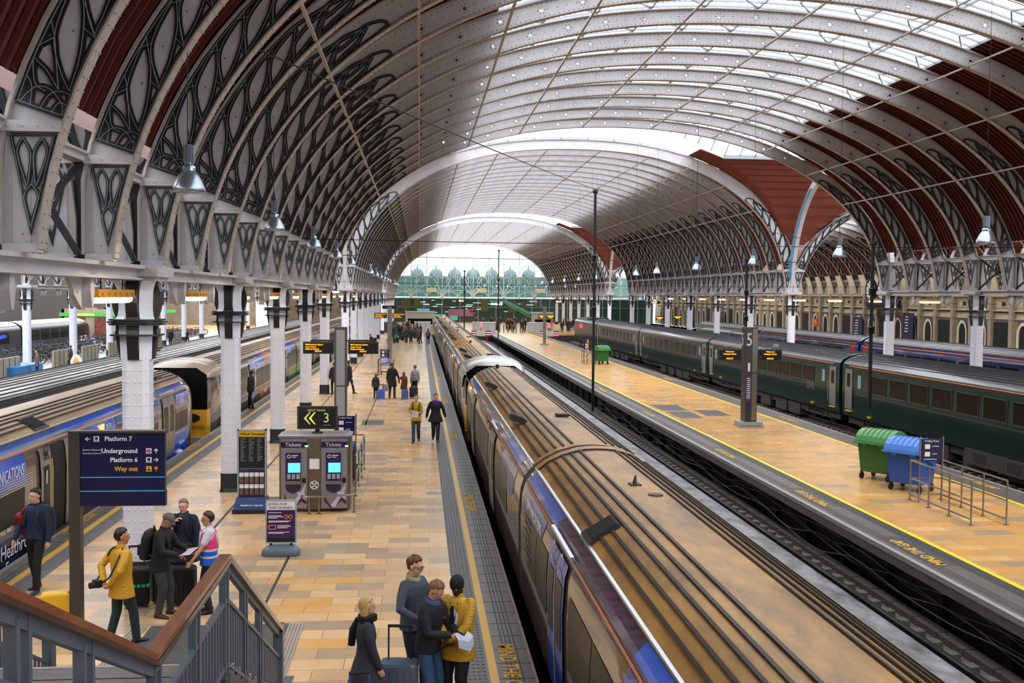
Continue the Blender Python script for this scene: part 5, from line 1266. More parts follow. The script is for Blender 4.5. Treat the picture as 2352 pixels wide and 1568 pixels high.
for i, x in enumerate((13.0, 15.2, 11.0, 20.2)): wire([(x, 48 + 9 * i, 7.6), (x, 48 + 9 * i, 13.6)], 'hair thin vertical cable hanging from the roof', .006, 0, 'vertical roof cables')
# ---------------------------------------------------------------- signs
def led_panel(parent, x0, x1, y, z0, z1, lines, name='display'):
    q = MB(); q.box(x0, x1, y - .05, y + .09, z0, z1); q.build(name, 'steelD', parent); d = parent.children[-1]
    q = MB(); q.box(x0 + .05, x1 - .05, y - .06, y - .05, z0 + .04, z1 - .05); q.build('screen', 'void', d)
    h = (z1 - z0 - .1) / len(lines)
    for i, (t, al, sz) in enumerate(lines):
        x = (x0 + x1) / 2 if al == 'CENTER' else x0 + .08 if al == 'LEFT' else x1 - .08
        text(t, h * sz, (x, y - .064, z1 - .05 - h * (i + .82)), FRONT, 'led', d, align=al, ext=.001, bold=.002)
e = empty('departure_display_pole', (-2.62, 35, 0), 0, 'tall grey pillar with two amber train displays over the trolley point', 'display pole')
q = MB(); q.box(-.21, .21, -.12, .12, 0, 4.2); q.build('pillar', 'steel', e); q = MB(); q.box(-.14, .14, -.14, -.12, .3, 2.2); q.box(-.14, .14, -.14, -.12, 2.25, 4.1); q.build('inset_panel', 'zinc', e); q = MB(); q.bar((-1.0, 0, 3.74), (1.0, 0, 3.74), .06); q.build('arm', 'steelD', e)
HX = [('0940 Heathrow Airport', 'LEFT', .8), ('calling at: This train', 'LEFT', .62), ('Heathrow Express', 'LEFT', .8), ('09:37:15', 'CENTER', .85)]
led_panel(e, -1.25, -.24, 0, 3.3, 3.7, HX); led_panel(e, .24, 1.25, 0, 3.3, 3.7, HX)
e = empty('display_pillar', (13.5, 41.3, 0), 0, 'tall steel platform 5 pillar with two amber displays on the right platform', 'display pillar')
q = MB(); q.box(-.25, .25, -.28, .28, .22, 4.1); q.build('pillar', 'steelD', e); q = MB(); q.box(.02, .23, -.295, -.28, .3, 2.2); q.box(.02, .23, -.295, -.28, 2.25, 4.05); q.build('inset_panel', 'steel', e); q = MB(); q.box(-.5, .5, -.45, .45, .0, .08); q.box(-.46, .46, -.42, .42, .1, .24); q.build('plinth', 'zinc', e)
text('5', .75, (-.11, -.29, 3.35), FRONT, 'wht', e, sx=.7); text('5', .75, (-.27, .1, 3.35), (pi / 2, 0, -pi / 2), 'wht', e, sx=.7)
q = MB(); q.box(-.22, .0, -.29, -.28, 1.05, 2.1); q.build('notice_panel', M.setdefault('purpP', mat('purple_panel', hexc('3f3a6a'), .4)), e); q = MB(); q.box(-.22, 0, -.29, -.28, .35, 1.0); q.build('blue_panel', 'navyT', e)
q = MB()
for i in range(11): q.box(-.2 + .01 * (i % 3), -.05, -.298, -.29, 2.0 - i * .08, 2.03 - i * .08)
q.box(-.16, -.07, -.298, -.29, 2.3, 2.65); q.build('lettering', 'wht', e)
PL = [('Welcome to', 'CENTER', .75), ('Paddington Station', 'CENTER', .75), ('...', 'LEFT', .5), ('09:37:15', 'CENTER', .85)]
led_panel(e, -1.35, -.35, 0, 2.72, 3.2, PL); led_panel(e, .35, 1.35, 0, 2.72, 3.2, PL)
q = MB(); q.bb((-1.0, 0, 3.35), (.12, .35, .1)); q.bb((1.1, 0, 3.35), (.12, .35, .1)); q.bar((1.1, 0, 3.2), (1.1, 0, 3.35), .03); q.bar((-1, 0, 3.2), (-1, 0, 3.35), .03); q.build('security_camera', 'zinc', e)
for (x, y, z, w_, lb) in ((-2.22, 78, 4.4, .95, 'distant grey pole with two small amber displays on the left platform'), (13.6, 112, 4.2, 0, 'distant plain steel pillar on the right platform')):
    e = empty('display_pole', (x, y, 0), 0, lb, 'display pole'); q = MB(); q.box(-.16, .16, -.12, .12, 0, z); q.build('pillar', 'steel', e); q = MB(); q.box(-.45, .45, -.35, .35, 0, .15); q.build('plinth', 'zinc', e)
    if w_: led_panel(e, -.2 - w_, -.2, 0, 3.55, 3.95, HX[:3]); led_panel(e, .2, .2 + w_, 0, 3.55, 3.95, HX[:3]); q = MB(); q.box(-.55, .55, -.05, .05, 4.25, 4.5); q.build('speaker_bar', 'void', e)
for x, y, z, lb in ((18.0, 151, 2.35, 'small amber display on the ticket office at the platform end, left of two'), (19.2, 151, 2.35, 'small amber display on the ticket office at the platform end, right of two'), (38, 150, 2.4, 'amber display in the right side span near the shops'), (34.8, 148, 2.3, 'short amber display beyond the dark blue train')):
    e = empty('amber_display', (x, y, 0), 0, lb, 'display'); q = MB(); q.box(-.6, .6, -.05, .05, z - .25, z + .25); q.build('housing', 'void', e); q = MB(); q.box(-.5, .5, -.07, -.05, z, z + .12); q.box(-.3, .3, -.07, -.05, z - .16, z - .06); q.build('lit_text', 'led', e); q = MB(); q.bar((0, .03, 0), (0, .03, z - .2), .06); q.build('post', 'steelD', e)
# platform 7 direction sign
e = empty('direction_sign', (-5.31, 16.5, 0), 0, 'large navy sign pointing to Platform 7, Underground and Way out on a bronze post', 'sign')
q = MB(); q.box(-.09, .08, -.06, .1, 0, 3.12); q.build('post', M.setdefault('bronze', mat('bronze_post', hexc('4d4640'), .35, metal=.4)), e); q = MB(); q.box(-.095, 1.36, -.07, .1, 3.1, 3.135); q.build('top_cap', 'bronze', e)
q = MB(); q.box(.08, 1.36, -.04, .06, 2.21, 3.1); q.box(.08, 1.37, -.05, .06, 1.96, 2.2); q.build('panel', M.setdefault('navyB', mat('deep_navy', hexc('10113f'), .3)), e)
q = MB(); q.box(.08, 1.36, -.045, -.04, 2.405, 2.415); q.box(.08, 1.36, -.055, -.045, 2.19, 2.2); q.build('cyan_line', M.setdefault('cyanl', mat('cyan_line', hexc('2f9cc8'), .4, emit=hexc('2f9cc8'), estr=.3)), e)
yf = -.045
for t, sz, x, z, m_, al in (('Platform 7', .098, .66, 2.98, 'wht', 'CENTER'), ('Underground', .1, .95, 2.79, 'wht', 'RIGHT'), ('Platform 6', .098, .95, 2.65, 'wht', 'RIGHT'), ('Way out', .098, .95, 2.51, 'yellow', 'RIGHT')): text(t, sz, (x, yf, z), FRONT, m_, e, align=al, bold=.002)
text('Bakerloo, District and', .031, (.4, yf, 2.83), FRONT, 'wht', e, align='RIGHT'); text('Circle line via Victoria', .031, (.4, yf, 2.775), FRONT, 'wht', e, align='RIGHT')
def arrow(x, z, d, m_, s_=.06):
    q = MB(); c = Vector((x, yf - .002, z)); u = Vector(d); n_ = Vector((-u.z, 0, u.x)); q.bar(c - u * s_ * .6, c + u * s_ * .6, .012, .004, (0, 1, 0)); q.bar(c + u * s_ * .6, c + n_ * s_ * .45, .012, .004, (0, 1, 0)); q.bar(c + u * s_ * .6, c - n_ * s_ * .45, .012, .004, (0, 1, 0)); q.build('arrow', m_, e)
arrow(.2, 3.01, (-1, 0, 0), 'wht'); arrow(1.23, 2.82, (0, 0, 1), 'wht'); arrow(1.23, 2.68, (1, 0, 0), 'wht'); arrow(1.23, 2.54, (0, 0, 1), 'yellow')
def picto(x, z, m_, kind):
    q = MB(); q.box(x - .042, x + .042, yf - .002, yf, z - .042, z + .042); q.build('pictogram', m_, e); o = e.children[-1]
    q = MB()
    if kind == 'ring': q.lathe([(.02, -.003), (.032, -.003), (.032, 0), (.02, 0)], (x, yf - .003, z), 16, 'y'); q.box(x - .038, x + .038, yf - .006, yf - .002, z - .006, z + .006)
    elif kind == 'train': q.box(x - .022, x + .022, yf - .004, yf - .002, z - .012, z + .028); q.box(x - .03, x + .03, yf - .004, yf - .002, z - .03, z - .022)
    else: q.box(x - .026, x + .026, yf - .004, yf - .002, z - .026, z - .006); q.bar((x, yf - .004, z), (x, yf - .004, z + .03), .01, .003, (0, 1, 0))
    q.build('pictogram_mark', 'redsign' if kind == 'ring' else 'navyB', o)
picto(.33, 3.01, 'wht', 'train'); picto(1.12, 2.82, 'wht', 'ring'); picto(1.12, 2.68, 'wht', 'train'); picto(1.12, 2.54, 'yellow', 'exit')
# ---------------------------------------------------------------- ticket machines
M['kgrey'] = mat('machine_grey', hexc('8e8c93'), .35, metal=.3); M['kbronze'] = mat('machine_bronze', hexc('6d5f50'), .4, metal=.3); M['kpurple'] = mat('machine_purple', hexc('2d1646'), .3, coat=.3); M['kscreen'] = emis('machine_screen', hexc('62d0ea'), .75)
tm = empty('ticket_machines', (-2.52, 25.3, 0), 0, 'pair of grey and purple ticket machines with lit blue screens, side by side', 'ticket machine')
q = MB(); body = [(-.86, .1), (-.8, -.02), (-.16, -.06), (.16, -.06), (.8, -.02), (.86, .1), (.86, .8), (-.86, .8)]
q.prism([(x, y) for x, y in body], .06, 1.8, 'z'); q.build('cabinet', 'kbronze', tm)
q = MB(); q.smooth = False; q.loft([[(x * 1.02, y, 1.8) for x, y in body], [(x * 1.03, y - .02, 1.85) for x, y in body], [(x * .9, y, 1.88) for x, y in body]]); q.build('top', 'kgrey', tm)
for s_, nm in ((-1, 'left'), (1, 'right')):
    cx = s_ * .48
    q = MB(); q.box(cx - .31, cx + .31, -.1, .0, .1, 1.78); q.build('machine_front', 'kgrey', tm); f = tm.children[-1]
    q = MB(); q.box(cx - .31, cx + .31, -.11, -.1, 1.58, 1.72); q.build('ticket_band', 'kpurple', f)
    text('Tickets', .13, (cx - .02, -.113, 1.61), FRONT, 'wht', f)
    q = MB(); pts = [(cx - .2, 1.45)] + [(cx - .2 + .0, .65)] + [(cx - .02 - .18 * math.cos(pi * k / 10), .62 - .14 * math.sin(pi * k / 10)) for k in range(11)] + [(cx + .16, 1.45)]
    q.prism(pts, -.125, -.1, 'y'); q.build('purple_panel', 'kpurple', f)
    q = MB(); q.prism([(-.02, 1.05), (-.06, 1.08), (-.02, 1.3)], 0, .01, 'x') if 0 else None
    q.box(cx - .14, cx + .15, -.15, -.125, .98, 1.21); q.build('screen', 'kscreen', f)
    q = MB(); q.box(cx - .2, cx + .16, -.2, -.12, .7, .78); q.build('ticket_tray', 'steel', f)
    q = MB()
    for k in range(3): q.box(cx - .16 + .11 * k, cx - .08 + .11 * k, -.15, -.125, .82, .94)
    q.build('keypad', 'zinc', f)
    q = MB(); q.box(cx + .19, cx + .28, -.11, -.1, .72, .84); q.build('coin_slot', 'void', f)
    q = MB(); q.lathe([(.03, -.01), (.045, -.01), (.045, .0), (.03, 0)], (cx - .12, -.127, 1.37), 14, 'y'); q.box(cx - .05, cx + .1, -.13, -.125, 1.38, 1.4); q.box(cx - .05, cx + .05, -.13, -.125, 1.34, 1.355); q.build('logo', 'wht', f)
    q = MB(); q.prism([(cx - .1, .15), (cx + .1, .42), (cx + .05, .5), (cx + .16, .5), (cx + .28, .72), (cx + .24, .48), (cx + .3, .3), (cx + .17, .38), (cx + .02, .12)], -.108, -.1, 'y'); q.build('star_graphic', M.setdefault('starg', mat('star_graphic', hexc('c9c4d6'), .4)), f)
    q = MB(); q.prism([(cx - .22, .45), (cx - .19, .3), (cx - .05, .12), (cx - .09, .11), (cx - .24, .28)], -.108, -.1, 'y'); q.prism([(cx + .05, .16), (cx + .16, .36), (cx + .3, .26), (cx + .28, .2), (cx + .17, .28)], -.11, -.1, 'y'); q.build('star_shadow', 'kpurple', f)
    q = MB(); q.box(cx + .26, cx + .33, -.12, -.1, 1.6, 1.63); q.build('green_light', M.setdefault('grl', emis('green_light', (.1, 1, .2), 4)), f)
q = MB(); q.box(-.12, .12, -.075, -.06, 1.05, 1.3); q.build('notice', 'wht', tm)
q = MB(); q.lathe([(.085, -.012), (.105, -.012), (.105, 0), (.085, 0)], (0, -.065, .66), 24, 'y'); q.bar((-.06, -.07, .6), (.06, -.07, .72), .03, .01, (0, 1, 0)); q.bar((-.06, -.07, .72), (.06, -.07, .6), .03, .01, (0, 1, 0)); q.build('round_emblem', 'wht', tm)
q = MB(); P = [(-.3, -.22, .42), (-.15, -.3, .42), (.2, -.3, .42), (.9, -.24, .45), (1.0, -.1, .45)]; q.tube(bez(P, 6), .025, 8)
for x, y in ((-.1, -.3), (.13, -.3), (.96, -.14)): q.tube([(x, y, .0), (x, y, .42)], .022, 8); q.lathe([(.05, 0), (.05, .02), (0, .02)], (x, y, 0), 10)
q.build('foot_rail', 'steel', tm)
sc_ = empty('next_train_screen', (-2.48, 25.6, 1.88), 0, 'black screen reading NEXT TRAIN 3 minutes, standing on the ticket machines', 'screen')
q = MB(); q.box(-.49, .49, -.05, .05, .1, .66); q.build('frame', 'steelD', sc_); q = MB(); q.box(-.44, .44, -.055, -.05, .14, .62); q.build('panel', 'void', sc_); q = MB(); q.box(-.05, .05, -.04, .04, 0, .1); q.lathe([(.14, 0), (.12, .03), (0, .03)], n=16); q.build('foot', 'void', sc_)
yt = mat('screen_letters', hexc('b9c06a'), .5, emit=hexc('b9c06a'), estr=.25); yt2 = mat('screen_yellow', hexc('e8d024'), .5, emit=hexc('e8d024'), estr=.35)
text('NEXT TRAIN', .075, (-.02, -.06, .54), FRONT, yt, sc_); text('3', .33, (.22, -.06, .27), FRONT, yt, sc_); text('minutes', .055, (.23, -.06, .19), FRONT, 'zinc', sc_)
for x, m_ in ((-.33, yt), (-.21, yt2)):
    q = MB(); q.prism([(x, .37), (x + .14, .52), (x + .17, .52), (x + .06, .37), (x + .17, .22), (x + .14, .22)], -.062, -.056, 'y'); q.build('chevron', m_, sc_)
# which terminal stand
e = empty('leaflet_stand', (-4.03, 25.4, 0), 0, 'Which Terminal information stand with rows of leaflets and a blue base', 'information stand')
q = MB(); q.box(-.35, -.31, -.04, .06, .3, 2.0); q.box(.31, .35, -.04, .06, .3, 2.0); q.box(-.35, .35, -.04, .06, 1.97, 2.0); q.build('frame', 'zinc', e); q = MB(); q.box(-.31, .31, -.02, .05, 1.82, 1.97); q.build('yellow_header', M.setdefault('hdr', mat('header_yellow', hexc('e0b420'), .4)), e)
text('Which Terminal?', .085, (.02, -.025, 1.86), FRONT, 'void', e, bold=.001); q = MB(); q.box(-.31, .31, -.02, .05, 1.05, 1.82); q.build('black_panel', 'void', e)
q = MB()
for c in range(3):
    for r in range(16):
        rr2 = random.Random(c * 20 + r); q.box(-.27 + .2 * c, -.27 + .2 * c + .05 + .09 * rr2.random(), -.026, -.02, 1.77 - r * .036, 1.779 - r * .036)
q.build('small_print', 'zinc', e); q = MB(); q.box(-.31, .31, -.03, .05, .98, 1.04); q.box(-.31, .31, -.02, .05, .36, .98); q.build('rack_back', 'navyT', e)
q = MB(); q2 = MB()
for r in range(2):
    for c in range(5): q.box(-.29 + .12 * c, -.19 + .12 * c, -.08, -.03, .86 - r * .28, .95 - r * .28); q2.box(-.285 + .12 * c, -.195 + .12 * c, -.07, -.03, .7 - r * .28, .86 - r * .28)
q.build('leaflet_tops', 'wht', e); q2.build('leaflets', mat('leaflet_print', hexc('8a6f6a'), .5, noise=.9, nscale=40), e)
q = MB(); q.prism([(-.08, .36), (.3, .36), (.4, .1), (-.2, .1)], -.36, .36, 'x') if 0 else q.loft([[(-.36, -.1, .36), (.36, -.1, .36), (.36, .2, .36), (-.36, .2, .36)], [(-.4, -.3, .1), (.4, -.3, .1), (.4, .3, .1), (-.4, .3, .1)]]); q.build('blue_base', mat('base_blue', hexc('12366e'), .35), e); q = MB(); q.loft([[(-.42, -.34, z), (.42, -.34, z), (.42, .34, z), (-.42, .34, z)] for z in (0, .1)]); q.build('foot', 'rubber', e)
text('Heathrow express', .07, (.03, -.28, .18), (pi / 2 - .6, 0, 0), 'wht', e)
# a-board
e = empty('pavement_sign', (-2.77, 21.1, 0), 0, 'purple poster board reading BUYING YOUR TICKET ON BOARD on a rounded grey base', 'sign')
q = MB(); q.box(-.31, .31, -.03, .03, .24, 1.12); q.build('frame', 'zinc', e); q = MB(); q.box(-.28, .28, -.035, -.03, .27, .92); q.build('poster', M.setdefault('pp', mat('poster_purple', hexc('3d1a5a'), .3)), e); q = MB(); q.box(-.28, .28, -.035, -.03, .92, 1.09); q.build('poster_header', 'wht', e)
q = MB(); q.box(-.28, .28, -.036, -.035, .27, .35); q.build('poster_footer', 'void', e)
text('BUYING YOUR', .066, (-.25, -.037, 1.02), FRONT, 'kpurple', e, align='LEFT', sx=.85); text('TICKET ON BOARD?', .062, (-.25, -.037, .945), FRONT, 'kpurple', e, align='LEFT', sx=.85)
q = MB()
for i, (z, l) in enumerate(((.86, .26), (.8, .26), (.775, .3), (.75, .18), (.69, .44), (.67, .4), (.6, .24), (.575, .27), (.55, .2), (.46, .42), (.44, .3))): x = -.25 if i not in (6, 7, 8) else -.07; q.box(x, x + l, -.038, -.036, z, z + .012)
q.build('small_print', 'wht', e); q = MB()
for a, b_ in (((.1, .73), (.2, .83)), ((.1, .83), (.2, .73)), ((.08, .74), (.08, .82)), ((.22, .74), (.22, .82)), ((-.24, .53), (-.12, .53)), ((-.24, .61), (-.12, .61)), ((-.24, .53), (-.24, .61)), ((-.11, .52), (-.11, .62))): q.bar((a[0], -.038, a[1]), (b_[0], -.038, b_[1]), .012, .003, (0, 1, 0))
q.build('yellow_icons', 'yellow', e)
q = MB(); q.smooth = True; rings = []
for z, k in ((0, .96), (.03, 1), (.1, .97), (.17, .8), (.2, .55)):
    ring = []
    for t in range(28):
        a = 2 * pi * t / 28; ca, sa = math.cos(a), math.sin(a); ring.append((.39 * k * math.copysign(abs(ca) ** .55, ca), .2 * k * math.copysign(abs(sa) ** .6, sa), z))
    rings.append(ring)
q.loft(rings); q.build('base', mat('base_slate', hexc('5c6b74'), .45), e); q = MB(); q.box(-.23, -.18, -.02, .02, .15, .26); q.box(.18, .23, -.02, .02, .15, .26); q.build('spring_foot', 'void', e)
# ---------------------------------------------------------------- bins
def bin_(x, y, rz, m_, m2, lb, group='large wheeled bins'):
    e = empty('wheeled_bin', (x, y, 0), rz, lb, 'bin', group); q = MB()
    q.loft([[(-.52 + k, -.42 + k, z), (.52 - k, -.42 + k, z), (.52 - k, .42 - k, z), (-.52 + k, .42 - k, z)] for k, z in ((.07, .22), (.0, 1.08))]); q.build('body', m_, e)
    q = MB(); q.smooth = False; N = 12; rings = []
    prof = [(-.5, 1.08), (-.5, 1.14), (-.44, 1.28), (-.3, 1.4), (-.1, 1.47), (.12, 1.46), (.32, 1.38), (.45, 1.24), (.48, 1.1)]
    q.prism([(a, b) for a, b in prof], -.57, .57, 'x'); q.build('lid', m2, e); q = MB()
    for x_ in (-.38, -.23, -.08, .08, .23, .38): q.tube([(x_, a, b + .012) for a, b in prof[2:8]], .014, 5)
    q.box(-.6, .6, -.56, -.48, 1.06, 1.11); q.build('lid_ribs', m2, e)
    q = MB()
    for s_ in (-1, 1): q.bar((s_ * .585, -.4, 1.15), (s_ * .585, .12, .72), .06, .03, (1, 0, 0)); q.bb((s_ * .585, .1, .72), (.04, .16, .16))
    q.build('lifting_arm', m_, e)
    q = MB(); q.box(-.35, -.2, -.5, -.44, .98, 1.05); q.box(.2, .35, -.5, -.44, .98, 1.05); q.build('front_handle', m2, e)
    for sx in (-1, 1):
        for sy in (-1, 1):
            q = MB(); q.lathe([(0, -.025), (.1, -.025), (.1, .025), (0, .025)], (sx * .42, sy * .33, .1), 16, 'x'); q.bar((sx * .42, sy * .33, .1), (sx * .42, sy * .33, .24), .07, .05); q.build('castor', 'rubber', e)
gb = mat('bin_green', hexc('2f6b34'), .45); gl_ = mat('bin_green_lid', hexc('4c8a4e'), .45); bb_ = mat('bin_blue', hexc('2454b0'), .45); bl_ = mat('bin_blue_lid', hexc('4e7fd0'), .45)
bin_(13.55, 29.15, -.95, gb, gl_, 'large green wheeled bin beside the blue bin on the right platform'); bin_(13.62, 27.4, -.95, bb_, bl_, 'large blue wheeled bin between the green bin and the trolley rails')
bin_(14.3, 80.6, .5, gb, gl_, 'distant green wheeled bin by the far trolley stand')
# ---------------------------------------------------------------- trolley points
def trolley_bay(x, y, w_, l, lb, sign_lb, parts=4, sy=0, facing=1):
    e = empty('trolley_rail', (x, y, 0), 0, lb, 'trolley rail'); n = parts
    for s_ in (0, 1):
        for k in range(n):
            q = MB(); xx = w_ * s_; yy = l * k / (n - 1); q.tube([(xx, yy, 0), (xx, yy, 1.05)], .022, 8); q.lathe([(.06, 0), (.06, .015), (0, .015)], (xx, yy, 0), 10); q.build('post', 'steel', e)
    q = MB()
    for z in (.14, .58, 1.05): q.tube([(0, 0, z), (0, l, z), (w_, l, z), (w_, 0, z)], .022, 8)
    q.build('rails', 'steel', e)
    s2 = empty('trolley_point_sign', (x + .1, y + l - .3, 0), 0, sign_lb, 'sign'); q = MB()
    for xx in (0, .62): q.tube([(xx, 0, 0), (xx, 0, 1.72)], .02, 8)
    q.build('post', 'steel', s2); q = MB(); q.box(.03, .59, -.02, .01, 1.08, 1.66); q.build('panel', 'navyB', s2); text('Trolley Point', .075, (.3, -.024, 1.58), FRONT, 'wht', s2); q = MB(); q.box(.12, .26, -.024, -.02, 1.4, 1.52); q.box(.12, .26, -.024, -.02, 1.2, 1.32); q.box(.32, .5, -.024, -.02, 1.46, 1.475); q.box(.32, .46, -.024, -.02, 1.26, 1.275); q.box(.1, .45, -.024, -.02, 1.12, 1.135); q.build('pictures', 'wht', s2)
trolley_bay(12.92, 23.0, .87, 3.05, 'empty stainless steel trolley rails in front of the blue bin', 'navy Trolley Point sign behind the steel rails on the right platform')
trolley_bay(-2.6, 27.2, .95, 4.2, 'steel trolley rails holding blue trolleys behind the ticket machines', 'navy Trolley Point sign with pictures, in front of the grey display pillar')
trolley_bay(-2.7, 68.0, 1.0, 2.0, 'distant steel trolley rails in the middle of the left platform', 'small navy trolley sign on the distant rails', 3)
trolley_bay(13.0, 79.5, .9, 2.6, 'distant trolley rails beside the far green bin', 'small navy trolley sign by the far green bin', 3)
e = empty('striped_post', (13.3, 81.0, 0), 0, 'yellow and orange striped post standing by the far green bin', 'post'); q = MB(); q.tube([(0, 0, 0), (0, 0, 1.9)], .06, 10); q.build('post', 'yellow', e); q = MB()
for k in range(4): q.tube([(0, 0, .2 + .45 * k), (0, 0, .35 + .45 * k)], .065, 10)
q.build('band', 'orangeT', e)
def trolley(x, y, lb, z=0):
    e = empty('luggage_trolley', (x, y, z), 0, lb, 'trolley', 'blue luggage trolleys'); q = MB(); q.bar((-.3, -.3, .18), (-.3, .5, .18), .03); q.bar((.3, -.3, .18), (.3, .5, .18), .03)
    for yy in (-.3, 0, .3, .5): q.bar((-.3, yy, .2), (.3, yy, .2), .02)
    q.bar((-.3, -.3, .2), (-.28, -.42, .98), .03); q.bar((.3, -.3, .2), (.28, -.42, .98), .03)
    for zz in (.45, .65): q.bar((-.3, -.36, zz), (.3, -.36, zz), .02)
    q.build('frame', 'steelD', e); q = MB(); q.tube([(-.3, -.44, 1.0), (.3, -.44, 1.0)], .03, 8); q.tube([(-.3, -.43, .96), (-.3, -.44, 1.02)], .04, 8); q.build('handle', 'blueA', e); q = MB(); q.bb((0, -.36, .8), (.5, .03, .12)); q.build('advert_panel', 'blueA', e)
    for sx in (-1, 1):
        q = MB(); q.lathe([(0, -.02), (.08, -.02), (.08, .02), (0, .02)], (sx * .28, .3, .08), 12, 'x'); q.lathe([(0, -.02), (.08, -.02), (.08, .02), (0, .02)], (sx * .28, -.25, .08), 12, 'x'); q.build('wheel', 'rubber', e)
for i in range(8): trolley(-2.13, 27.7 + .42 * i, 'blue luggage trolley nested in the rails, %s behind the ticket machines' % ORD[i])
trolley(-2.2, 68.8, 'distant luggage trolley parked in the far rails')
# suitcase helper
def suitcase(x, y, rz, w_, d, h, m_, lb, hand=.35, mh='dark', tilt=0, z=0, ribs=True):
    e = empty('suitcase', (x, y, z), rz, lb, 'suitcase'); e.rotation_euler = (tilt, 0, rz); q = MB(); q.smooth = False; rings = []
    for zz, k in ((.05, .9), (.08, 1), (h - .03, 1), (h, .88)):
        ring = []
        for t in range(20):
            a = 2 * pi * t / 20; ca, sa = math.cos(a), math.sin(a); ring.append((w_ / 2 * k * math.copysign(abs(ca) ** .35, ca), d / 2 * k * math.copysign(abs(sa) ** .35, sa), zz))
        rings.append(ring)
    q.loft(rings); q.build('shell', m_, e)
    if ribs:
        q = MB()
        for i in range(5): xx = -w_ * .36 + w_ * .18 * i; q.bar((xx, -d / 2 - .004, .12), (xx, -d / 2 - .004, h - .08), .02, .012, (0, 1, 0)); q.bar((xx, d / 2 + .004, .12), (xx, d / 2 + .004, h - .08), .02, .012, (0, 1, 0))
        q.build('shell_ribs', m_, e)
    if hand:
        q = MB()
        for s_ in (-1, 1): q.tube([(s_ * w_ * .28, d * .25, h - .02), (s_ * w_ * .28, d * .25, h + hand)], .012, 6)
        q.build('telescopic_handle', mh, e); q = MB(); q.tube([(-w_ * .3, d * .25, h + hand), (w_ * .3, d * .25, h + hand)], .02, 8); q.build('grip', 'rubber', e)
    for sx in (-1, 1):
        for sy in (-1, 1):
            q = MB(); q.lathe([(0, -.015), (.03, -.015), (.03, .015), (0, .015)], (sx * w_ * .38, sy * d * .3, .03), 10, 'x'); q.build('wheel', 'rubber', e)
    return e
# ---------------------------------------------------------------- people
def remesh(mb, mats, name, voxel, smooth_it=2, bumpy=0):
    me = mb.mesh(name, mats); o = bpy.data.objects.new('tmp', me); COL.objects.link(o)
    m = o.modifiers.new('r', 'REMESH'); m.mode = 'VOXEL'; m.voxel_size = voxel; m.use_smooth_shade = True
    if smooth_it: s = o.modifiers.new('s', 'SMOOTH'); s.iterations = smooth_it; s.factor = .5
    bpy.context.view_layer.update()
    out = bpy.data.meshes.new_from_object(o.evaluated_get(bpy.context.evaluated_depsgraph_get())); out.name = name
    bpy.data.objects.remove(o); bpy.data.meshes.remove(me); out.materials.clear()
    for k in (mats if isinstance(mats, (list, tuple)) else [mats]): out.materials.append(M[k] if isinstance(k, str) else k)
    return out
def capsule(mb, pts, rs, n=12, flat=1.0):
    """chain with rounded ends"""
    P = [Vector(p) for p in pts]; a = (P[0] - P[1]).normalized(); b = (P[-1] - P[-2]).normalized(); Q = []; R = []
    for k in (1, .87, .5): Q.append(P[0] + a * rs[0] * k); R.append(rs[0] * math.sqrt(max(0.02, 1 - k * k)))
    for p, r in zip(P, rs): Q.append(p); R.append(r)
    for k in (.5, .87, 1): Q.append(P[-1] + b * rs[-1] * k); R.append(rs[-1] * math.sqrt(max(0.02, 1 - k * k)))
    mb.tube(Q, R, n)
def rings(mb, secs, n=20, p=.85):
    """vertical loft of superellipse sections (cx,cy,z,rx,ry)"""
    R = []
    for cx, cy, z, rx, ry in secs:
        R.append([(cx + rx * math.copysign(abs(math.cos(2 * pi * t / n)) ** p, math.cos(2 * pi * t / n)), cy + ry * math.copysign(abs(math.sin(2 * pi * t / n)) ** p, math.sin(2 * pi * t / n)), z) for t in range(n)])
    mb.loft(R)
def ball(mb, c, r, n=16):
    sx, sy, sz = r; prof = [(math.sin(pi * k / 10), -math.cos(pi * k / 10)) for k in range(11)]; vs = []; N = n
    R = [[(c[0] + sx * a * math.cos(2 * pi * t / N), c[1] + sy * a * math.sin(2 * pi * t / N), c[2] + sz * b) for t in range(N)] for a, b in prof]
    mb.loft([[(p[0], p[1], p[2]) for p in q] for q in R], cap=False)
def ik(a, t, l1, l2, pole):
    a = Vector(a); t = Vector(t); d = t - a; L = min(d.length, (l1 + l2) * .995); d = d.normalized(); t = a + d * L
    x = (l1 * l1 - l2 * l2 + L * L) / (2 * L); h = math.sqrt(max(l1 * l1 - x * x, 0)); pl = Vector(pole); pl = pl - d * pl.dot(d); pl = pl.normalized() if pl.length > 1e-4 else Vector((0, -1, 0))
    return a + d * x + pl * h, t
SK = {}
def skin(col): return SK.setdefault(col, mat('skin_' + col, hexc(col), .5))
CL = {}
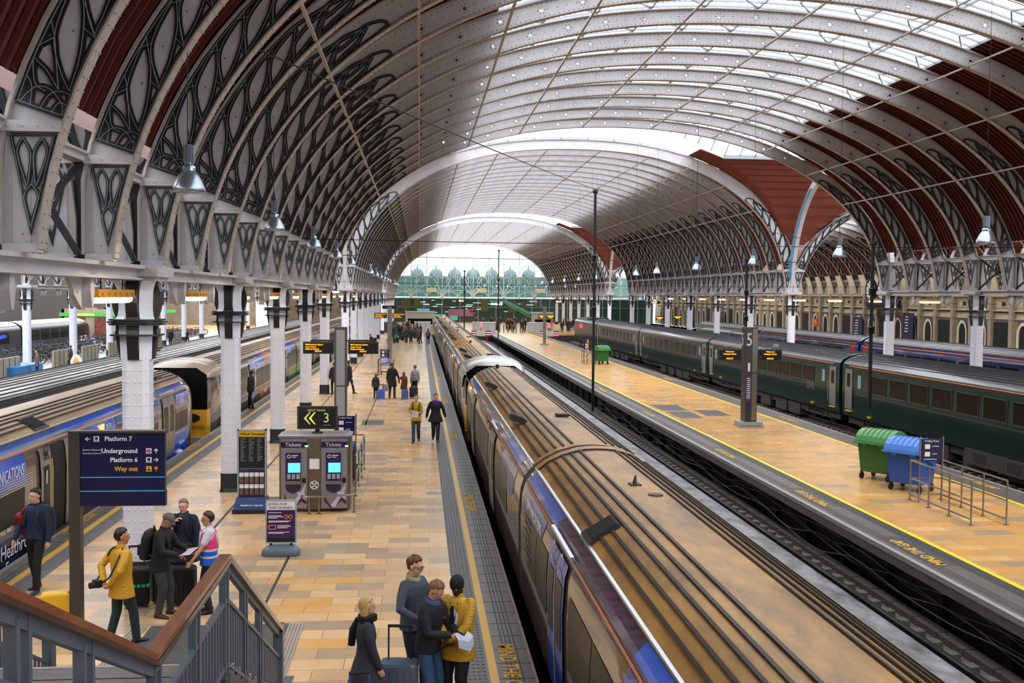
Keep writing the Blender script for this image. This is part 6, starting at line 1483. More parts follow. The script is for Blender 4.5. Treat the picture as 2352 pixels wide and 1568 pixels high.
def quilt(col):
    m = mat('quilt_' + col, hexc(col), .55, noise=.12, nscale=6); t = m.node_tree; b = t.nodes['Principled BSDF']; g = t.nodes.new('ShaderNodeTexCoord'); prev = None
    for a in (.8, -.8):
        mp = t.nodes.new('ShaderNodeMapping'); mp.inputs['Rotation'].default_value = (a, a, 0); w = t.nodes.new('ShaderNodeTexWave'); w.inputs['Scale'].default_value = 11; w.wave_profile = 'SIN'; w.bands_direction = 'Z'
        t.links.new(g.outputs['Object'], mp.inputs['Vector']); t.links.new(mp.outputs['Vector'], w.inputs['Vector'])
        if prev is None: prev = w
        else:
            mm = t.nodes.new('ShaderNodeMath'); mm.operation = 'MINIMUM'; t.links.new(prev.outputs['Fac'], mm.inputs[0]); t.links.new(w.outputs['Fac'], mm.inputs[1])
            bp = t.nodes.new('ShaderNodeBump'); bp.inputs['Strength'].default_value = .3; bp.inputs['Distance'].default_value = .02; t.links.new(mm.outputs[0], bp.inputs['Height']); t.links.new(bp.outputs['Normal'], b.inputs['Normal'])
    return m
def cloth(col, r=.8, b=.35, bs=30):
    if col in ('c8951a', 'd19a12'): return CL.setdefault(col, None) or CL.__setitem__(col, quilt(col)) or CL[col]
    return CL.setdefault(col, mat('cloth_' + col, hexc(col), r, bump=b, bscale=bs, noise=.15, nscale=6))
def person(label, x, y, head, H=1.75, top='202020', trouser='202020', shoe='1a1512', skinc='c98f70', hair='3a2a1e', style='short', rh=(.26, .02, .78), lh=(-.26, .02, .78), rfoot=(.1, 0), lfoot=(-.1, 0), hy=0, hp=0, lean=0, hem=.88, flare=0, coat=False, fat=1.0, sleeve=1.0, near=True, group=None, fem=False, extra=None, collar=None, fist=True, z=0, shirt=None, rpole=(.6, -.7, -.3), lpole=(-.6, -.7, -.3)):
    s = H / 1.75; e = empty('person', (x, y, z), head, label, 'person', group); vx = .009 if near else .022
    def V(p): return Vector(p) * s
    bend = Matrix.Rotation(-lean, 4, 'X'); piv = Vector((0, 0, .95))
    def B(p): return (bend @ (Vector(p) - piv) + piv) * s
    neck = B((0, -.01, 1.47)); hc = B((0, .015, 1.625)) + Vector((0, math.sin(max(hp, 0)) * .03, -abs(math.sin(hp)) * .02)) * s
    Rh = Matrix.Rotation(hy, 4, 'Z') @ Matrix.Rotation(-lean - hp, 4, 'X')
    sh = {1: B((.175 * fat, -.01, 1.41)), -1: B((-.175 * fat, -.01, 1.41))}
    arms = {}
    for sd, tg, pl in ((1, rh, rpole), (-1, lh, lpole)):
        el, wr = ik(sh[sd], V(tg), .29 * s, .255 * s, pl); arms[sd] = (sh[sd], el, wr)
    legs = {}
    for sd, ft in ((1, rfoot), (-1, lfoot)):
        hip = V((.09 * sd, 0, .92)); lift = ft[2] if len(ft) > 2 else 0; an = V((ft[0], ft[1], .09 + lift)); kn, an = ik(hip, an, .43 * s, .42 * s, (0, 1, 0)); legs[sd] = (hip, kn, an)
    # --- skin body
    b = MB()
    def hd(p): return hc + (Rh @ (Vector(p) * s))
    hb = MB(); ball(hb, (0, -.008, .03), (.076, .095, .095)); ball(hb, (0, .02, -.03), (.06, .072, .085)); ball(hb, (0, .05, -.085), (.035, .035, .03)); ball(hb, (0, .094, -.012), (.013, .024, .026)); ball(hb, (0, .072, .03), (.055, .025, .02))
    ball(hb, (0, .083, -.052), (.026, .013, .011))
    for sd in (1, -1): ball(hb, (.076 * sd, -.008, 0), (.012, .022, .032))
    b.add([hd(p) for p in hb.v], hb.f)
    capsule(b, [neck - Vector((0, 0, .03)) * s, hc + (Rh @ Vector((0, -.015, -.05))) * s], [.058 * s, .054 * s])
    rings(b, [(0, 0, z_, rx, ry) for z_, rx, ry in ((.86, .12, .09), (1.0, .14, .1), (1.15, .12, .09), (1.3, .14, .1), (1.42, .13, .08), (1.46, .07, .06))]); b.v[-6 * 20:] = [tuple(B(p)) for p in b.v[-6 * 20:]]
    for sd in (1, -1):
        a_, el, wr = arms[sd]; capsule(b, [a_.lerp(el, .15) + Vector((-sd * .03, 0, -.02)) * s, a_.lerp(el, .5), el, wr], [.03 * s, .04 * s, .036 * s, .027 * s]); d = (wr - el).normalized(); up = Vector((0, 0, 1)); side = d.cross(up); side = side.normalized() if side.length > .1 else Vector((0, 1, 0)); nrm = side.cross(d)
        if near:
            inw = -nrm if d.z > -.5 else Vector((-sd, 0, 0)) * 1.0
            inw = (inw - d * inw.dot(d)).normalized(); wd = d.cross(inw)
            pal = wr + d * .05 * s
            for k in (-1.2, -.4, .4, 1.2): capsule(b, [wr + wd * .010 * k * s, wr + (d * .085 + wd * .019 * k) * s], [.016 * s, .014 * s], 8)
            for k, l in ((-1.5, .06), (-.5, .075), (.5, .07), (1.5, .055)):
                p0 = wr + (d * .085 + wd * .017 * k) * s; p1 = p0 + (d * l * .5 + inw * l * .22) * s; p2 = p1 + (d * l * .18 + inw * l * .5) * s; capsule(b, [p0, p1, p2], [.0095 * s, .009 * s, .008 * s], 8)
            p0 = wr + (d * .03 - wd * .028) * s; p1 = p0 + (d * .03 - wd * .018 + inw * .02) * s; p2 = p1 + (d * .025 + inw * .025) * s; capsule(b, [p0, p1, p2], [.013 * s, .011 * s, .009 * s], 8)
        else: capsule(b, [wr, wr + d * .1 * s], [.03 * s, .03 * s], 8)
        hip, kn, an = legs[sd]; capsule(b, [hip, kn, an], [.07 * s, .05 * s, .035 * s])
    sk = skin(skinc); body = obj('body', remesh(b, sk, 'body', vx * s, 1 if near else 0), e)
    # --- face
    if near:
        q = MB(); q.smooth = True
        for sd in (1, -1): c = hd((.028 * sd, .083, .008)); ball(q, c, (.0105 * s,) * 3, 8)
        q.build('eyes', mat('eye_white', hexc('d8d0c8'), .3) if 'eye_white' not in bpy.data.materials else bpy.data.materials['eye_white'], e)
        q = MB()
        for sd in (1, -1): ball(q, hd((.028 * sd, .0915, .007)), (.0052 * s,) * 3, 8)
        q.bar(hd((-.02, .0955, -.052)), hd((.02, .0955, -.052)), .003, .003)
        q.build('pupils_and_mouth', mat('face_dark', hexc('2e1510'), .5) if 'face_dark' not in bpy.data.materials else bpy.data.materials['face_dark'], e)
        q = MB()
        for sd in (1, -1): q.bar(hd((.014 * sd, .096, .03)), hd((.045 * sd, .084, .031)), .008, .007)
        q.build('eyebrows', cloth(hair, .8, 0), e)
    # --- hair
    hq = MB(); hq.smooth = True; N, K = 24, 14; hl = {'short': .035, 'long': .03, 'bald': .06, 'bun': .04, 'cap': .02, 'beanie': .0}.get(style, .035); R_ = []
    for j in range(K + 1):
        ph = pi * j / K; ring = []
        for t in range(N):
            a = 2 * pi * t / N; dx, dy, dz = math.sin(ph) * math.cos(a), math.sin(ph) * math.sin(a), math.cos(ph); r = (.086, .107, .108)
            p = Vector((dx * r[0], -.012 + dy * r[1], .035 + dz * r[2])); low = .1 if dy > .55 else (.075 if dy > .25 else ((.03 if near else .0) if dy > -.05 else -.06))
            if style in ('beanie',): low = .01 if dy > .2 else -.03
            if style == 'cap': low = .04 if dy > 0 else .005
            if p.z < low: p = Vector((p.x * .8, -.012 + (p.y + .012) * .8, low * .6 + p.z * .4 if dy < -.1 else p.z))
            if style == 'short' and near: p += p.normalized() * .006 * math.sin(7 * a + 3 * ph)
            ring.append(tuple(hd(p)))
        R_.append(ring)
    hq.loft(R_, cap=False)
    if style == 'long':
        sec = []
        for z_, rx, ry, cy in ((.06, .085, .09, -.02), (0, .092, .085, -.03), (-.06, .098, .075, -.045), (-.13, .092, .06, -.055), (-.18, .08, .045, -.06)): sec.append([tuple(hd((rx * math.cos(pi + pi * t / 14), cy + .03 + ry * math.sin(pi + pi * t / 14) * 1.1, z_))) for t in range(15)] + [tuple(hd((rx * .86 * math.cos(2 * pi - pi * t / 14), cy + .04 + ry * .75 * math.sin(2 * pi - pi * t / 14) * 1.1, z_))) for t in range(15)])
        hq.loft(sec)
    if style == 'bun': capsule(hq, [hd((0, -.1, .03)), hd((0, -.13, -.02)), hd((0, -.12, -.1))], [.03 * s, .03 * s, .015 * s], 10)
    if style in ('cap', 'beanie'):
        o_ = hq.build('hat', cloth(hair, .8), e)
        if style == 'cap':
            q = MB(); q.smooth = True; q.loft([[tuple(hd((.07 * math.cos(pi * t / 10), .07 + .075 * math.sin(pi * t / 10), z_ - .02 * math.sin(pi * t / 10)))) for t in range(11)] for z_ in (.045, .055)]); q.build('peak', cloth(hair, .8), o_)
    else: hq.build('hair', mat('hair_' + hair, hexc(hair), .45, noise=.35, nscale=60, stretch=(1, 1, .2)) if 'hair_' + hair not in bpy.data.materials else bpy.data.materials['hair_' + hair], e)
    # --- trousers
    q = MB(); k = 1.0
    for sd in (1, -1):
        hip, kn, an = legs[sd]; capsule(q, [hip + Vector((0, 0, .02)), hip.lerp(kn, .5), kn, kn.lerp(an, .5), an + Vector((0, 0, -.0))], [.092 * s * fat, .085 * s * fat, .072 * s * fat, .066 * s, .06 * s])
    rings(q, [tuple(v * s for v in (0, 0, z_, rx * fat, ry * fat)) for z_, rx, ry in ((.8, .12, .09), (.88, .15, .112), (.97, .15, .108), (1.06, .14, .1))]); obj('trousers', remesh(q, cloth(trouser), 'trousers', vx * s * 1.2, 2), e)
    # --- shoes
    for sd in (1, -1):
        hip, kn, an = legs[sd]; ft = rfoot if sd > 0 else lfoot; lift = ft[2] if len(ft) > 2 else 0; yaw = .15 * -sd; Rf = Matrix.Rotation(yaw, 3, 'Z') @ Matrix.Rotation(-lift * 3.0, 3, 'X'); q = MB(); q.smooth = True
        secs = [(-.07, .028, .07), (-.05, .036, .09), (0, .04, .1), (.07, .046, .07), (.13, .046, .052), (.18, .032, .04), (.195, .012, .025)]; rr_ = []
        for yy, w_, h_ in secs:
            rr_.append([tuple(an + Rf @ (Vector((w_ * math.cos(a), yy, -.09 + max(0, h_ * (.5 + .5 * math.sin(a))) )) * s)) for a in [2 * pi * t / 12 for t in range(12)]])
        q.loft(rr_); q.build('shoe', cloth(shoe, .5, .05), e)
    # --- top
    q = MB(); f = fat; hz = hem
    secs = [(1.46, .085, .07), (1.44, .15 * f, .095), (1.39, .195 * f, .12), (1.3, .2 * f, .132), (1.15, .182 * f, .128), (1.02, .178 * f, .128)]
    if fem: secs = [(1.45, .08, .065), (1.43, .135 * f, .09), (1.38, .175 * f, .11), (1.27, .175 * f, .13), (1.12, .145 * f, .11), (1.0, .17 * f, .125)]
    secs.append((max(hz, .9), .185 * f + flare * .3, .135 * f + flare * .3))
    if hz < .88: secs.append((hz, .19 * f + flare, .145 * f + flare))
    n0 = len(q.v); rings(q, [(0, 0, z_, rx, ry) for z_, rx, ry in secs[::-1]]); q.v[n0:] = [tuple(B(p)) if p[2] > .95 else tuple(Vector(p) * s) for p in q.v[n0:]]
    for sd in (1, -1):
        a_, el, wr = arms[sd]; we = el.lerp(wr, (sleeve - .5) * 2 * .95) if sleeve > .5 else a_.lerp(el, sleeve * 2)
        if sleeve > .5: capsule(q, [a_ + Vector((-sd * .03, 0, 0)) * s, a_.lerp(el, .5), el, el.lerp(we, .55), we], [.066 * s * f, .062 * s * f, .057 * s * f, .052 * s * f, .045 * s])
        else: capsule(q, [a_ + Vector((-sd * .03, 0, 0)) * s, a_.lerp(el, .6)], [.075 * s * f, .06 * s * f])
    capsule(q, [neck + Vector((0, -.005, -.03)) * s, neck + Vector((0, 0, .02)) * s], [.075 * s, .066 * s])
    tp = obj('jacket' if coat else 'jumper', remesh(q, cloth(top), 'top', vx * s * 1.2, 2), e)
    if collar:
        q = MB(); q.smooth = True; cc = neck + Vector((0, .005, .0)) * s; q.loft([[tuple(cc + Vector((r * math.cos(2 * pi * t / 20), r * 1.05 * math.sin(2 * pi * t / 20), z_ - .02 * math.sin(2 * pi * t / 20) * (1 if z_ > 0 else 1))) * s) for t in range(20)] for r, z_ in ((.088, -.045), (.086, .0), (.08, .04), (.068, .045), (.066, 0), (.066, -.03))]); q.build('collar', cloth(collar), e)
    if shirt:   # open front showing a shirt
        q = MB(); q.smooth = True; z0 = max(hem, .93)
        def fr(z_, xo):
            ry = .135 if z_ < 1.36 else .125 - (z_ - 1.36) * .5; return tuple(B((xo, ry * f + .002 - abs(xo) * .35, z_)))
        q.loft([[fr(z_, xo) for xo in (-w_, -w_ / 2, 0, w_ / 2, w_)] for z_, w_ in ((z0, .035), (1.1, .05), (1.3, .07), (1.42, .055))], cap=False, close=False); q.build('shirt_front', cloth(shirt), tp)
    e['hs'] = 0; del e['hs']
    return e, dict(hd=hd, B=B, arms=arms, hc=hc, s=s, neck=neck, R=Rh)
def loc2w(e, p): return e.matrix_basis @ Vector(p) if False else Matrix.Translation(e.location) @ Matrix.Rotation(e.rotation_euler.z, 4, 'Z') @ Vector(p)
def on_person(e, name, label, cat, group=None):
    o = empty(name, e.location, e.rotation_euler.z, label, cat, group); return o
def backpack(e, I, m_, label, w_=.3, h=.46, d=.17, straps=True, z=1.18):
    o = on_person(e, 'backpack', label, 'backpack'); q = MB(); B = I['B']; rings(q, [(0, -.14 - d / 2, z - h / 2, w_ * .42, d * .45), (0, -.14 - d / 2, z - h / 2 + .05, w_ / 2, d / 2), (0, -.14 - d / 2, z + h * .2, w_ / 2, d / 2), (0, -.13 - d / 2, z + h * .42, w_ * .42, d * .4), (0, -.12 - d / 2, z + h / 2, w_ * .2, d * .2)]); q.smooth = True
    q.v = [tuple(B(p)) for p in q.v]; q.sm = [True] * len(q.f); q.build('bag', cloth(m_, .7), o); q = MB(); q.v = []; q.loft([[tuple(B(p)) for p in r] for r in ([(-w_ * .34, -.15 - d, z - h * .38), (w_ * .34, -.15 - d, z - h * .38), (w_ * .34, -.1 - d, z - h * .38), (-w_ * .34, -.1 - d, z - h * .38)], [(-w_ * .34, -.17 - d, z - h * .05), (w_ * .34, -.17 - d, z - h * .05), (w_ * .34, -.1 - d, z - h * .05), (-w_ * .34, -.1 - d, z - h * .05)])]); q.build('pocket', cloth(m_, .7), o)
    if straps:
        q = MB()
        for sd in (1, -1): q.tube([tuple(B(p)) for p in bez([(.09 * sd, -.14, z + .16), (.115 * sd, -.02, 1.475), (.12 * sd, .11, 1.36), (.12 * sd, .145, 1.2), (.17 * sd, .05, 1.05), (.15 * sd, -.13, z - .15)], 5)], .018, 6)
        q.build('strap', cloth(m_, .7), o)
    q = MB(); q.tube([tuple(B(p)) for p in bez([(-.04, -.16, z + h / 2 - .02), (0, -.18, z + h / 2 + .06), (.04, -.16, z + h / 2 - .02)], 5)], .012, 6); q.build('grab_handle', cloth(m_, .7), o); return o
def paper(e, pts, label, name='paper_map'):
    """pts: 3x rows of local points (folded sheet)"""
    o = on_person(e, name, label, 'map'); q = MB(); v = [Vector(p) for r in pts for p in r]; n = len(pts[0]); fs = []
    for i in range(len(pts) - 1):
        for j in range(n - 1): fs.append((i * n + j, i * n + j + 1, (i + 1) * n + j + 1, (i + 1) * n + j))
    q.add(v + [p + Vector((0, 0, .003)) for p in v], fs + [tuple(k + len(v) for k in f[::-1]) for f in fs]); q.build('sheet', M.setdefault('paper', mat('printed_paper', hexc('d8d6da'), .6, noise=.25, nscale=70, col2=hexc('a5a0b4'), stretch=(1, 6, 6))), o); return o
def hsub(I, sd, f=.07): a, el, wr = I['arms'][sd]; return wr + (wr - el).normalized() * f
# group by the front of the train
pw, I = person('blonde woman in a dark flared coat and black scarf, seen in profile at the bottom', -.62, 12.35, -1.35, 1.66, '2f3038', '15151a', hair='d3a862', style='long', fem=True, coat=True, hem=.62, flare=.09, rh=(.2, .16, .82), lh=(-.22, .1, .8), skinc='d6a284', rfoot=(.08, .05), lfoot=(-.08, -.05), collar='101014')
q = MB(); B = I['B']; q.smooth = True
for k in range(2): q.tube([tuple(B((.085 * math.cos(a), .02 + .09 * math.sin(a), 1.47 + .035 * k + .01 * math.sin(2 * a)))) for a in [2 * pi * t / 16 for t in range(16)]], .035, 8, closed=True)
q.tube([tuple(B(p)) for p in ((-.1, -.08, 1.45), (-.15, -.14, 1.3), (-.16, -.16, 1.1))], [.04, .05, .045], 8); q.build('scarf', cloth('0f0f12'), pw)
tg, I = person('tall auburn haired man with glasses in a blue grey jacket, behind the suitcase', -.06, 13.45, -2.3, 1.88, '454b57', '22242c', hair='6b3a20', coat=True, hem=.86, rh=(.26, .3, 1.07), lh=(-.2, .25, 1.0), hp=.25, hy=.3, skinc='d9a488', collar='b09a72')
q = MB(); hd = I['hd']
for sd in (1, -1): q.tube([tuple(hd((.03 * sd + .02 * math.cos(a), .1, .008 + .015 * math.sin(a)))) for a in [2 * pi * t / 14 for t in range(14)]], .0025, 5, closed=True); q.tube([tuple(hd((.05 * sd, .1, .012))), tuple(hd((.078 * sd, .0, .012)))], .0025, 5)
q.tube([tuple(hd((-.01, .1, .01))), tuple(hd((.01, .1, .01)))], .0025, 5); q.build('glasses', 'void', tg)
mm, I = person('man in a black fleece and blue jeans reading a folded map', .13, 12.72, -2.2, 1.78, '1c1a22', '33597a', hair='8a6242', coat=True, hem=.86, rh=(.06, .36, 1.12), lh=(-.1, .4, 1.08), hp=.5, lean=.12, skinc='cf9474', collar='41608a')
q = MB(); q.add([tuple(I['B']((x_, .139, z_))) for x_, z_ in ((-.12, 1.3), (-.04, 1.3), (-.04, 1.275), (-.12, 1.275))], [(0, 1, 2, 3)]); q.build('chest_logo', 'redsign', mm)
h1, h2 = hsub(I, 1), hsub(I, -1)
paper(mm, [[h1 + Vector((.06, .02, .05)), h1 + Vector((.0, .03, .04)), h2 + Vector((.0, .02, .03)), h2 + Vector((-.1, 0, .07))], [h1 + Vector((.07, .08, -.02)), h1 + Vector((.0, .1, -.04)), h2 + Vector((.0, .09, -.03)), h2 + Vector((-.11, .08, .02))], [h1 + Vector((.06, .09, -.12)), h1 + Vector((.0, .12, -.15)), h2 + Vector((.0, .11, -.14)), h2 + Vector((-.1, .1, -.08))]], 'white printed map unfolded in the hands of the man in the black fleece')
ym, I = person('staff member in a mustard yellow quilted coat and black beanie, hands clasped', .5, 12.85, 2.62, 1.78, 'c8951a', '111114', hair='0e0e10', style='beanie', coat=True, hem=.72, flare=.02, rh=(.03, .25, 1.02), lh=(-.04, .27, 1.0), hp=.45, skinc='3a2118', shirt='c9d0dc', fat=1.1, rfoot=(.12, 0), lfoot=(-.12, .05), rpole=(1, -.2, -.2), lpole=(-1, -.2, -.2))
q = MB(); B = I['B']; q.loft([[tuple(B((s_ * w_, .15 + .006, z_))) for s_ in (-1, 1)] + [tuple(B((s_ * w_, .143, z_))) for s_ in (1, -1)] for z_, w_ in ((1.4, .016), (1.2, .028), (1.06, .02))]); q.build('tie', 'void', ym)
q = MB(); q.tube([tuple(B(p)) for p in ((-.05, .1, 1.43), (-.03, .155, 1.2), (0, .165, 1.08), (.03, .155, 1.2), (.05, .1, 1.43))], .006, 5); q.build('lanyard', 'kpurple', ym)
c1 = suitcase(-.23, 12.72, -.1, .5, .3, .74, mat('case_blue_grey', hexc('4f6072'), .35, coat=.3), 'large blue grey hard suitcase with raised handle, beside the blonde woman', .42)
c2 = suitcase(-.66, 11.75, .1, .4, .25, .52, M['navyT'], 'small dark blue suitcase at the bottom edge in front of the blonde woman', .42, 'blueB')
# group by the stair
lg, I = person('dark haired young man walking along the left platform with a red holdall and navy backpack', -6.72, 18.75, 2.85, 1.82, '1b2440', '101015', hair='1c1410', rh=(.3, .2, .82), lh=(-.28, .05, .8), skinc='d3a084', rfoot=(.1, -.16, .0), lfoot=(-.11, .16), coat=False, hem=.9, hy=-.2, hp=.08, shoe='22262c')
backpack(lg, I, '1a2740', 'navy backpack worn by the young man on the left platform', .38, .5, .2)
o = on_person(lg, 'holdall', 'red holdall slung over the shoulder of the young man on the left platform', 'bag'); q = MB(); capsule(q, [(.3, -.3, .95), (.28, -.05, 1.15), (.25, .08, 1.32)], [.13, .15, .09], 12); q.sm = [True] * len(q.f); q.build('bag', cloth('8c1420', .6), o); q = MB(); q.tube([tuple(p) for p in bez([(.3, -.3, 1.08), (.1, -.12, 1.4), (.14, .05, 1.5), (.22, .13, 1.35), (.28, .1, 1.2)], 5)], .02, 6); q.build('strap', cloth('8c1420', .6), o)
yp, I = person('staff member in a yellow quilted jacket seen from behind holding a camera at his back', -4.42, 15.75, -.75, 1.76, 'd19a12', '1f2a2c', hair='14100e', coat=True, hem=.74, flare=.025, rh=(.07, -.22, .98), lh=(-.08, -.24, 1.0), hy=-.5, skinc='c08058', rfoot=(.1, .18), lfoot=(-.1, -.15), rpole=(1, -.4, 0), lpole=(-1, -.4, 0))
o = on_person(yp, 'camera', 'black camera on a neck strap held behind the back of the man in yellow', 'camera'); q = MB(); q.bb((-.12, -.32, .98), (.15, .08, .1)); q.lathe([(.045, -.1), (.05, -.02), (.035, 0), (0, 0)], (-.12, -.34, .97), 14, 'y'); q.build('body', 'void', o); q = MB(); q.bb((-.12, -.275, .98), (.1, .01, .06)); q.build('display', 'zinc', o); q = MB(); q.tube([tuple(p) for p in bez([(-.18, -.3, 1.0), (-.2, -.15, 1.2), (-.12, -.1, 1.44), (.04, .0, 1.5), (.16, -.18, 1.3), (.12, -.27, 1.1), (-.04, -.31, 1.0)], 6)], .013, 5); q.build('strap', 'void', o)
cm, I = person('man in a grey cap and black jacket bending over a map', -4.2, 17.15, -1.75, 1.72, '17171a', '3a3a3c', hair='6a6460', style='cap', coat=True, hem=.78, rh=(.12, .36, 1.06), lh=(-.16, .4, 1.1), hp=.6, lean=.15, skinc='c79077', fat=1.12, shoe='3a2418', rfoot=(.12, .02), lfoot=(-.12, .12))
backpack(cm, I, '121214', 'black backpack on the man in the grey cap', .34, .5, .2); h1, h2 = hsub(I, 1), hsub(I, -1)
paper(cm, [[h1 + Vector((.06, -.02, .02)), h2 + Vector((-.06, -.02, .02))], [h1 + Vector((.06, .14, .04)), h2 + Vector((-.06, .14, .05))]], 'small white map held flat by the man in the grey cap', 'paper_map')
wm_, I = person('smiling woman in a long navy coat, one hand raised to her collar', -4.05, 18.2, 2.9, 1.72, '151c38', '26466e', hair='8a7358', style='bun', fem=True, coat=True, hem=.66, flare=.07, rh=(.1, .16, 1.38), lh=(-.3, .1, .84), hy=.15, hp=.1, skinc='d9a78c', fat=1.18, collar='1c4450', rpole=(1, -.2, -.6))
backpack(wm_, I, '15161c', 'dark backpack on the smiling woman in navy', .3, .44, .16)
hv, I = person('young worker in a pink and blue high visibility vest pointing down to the left', -3.45, 17.3, 1.75, 1.68, 'd9d4e4', '121216', hair='3a1f16', coat=False, hem=.86, sleeve=.3, rh=(.28, .12, .8), lh=(-.22, .34, .86), hp=.05, skinc='cf957a', fat=1.02)
vp = MB(); B = I['B']; vp.smooth = True; s_ = I['s']
for z0, z1, mi in ((.86, .98, 1), (.98, 1.02, 2), (1.02, 1.1, 1), (1.1, 1.14, 2), (1.14, 1.3, 0), (1.3, 1.42, 0)):
    vp.k = mi; def_r = lambda z_: (.205 - max(0, z_ - 1.3) * .32, .15 - max(0, z_ - 1.3) * .2) if z_ > 1.02 else (.2, .148)
    R1 = []
    for z_ in (z0, z1): rx, ry = def_r(z_); R1.append([tuple(B((rx * math.copysign(abs(math.cos(2 * pi * t / 24)) ** .85, math.cos(2 * pi * t / 24)), ry * math.copysign(abs(math.sin(2 * pi * t / 24)) ** .85, math.sin(2 * pi * t / 24)), z_))) for t in range(24)])
    vp.loft(R1, cap=False)
vp.k = 2
for sd in (1, -1): vp.tube([tuple(B(p)) for p in ((.1 * sd, .15, 1.14), (.1 * sd, .13, 1.4), (.09 * sd, .0, 1.475), (.1 * sd, -.12, 1.38), (.1 * sd, -.15, 1.14))], .022, 4)
vp.build('high_visibility_vest', [mat('vest_pink', hexc('f03a76'), .5), mat('vest_blue', hexc('1f5fd0'), .5), mat('vest_silver', hexc('c6c8d0'), .35)], hv)
suitcase(-5.62, 16.45, .3, .42, .25, .62, M['yellow'], 'bright yellow suitcase behind the bronze sign post', 0, ribs=False)
c = suitcase(-4.72, 17.7, .2, .42, .28, .66, M['void'], 'black suitcase with a bright green strap behind the man in the grey cap', .35); q = MB(); q.box(-.215, .215, -.146, .146, .36, .41); q.build('green_strap', mat('strap_green', hexc('18b060'), .5), c)
suitcase(-4.35, 18.0, .5, .42, .28, .62, M['dark'], 'dark grey suitcase standing beside the one with a green strap', .4)
suitcase(-3.95, 17.75, 0, .4, .26, .66, M['void'], 'black upright suitcase at the feet of the smiling woman', .35)
# middle distance
p, I = person('smiling woman in a yellow jacket walking towards the camera with papers', -.1, 37.2, 3.05, 1.7, 'c39a16', '3a3a4a', hair='6a4a34', style='short', fem=True, coat=True, hem=.8, flare=.02, rh=(.12, .25, 1.15), lh=(-.06, .24, 1.08), rfoot=(.08, .2), lfoot=(-.08, -.18, .05), skinc='d8a488')
backpack(p, I, '101012', 'black backpack on the woman in the yellow jacket', .34, .46, .2); h1 = hsub(I, -1); paper(p, [[h1 + Vector((-.1, .04, .1)), h1 + Vector((.14, .04, .14))], [h1 + Vector((-.08, .08, -.12)), h1 + Vector((.15, .08, -.1))]], 'white papers clutched by the woman in the yellow jacket', 'papers')
p, I = person('woman in an open black cape with a purple scarf walking near the platform edge', .6, 37.5, 3.2, 1.72, '1a1c1c', '2a2a38', hair='2a1a18', style='bun', fem=True, coat=True, hem=.72, flare=.08, rh=(.34, .05, .86), lh=(-.38, .02, .84), rfoot=(.07, -.2, .06), lfoot=(-.07, .2), skinc='d8a488', fat=1.1)
q = MB(); B = I['B']; q.smooth = True; q.tube([tuple(B((.1 * math.cos(a), .03 + .1 * math.sin(a), 1.46))) for a in [2 * pi * t / 14 for t in range(14)]], .045, 8, closed=True); ball(q, B((0, .12, 1.38)), (.12, .05, .1)); q.build('scarf', cloth('5a1f8a'), p)
p, I = person('red haired girl in a dark coat pulling a bright blue suitcase', -2.2, 53.0, -.1, 1.3, '2a2e38', '15151a', hair='a04a1e', style='long', fem=True, coat=True, hem=.75, flare=.04, near=False, rh=(.24, -.1, .75), rfoot=(.08, .12), lfoot=(-.08, -.1))
suitcase(-1.92, 52.7, .1, .38, .22, .5, M['blueA'], 'bright blue suitcase pulled by the red haired girl', .25)
p, I = person('tall man in a long black coat holding the hand of the girl in brown', -1.38, 53.1, -.15, 1.84, '101216', '4a3a30', hair='4a3628', coat=True, hem=.58, flare=.05, near=False, rh=(.34, .1, .86), rfoot=(.1, .1), lfoot=(-.1, -.12), hy=-.6)
o = empty('shopping_bag', (-1.72, 53.0, .38), 0, 'beige paper carrier bag held by the man in the black coat', 'bag'); q = MB(); q.box(-.16, .16, -.06, .06, 0, .36); q.build('bag', 'creamD', o); q = MB(); q.tube([(-.07, 0, .36), (-.05, 0, .5), (.05, 0, .5), (.07, 0, .36)], .008, 5); q.build('handle', 'creamD', o)
p, I = person('girl with long brown hair in a rust brown coat with a blue suitcase', -.78, 53.1, 0, 1.36, '6a3218', '1a1a20', hair='7a4a2a', style='long', fem=True, coat=True, hem=.62, flare=.06, near=False, lh=(-.3, .05, 1.02), rh=(.2, -.1, .8))
suitcase(-.72, 52.7, 0, .36, .22, .5, M['blueB'], 'mid blue suitcase beside the girl in the brown coat', .2)
p, I = person('woman in a light grey jacket and black skirt pulling a dark suitcase', -.22, 53.7, .4, 1.68, '9a98a2', '17171c', hair='8a5a3a', style='short', fem=True, coat=True, hem=.9, near=False, hy=.5, rh=(.2, -.1, .8))
suitcase(-.28, 53.2, 0, .44, .26, .58, M['dark'], 'dark suitcase pulled by the woman in the grey jacket', .45)
p, I = person('man in a black suit stepping out by the open train door on the left', -7.72, 48.4, 1.2, 1.78, '121214', '101012', hair='0c0a0a', coat=True, hem=.78, near=False, skinc='5a3a2c', rfoot=(.1, .15), lfoot=(-.1, -.15))
p, I = person('man in a navy jacket striding past the grey pillar with a white bag', -3.72, 55.3, -.9, 1.8, '1c2440', '2a2030', hair='2a2018', coat=True, near=False, rfoot=(.1, .25), lfoot=(-.1, -.25, .06))
o = empty('shopping_bag', (-3.35, 55.2, .5), 0, 'white carrier bag in the hand of the man behind the grey pillar', 'bag'); q = MB(); q.box(-.14, .14, -.05, .05, 0, .34); q.build('bag', 'wht', o); q = MB(); q.tube([(-.06, 0, .34), (0, 0, .46), (.06, 0, .34)], .008, 5); q.build('handle', 'wht', o)
p, I = person('person in dark clothes with a purple bag, left of the grey pillar', -4.5, 55.4, .3, 1.7, '241c30', '17171c', hair='2a2018', coat=True, near=False, hem=.7)
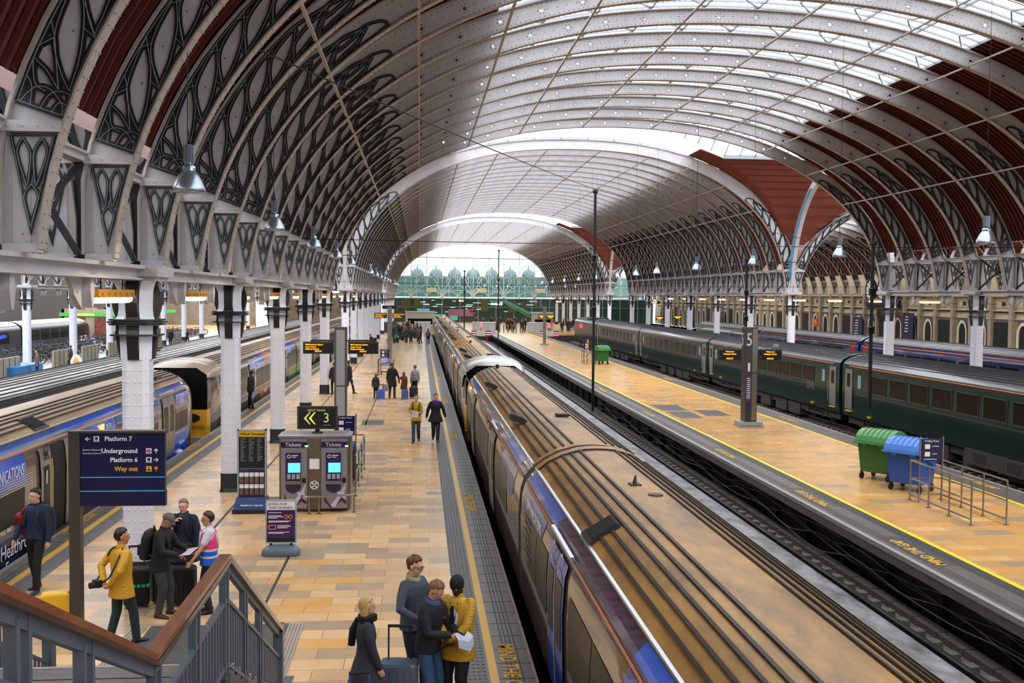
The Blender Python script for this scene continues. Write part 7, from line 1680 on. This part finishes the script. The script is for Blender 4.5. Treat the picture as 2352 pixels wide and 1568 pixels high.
p, I = person('man in dark clothes waiting by the left train behind the fourth column', -7.0, 82.5, 1.2, 1.78, '17181c', '1a1c22', hair='1c1410', near=False, coat=True)
p, I = person('person in a black coat seated figure bending by the far left columns', -4.3, 97, .9, 1.7, '141416', '1a1a1c', hair='14100c', near=False, coat=True, lean=.4) if 0 else person('person in a black coat bending forward near the distant left columns', -4.35, 97, .9, 1.7, '141416', '1a1a1c', hair='14100c', near=False, coat=True, lean=.4)
person('person in a pink top and dark trousers walking along platform 6 near the train head', .95, 112, .2, 1.7, '7a5560', '17171c', hair='4a3020', near=False, coat=True, style='long')
# distant crowds
rr = random.Random(11); cols = ['17171c', '2a2a30', '4a3a34', '3a4458', '6a5a50', '7a2430', '2a3a30', '20202a']
protos = []
for i in range(9): protos.append(person('x', 0, 0, 0, 1.62 + .03 * i, cols[i % 8], rr.choice(['17171c', '22304a', '2a2622']), hair=rr.choice(['1c1410', '4a3020', '8a6a3a', '2a2018']), style=rr.choice(['short', 'long', 'short']), near=False, coat=True, hem=.8, skinc=rr.choice(['d0997c', '7a4e38', 'c98f70']), rfoot=(.09, rr.uniform(-.15, .2)), lfoot=(-.09, rr.uniform(-.2, .15)))[0])
crowd = []
for k in range(26): crowd.append((rr.uniform(-3.6, .2), rr.uniform(114, 146), 'walker in dark clothes in the crowd at the far end of the left platform', 'crowd at the end of the left platform'))
for k in range(34): crowd.append((rr.uniform(11.5, 19), rr.uniform(158, 176), 'tiny distant figure in the crowd beyond the gate line on the right', 'crowd beyond the right platform'))
for k in range(14): crowd.append((rr.uniform(-1, 11), rr.uniform(156, 170), 'tiny distant figure on the concourse behind the buffer stops', 'crowd behind the buffer stops'))
for k in range(8): crowd.append((rr.uniform(21, 25), rr.uniform(154, 165), 'tiny distant figure near the ticket office on the right', 'crowd by the ticket office'))
for k in range(6): crowd.append((rr.uniform(-7.0, -5.7), rr.uniform(108, 135), 'distant passenger between the far left columns', 'passengers between the far left columns'))
crowd += [(-23.6, 72.5, 'man in black leaning by the grey screens on the far left platform', None), (-23.3, 65.5, 'red haired person just showing above the pale train roof at the left', None), (-24, 93, 'man in a green top by the far left column', None), (-24.3, 104, 'person in dark clothes near the green shop on the left', None), (-23.6, 108, 'traveller in a blue jacket with an orange backpack at the far left', None), (13.9, 151.5, 'pair figure in black standing by the gate posts at the end of the right platform', None), (15.0, 151.5, 'person in a pale coat by the gate posts beyond the right platform', None)]
for k, (x, y, lb, g) in enumerate(crowd):
    o = protos[k] if k < 9 else copy_tree(protos[rr.randrange(9)]); o.location = (x, y, 0); o.rotation_euler = (0, 0, rr.uniform(0, 6.28)); o['label'] = lb
    if g: o['group'] = g
    elif 'group' in o: del o['group']
for k in range(10):
    r = random.Random(k); suitcase(r.uniform(-3.6, 0), r.uniform(112, 135), r.uniform(0, 3), .4, .25, .6, r.choice([M['void'], M['dark'], M['navyT'], mat('case_teal', hexc('1fa08c'), .5) if k == 3 else M['void']]), 'small suitcase among the distant crowd on the left platform', .3, ribs=False)['group'] = 'suitcases in the distant crowd'
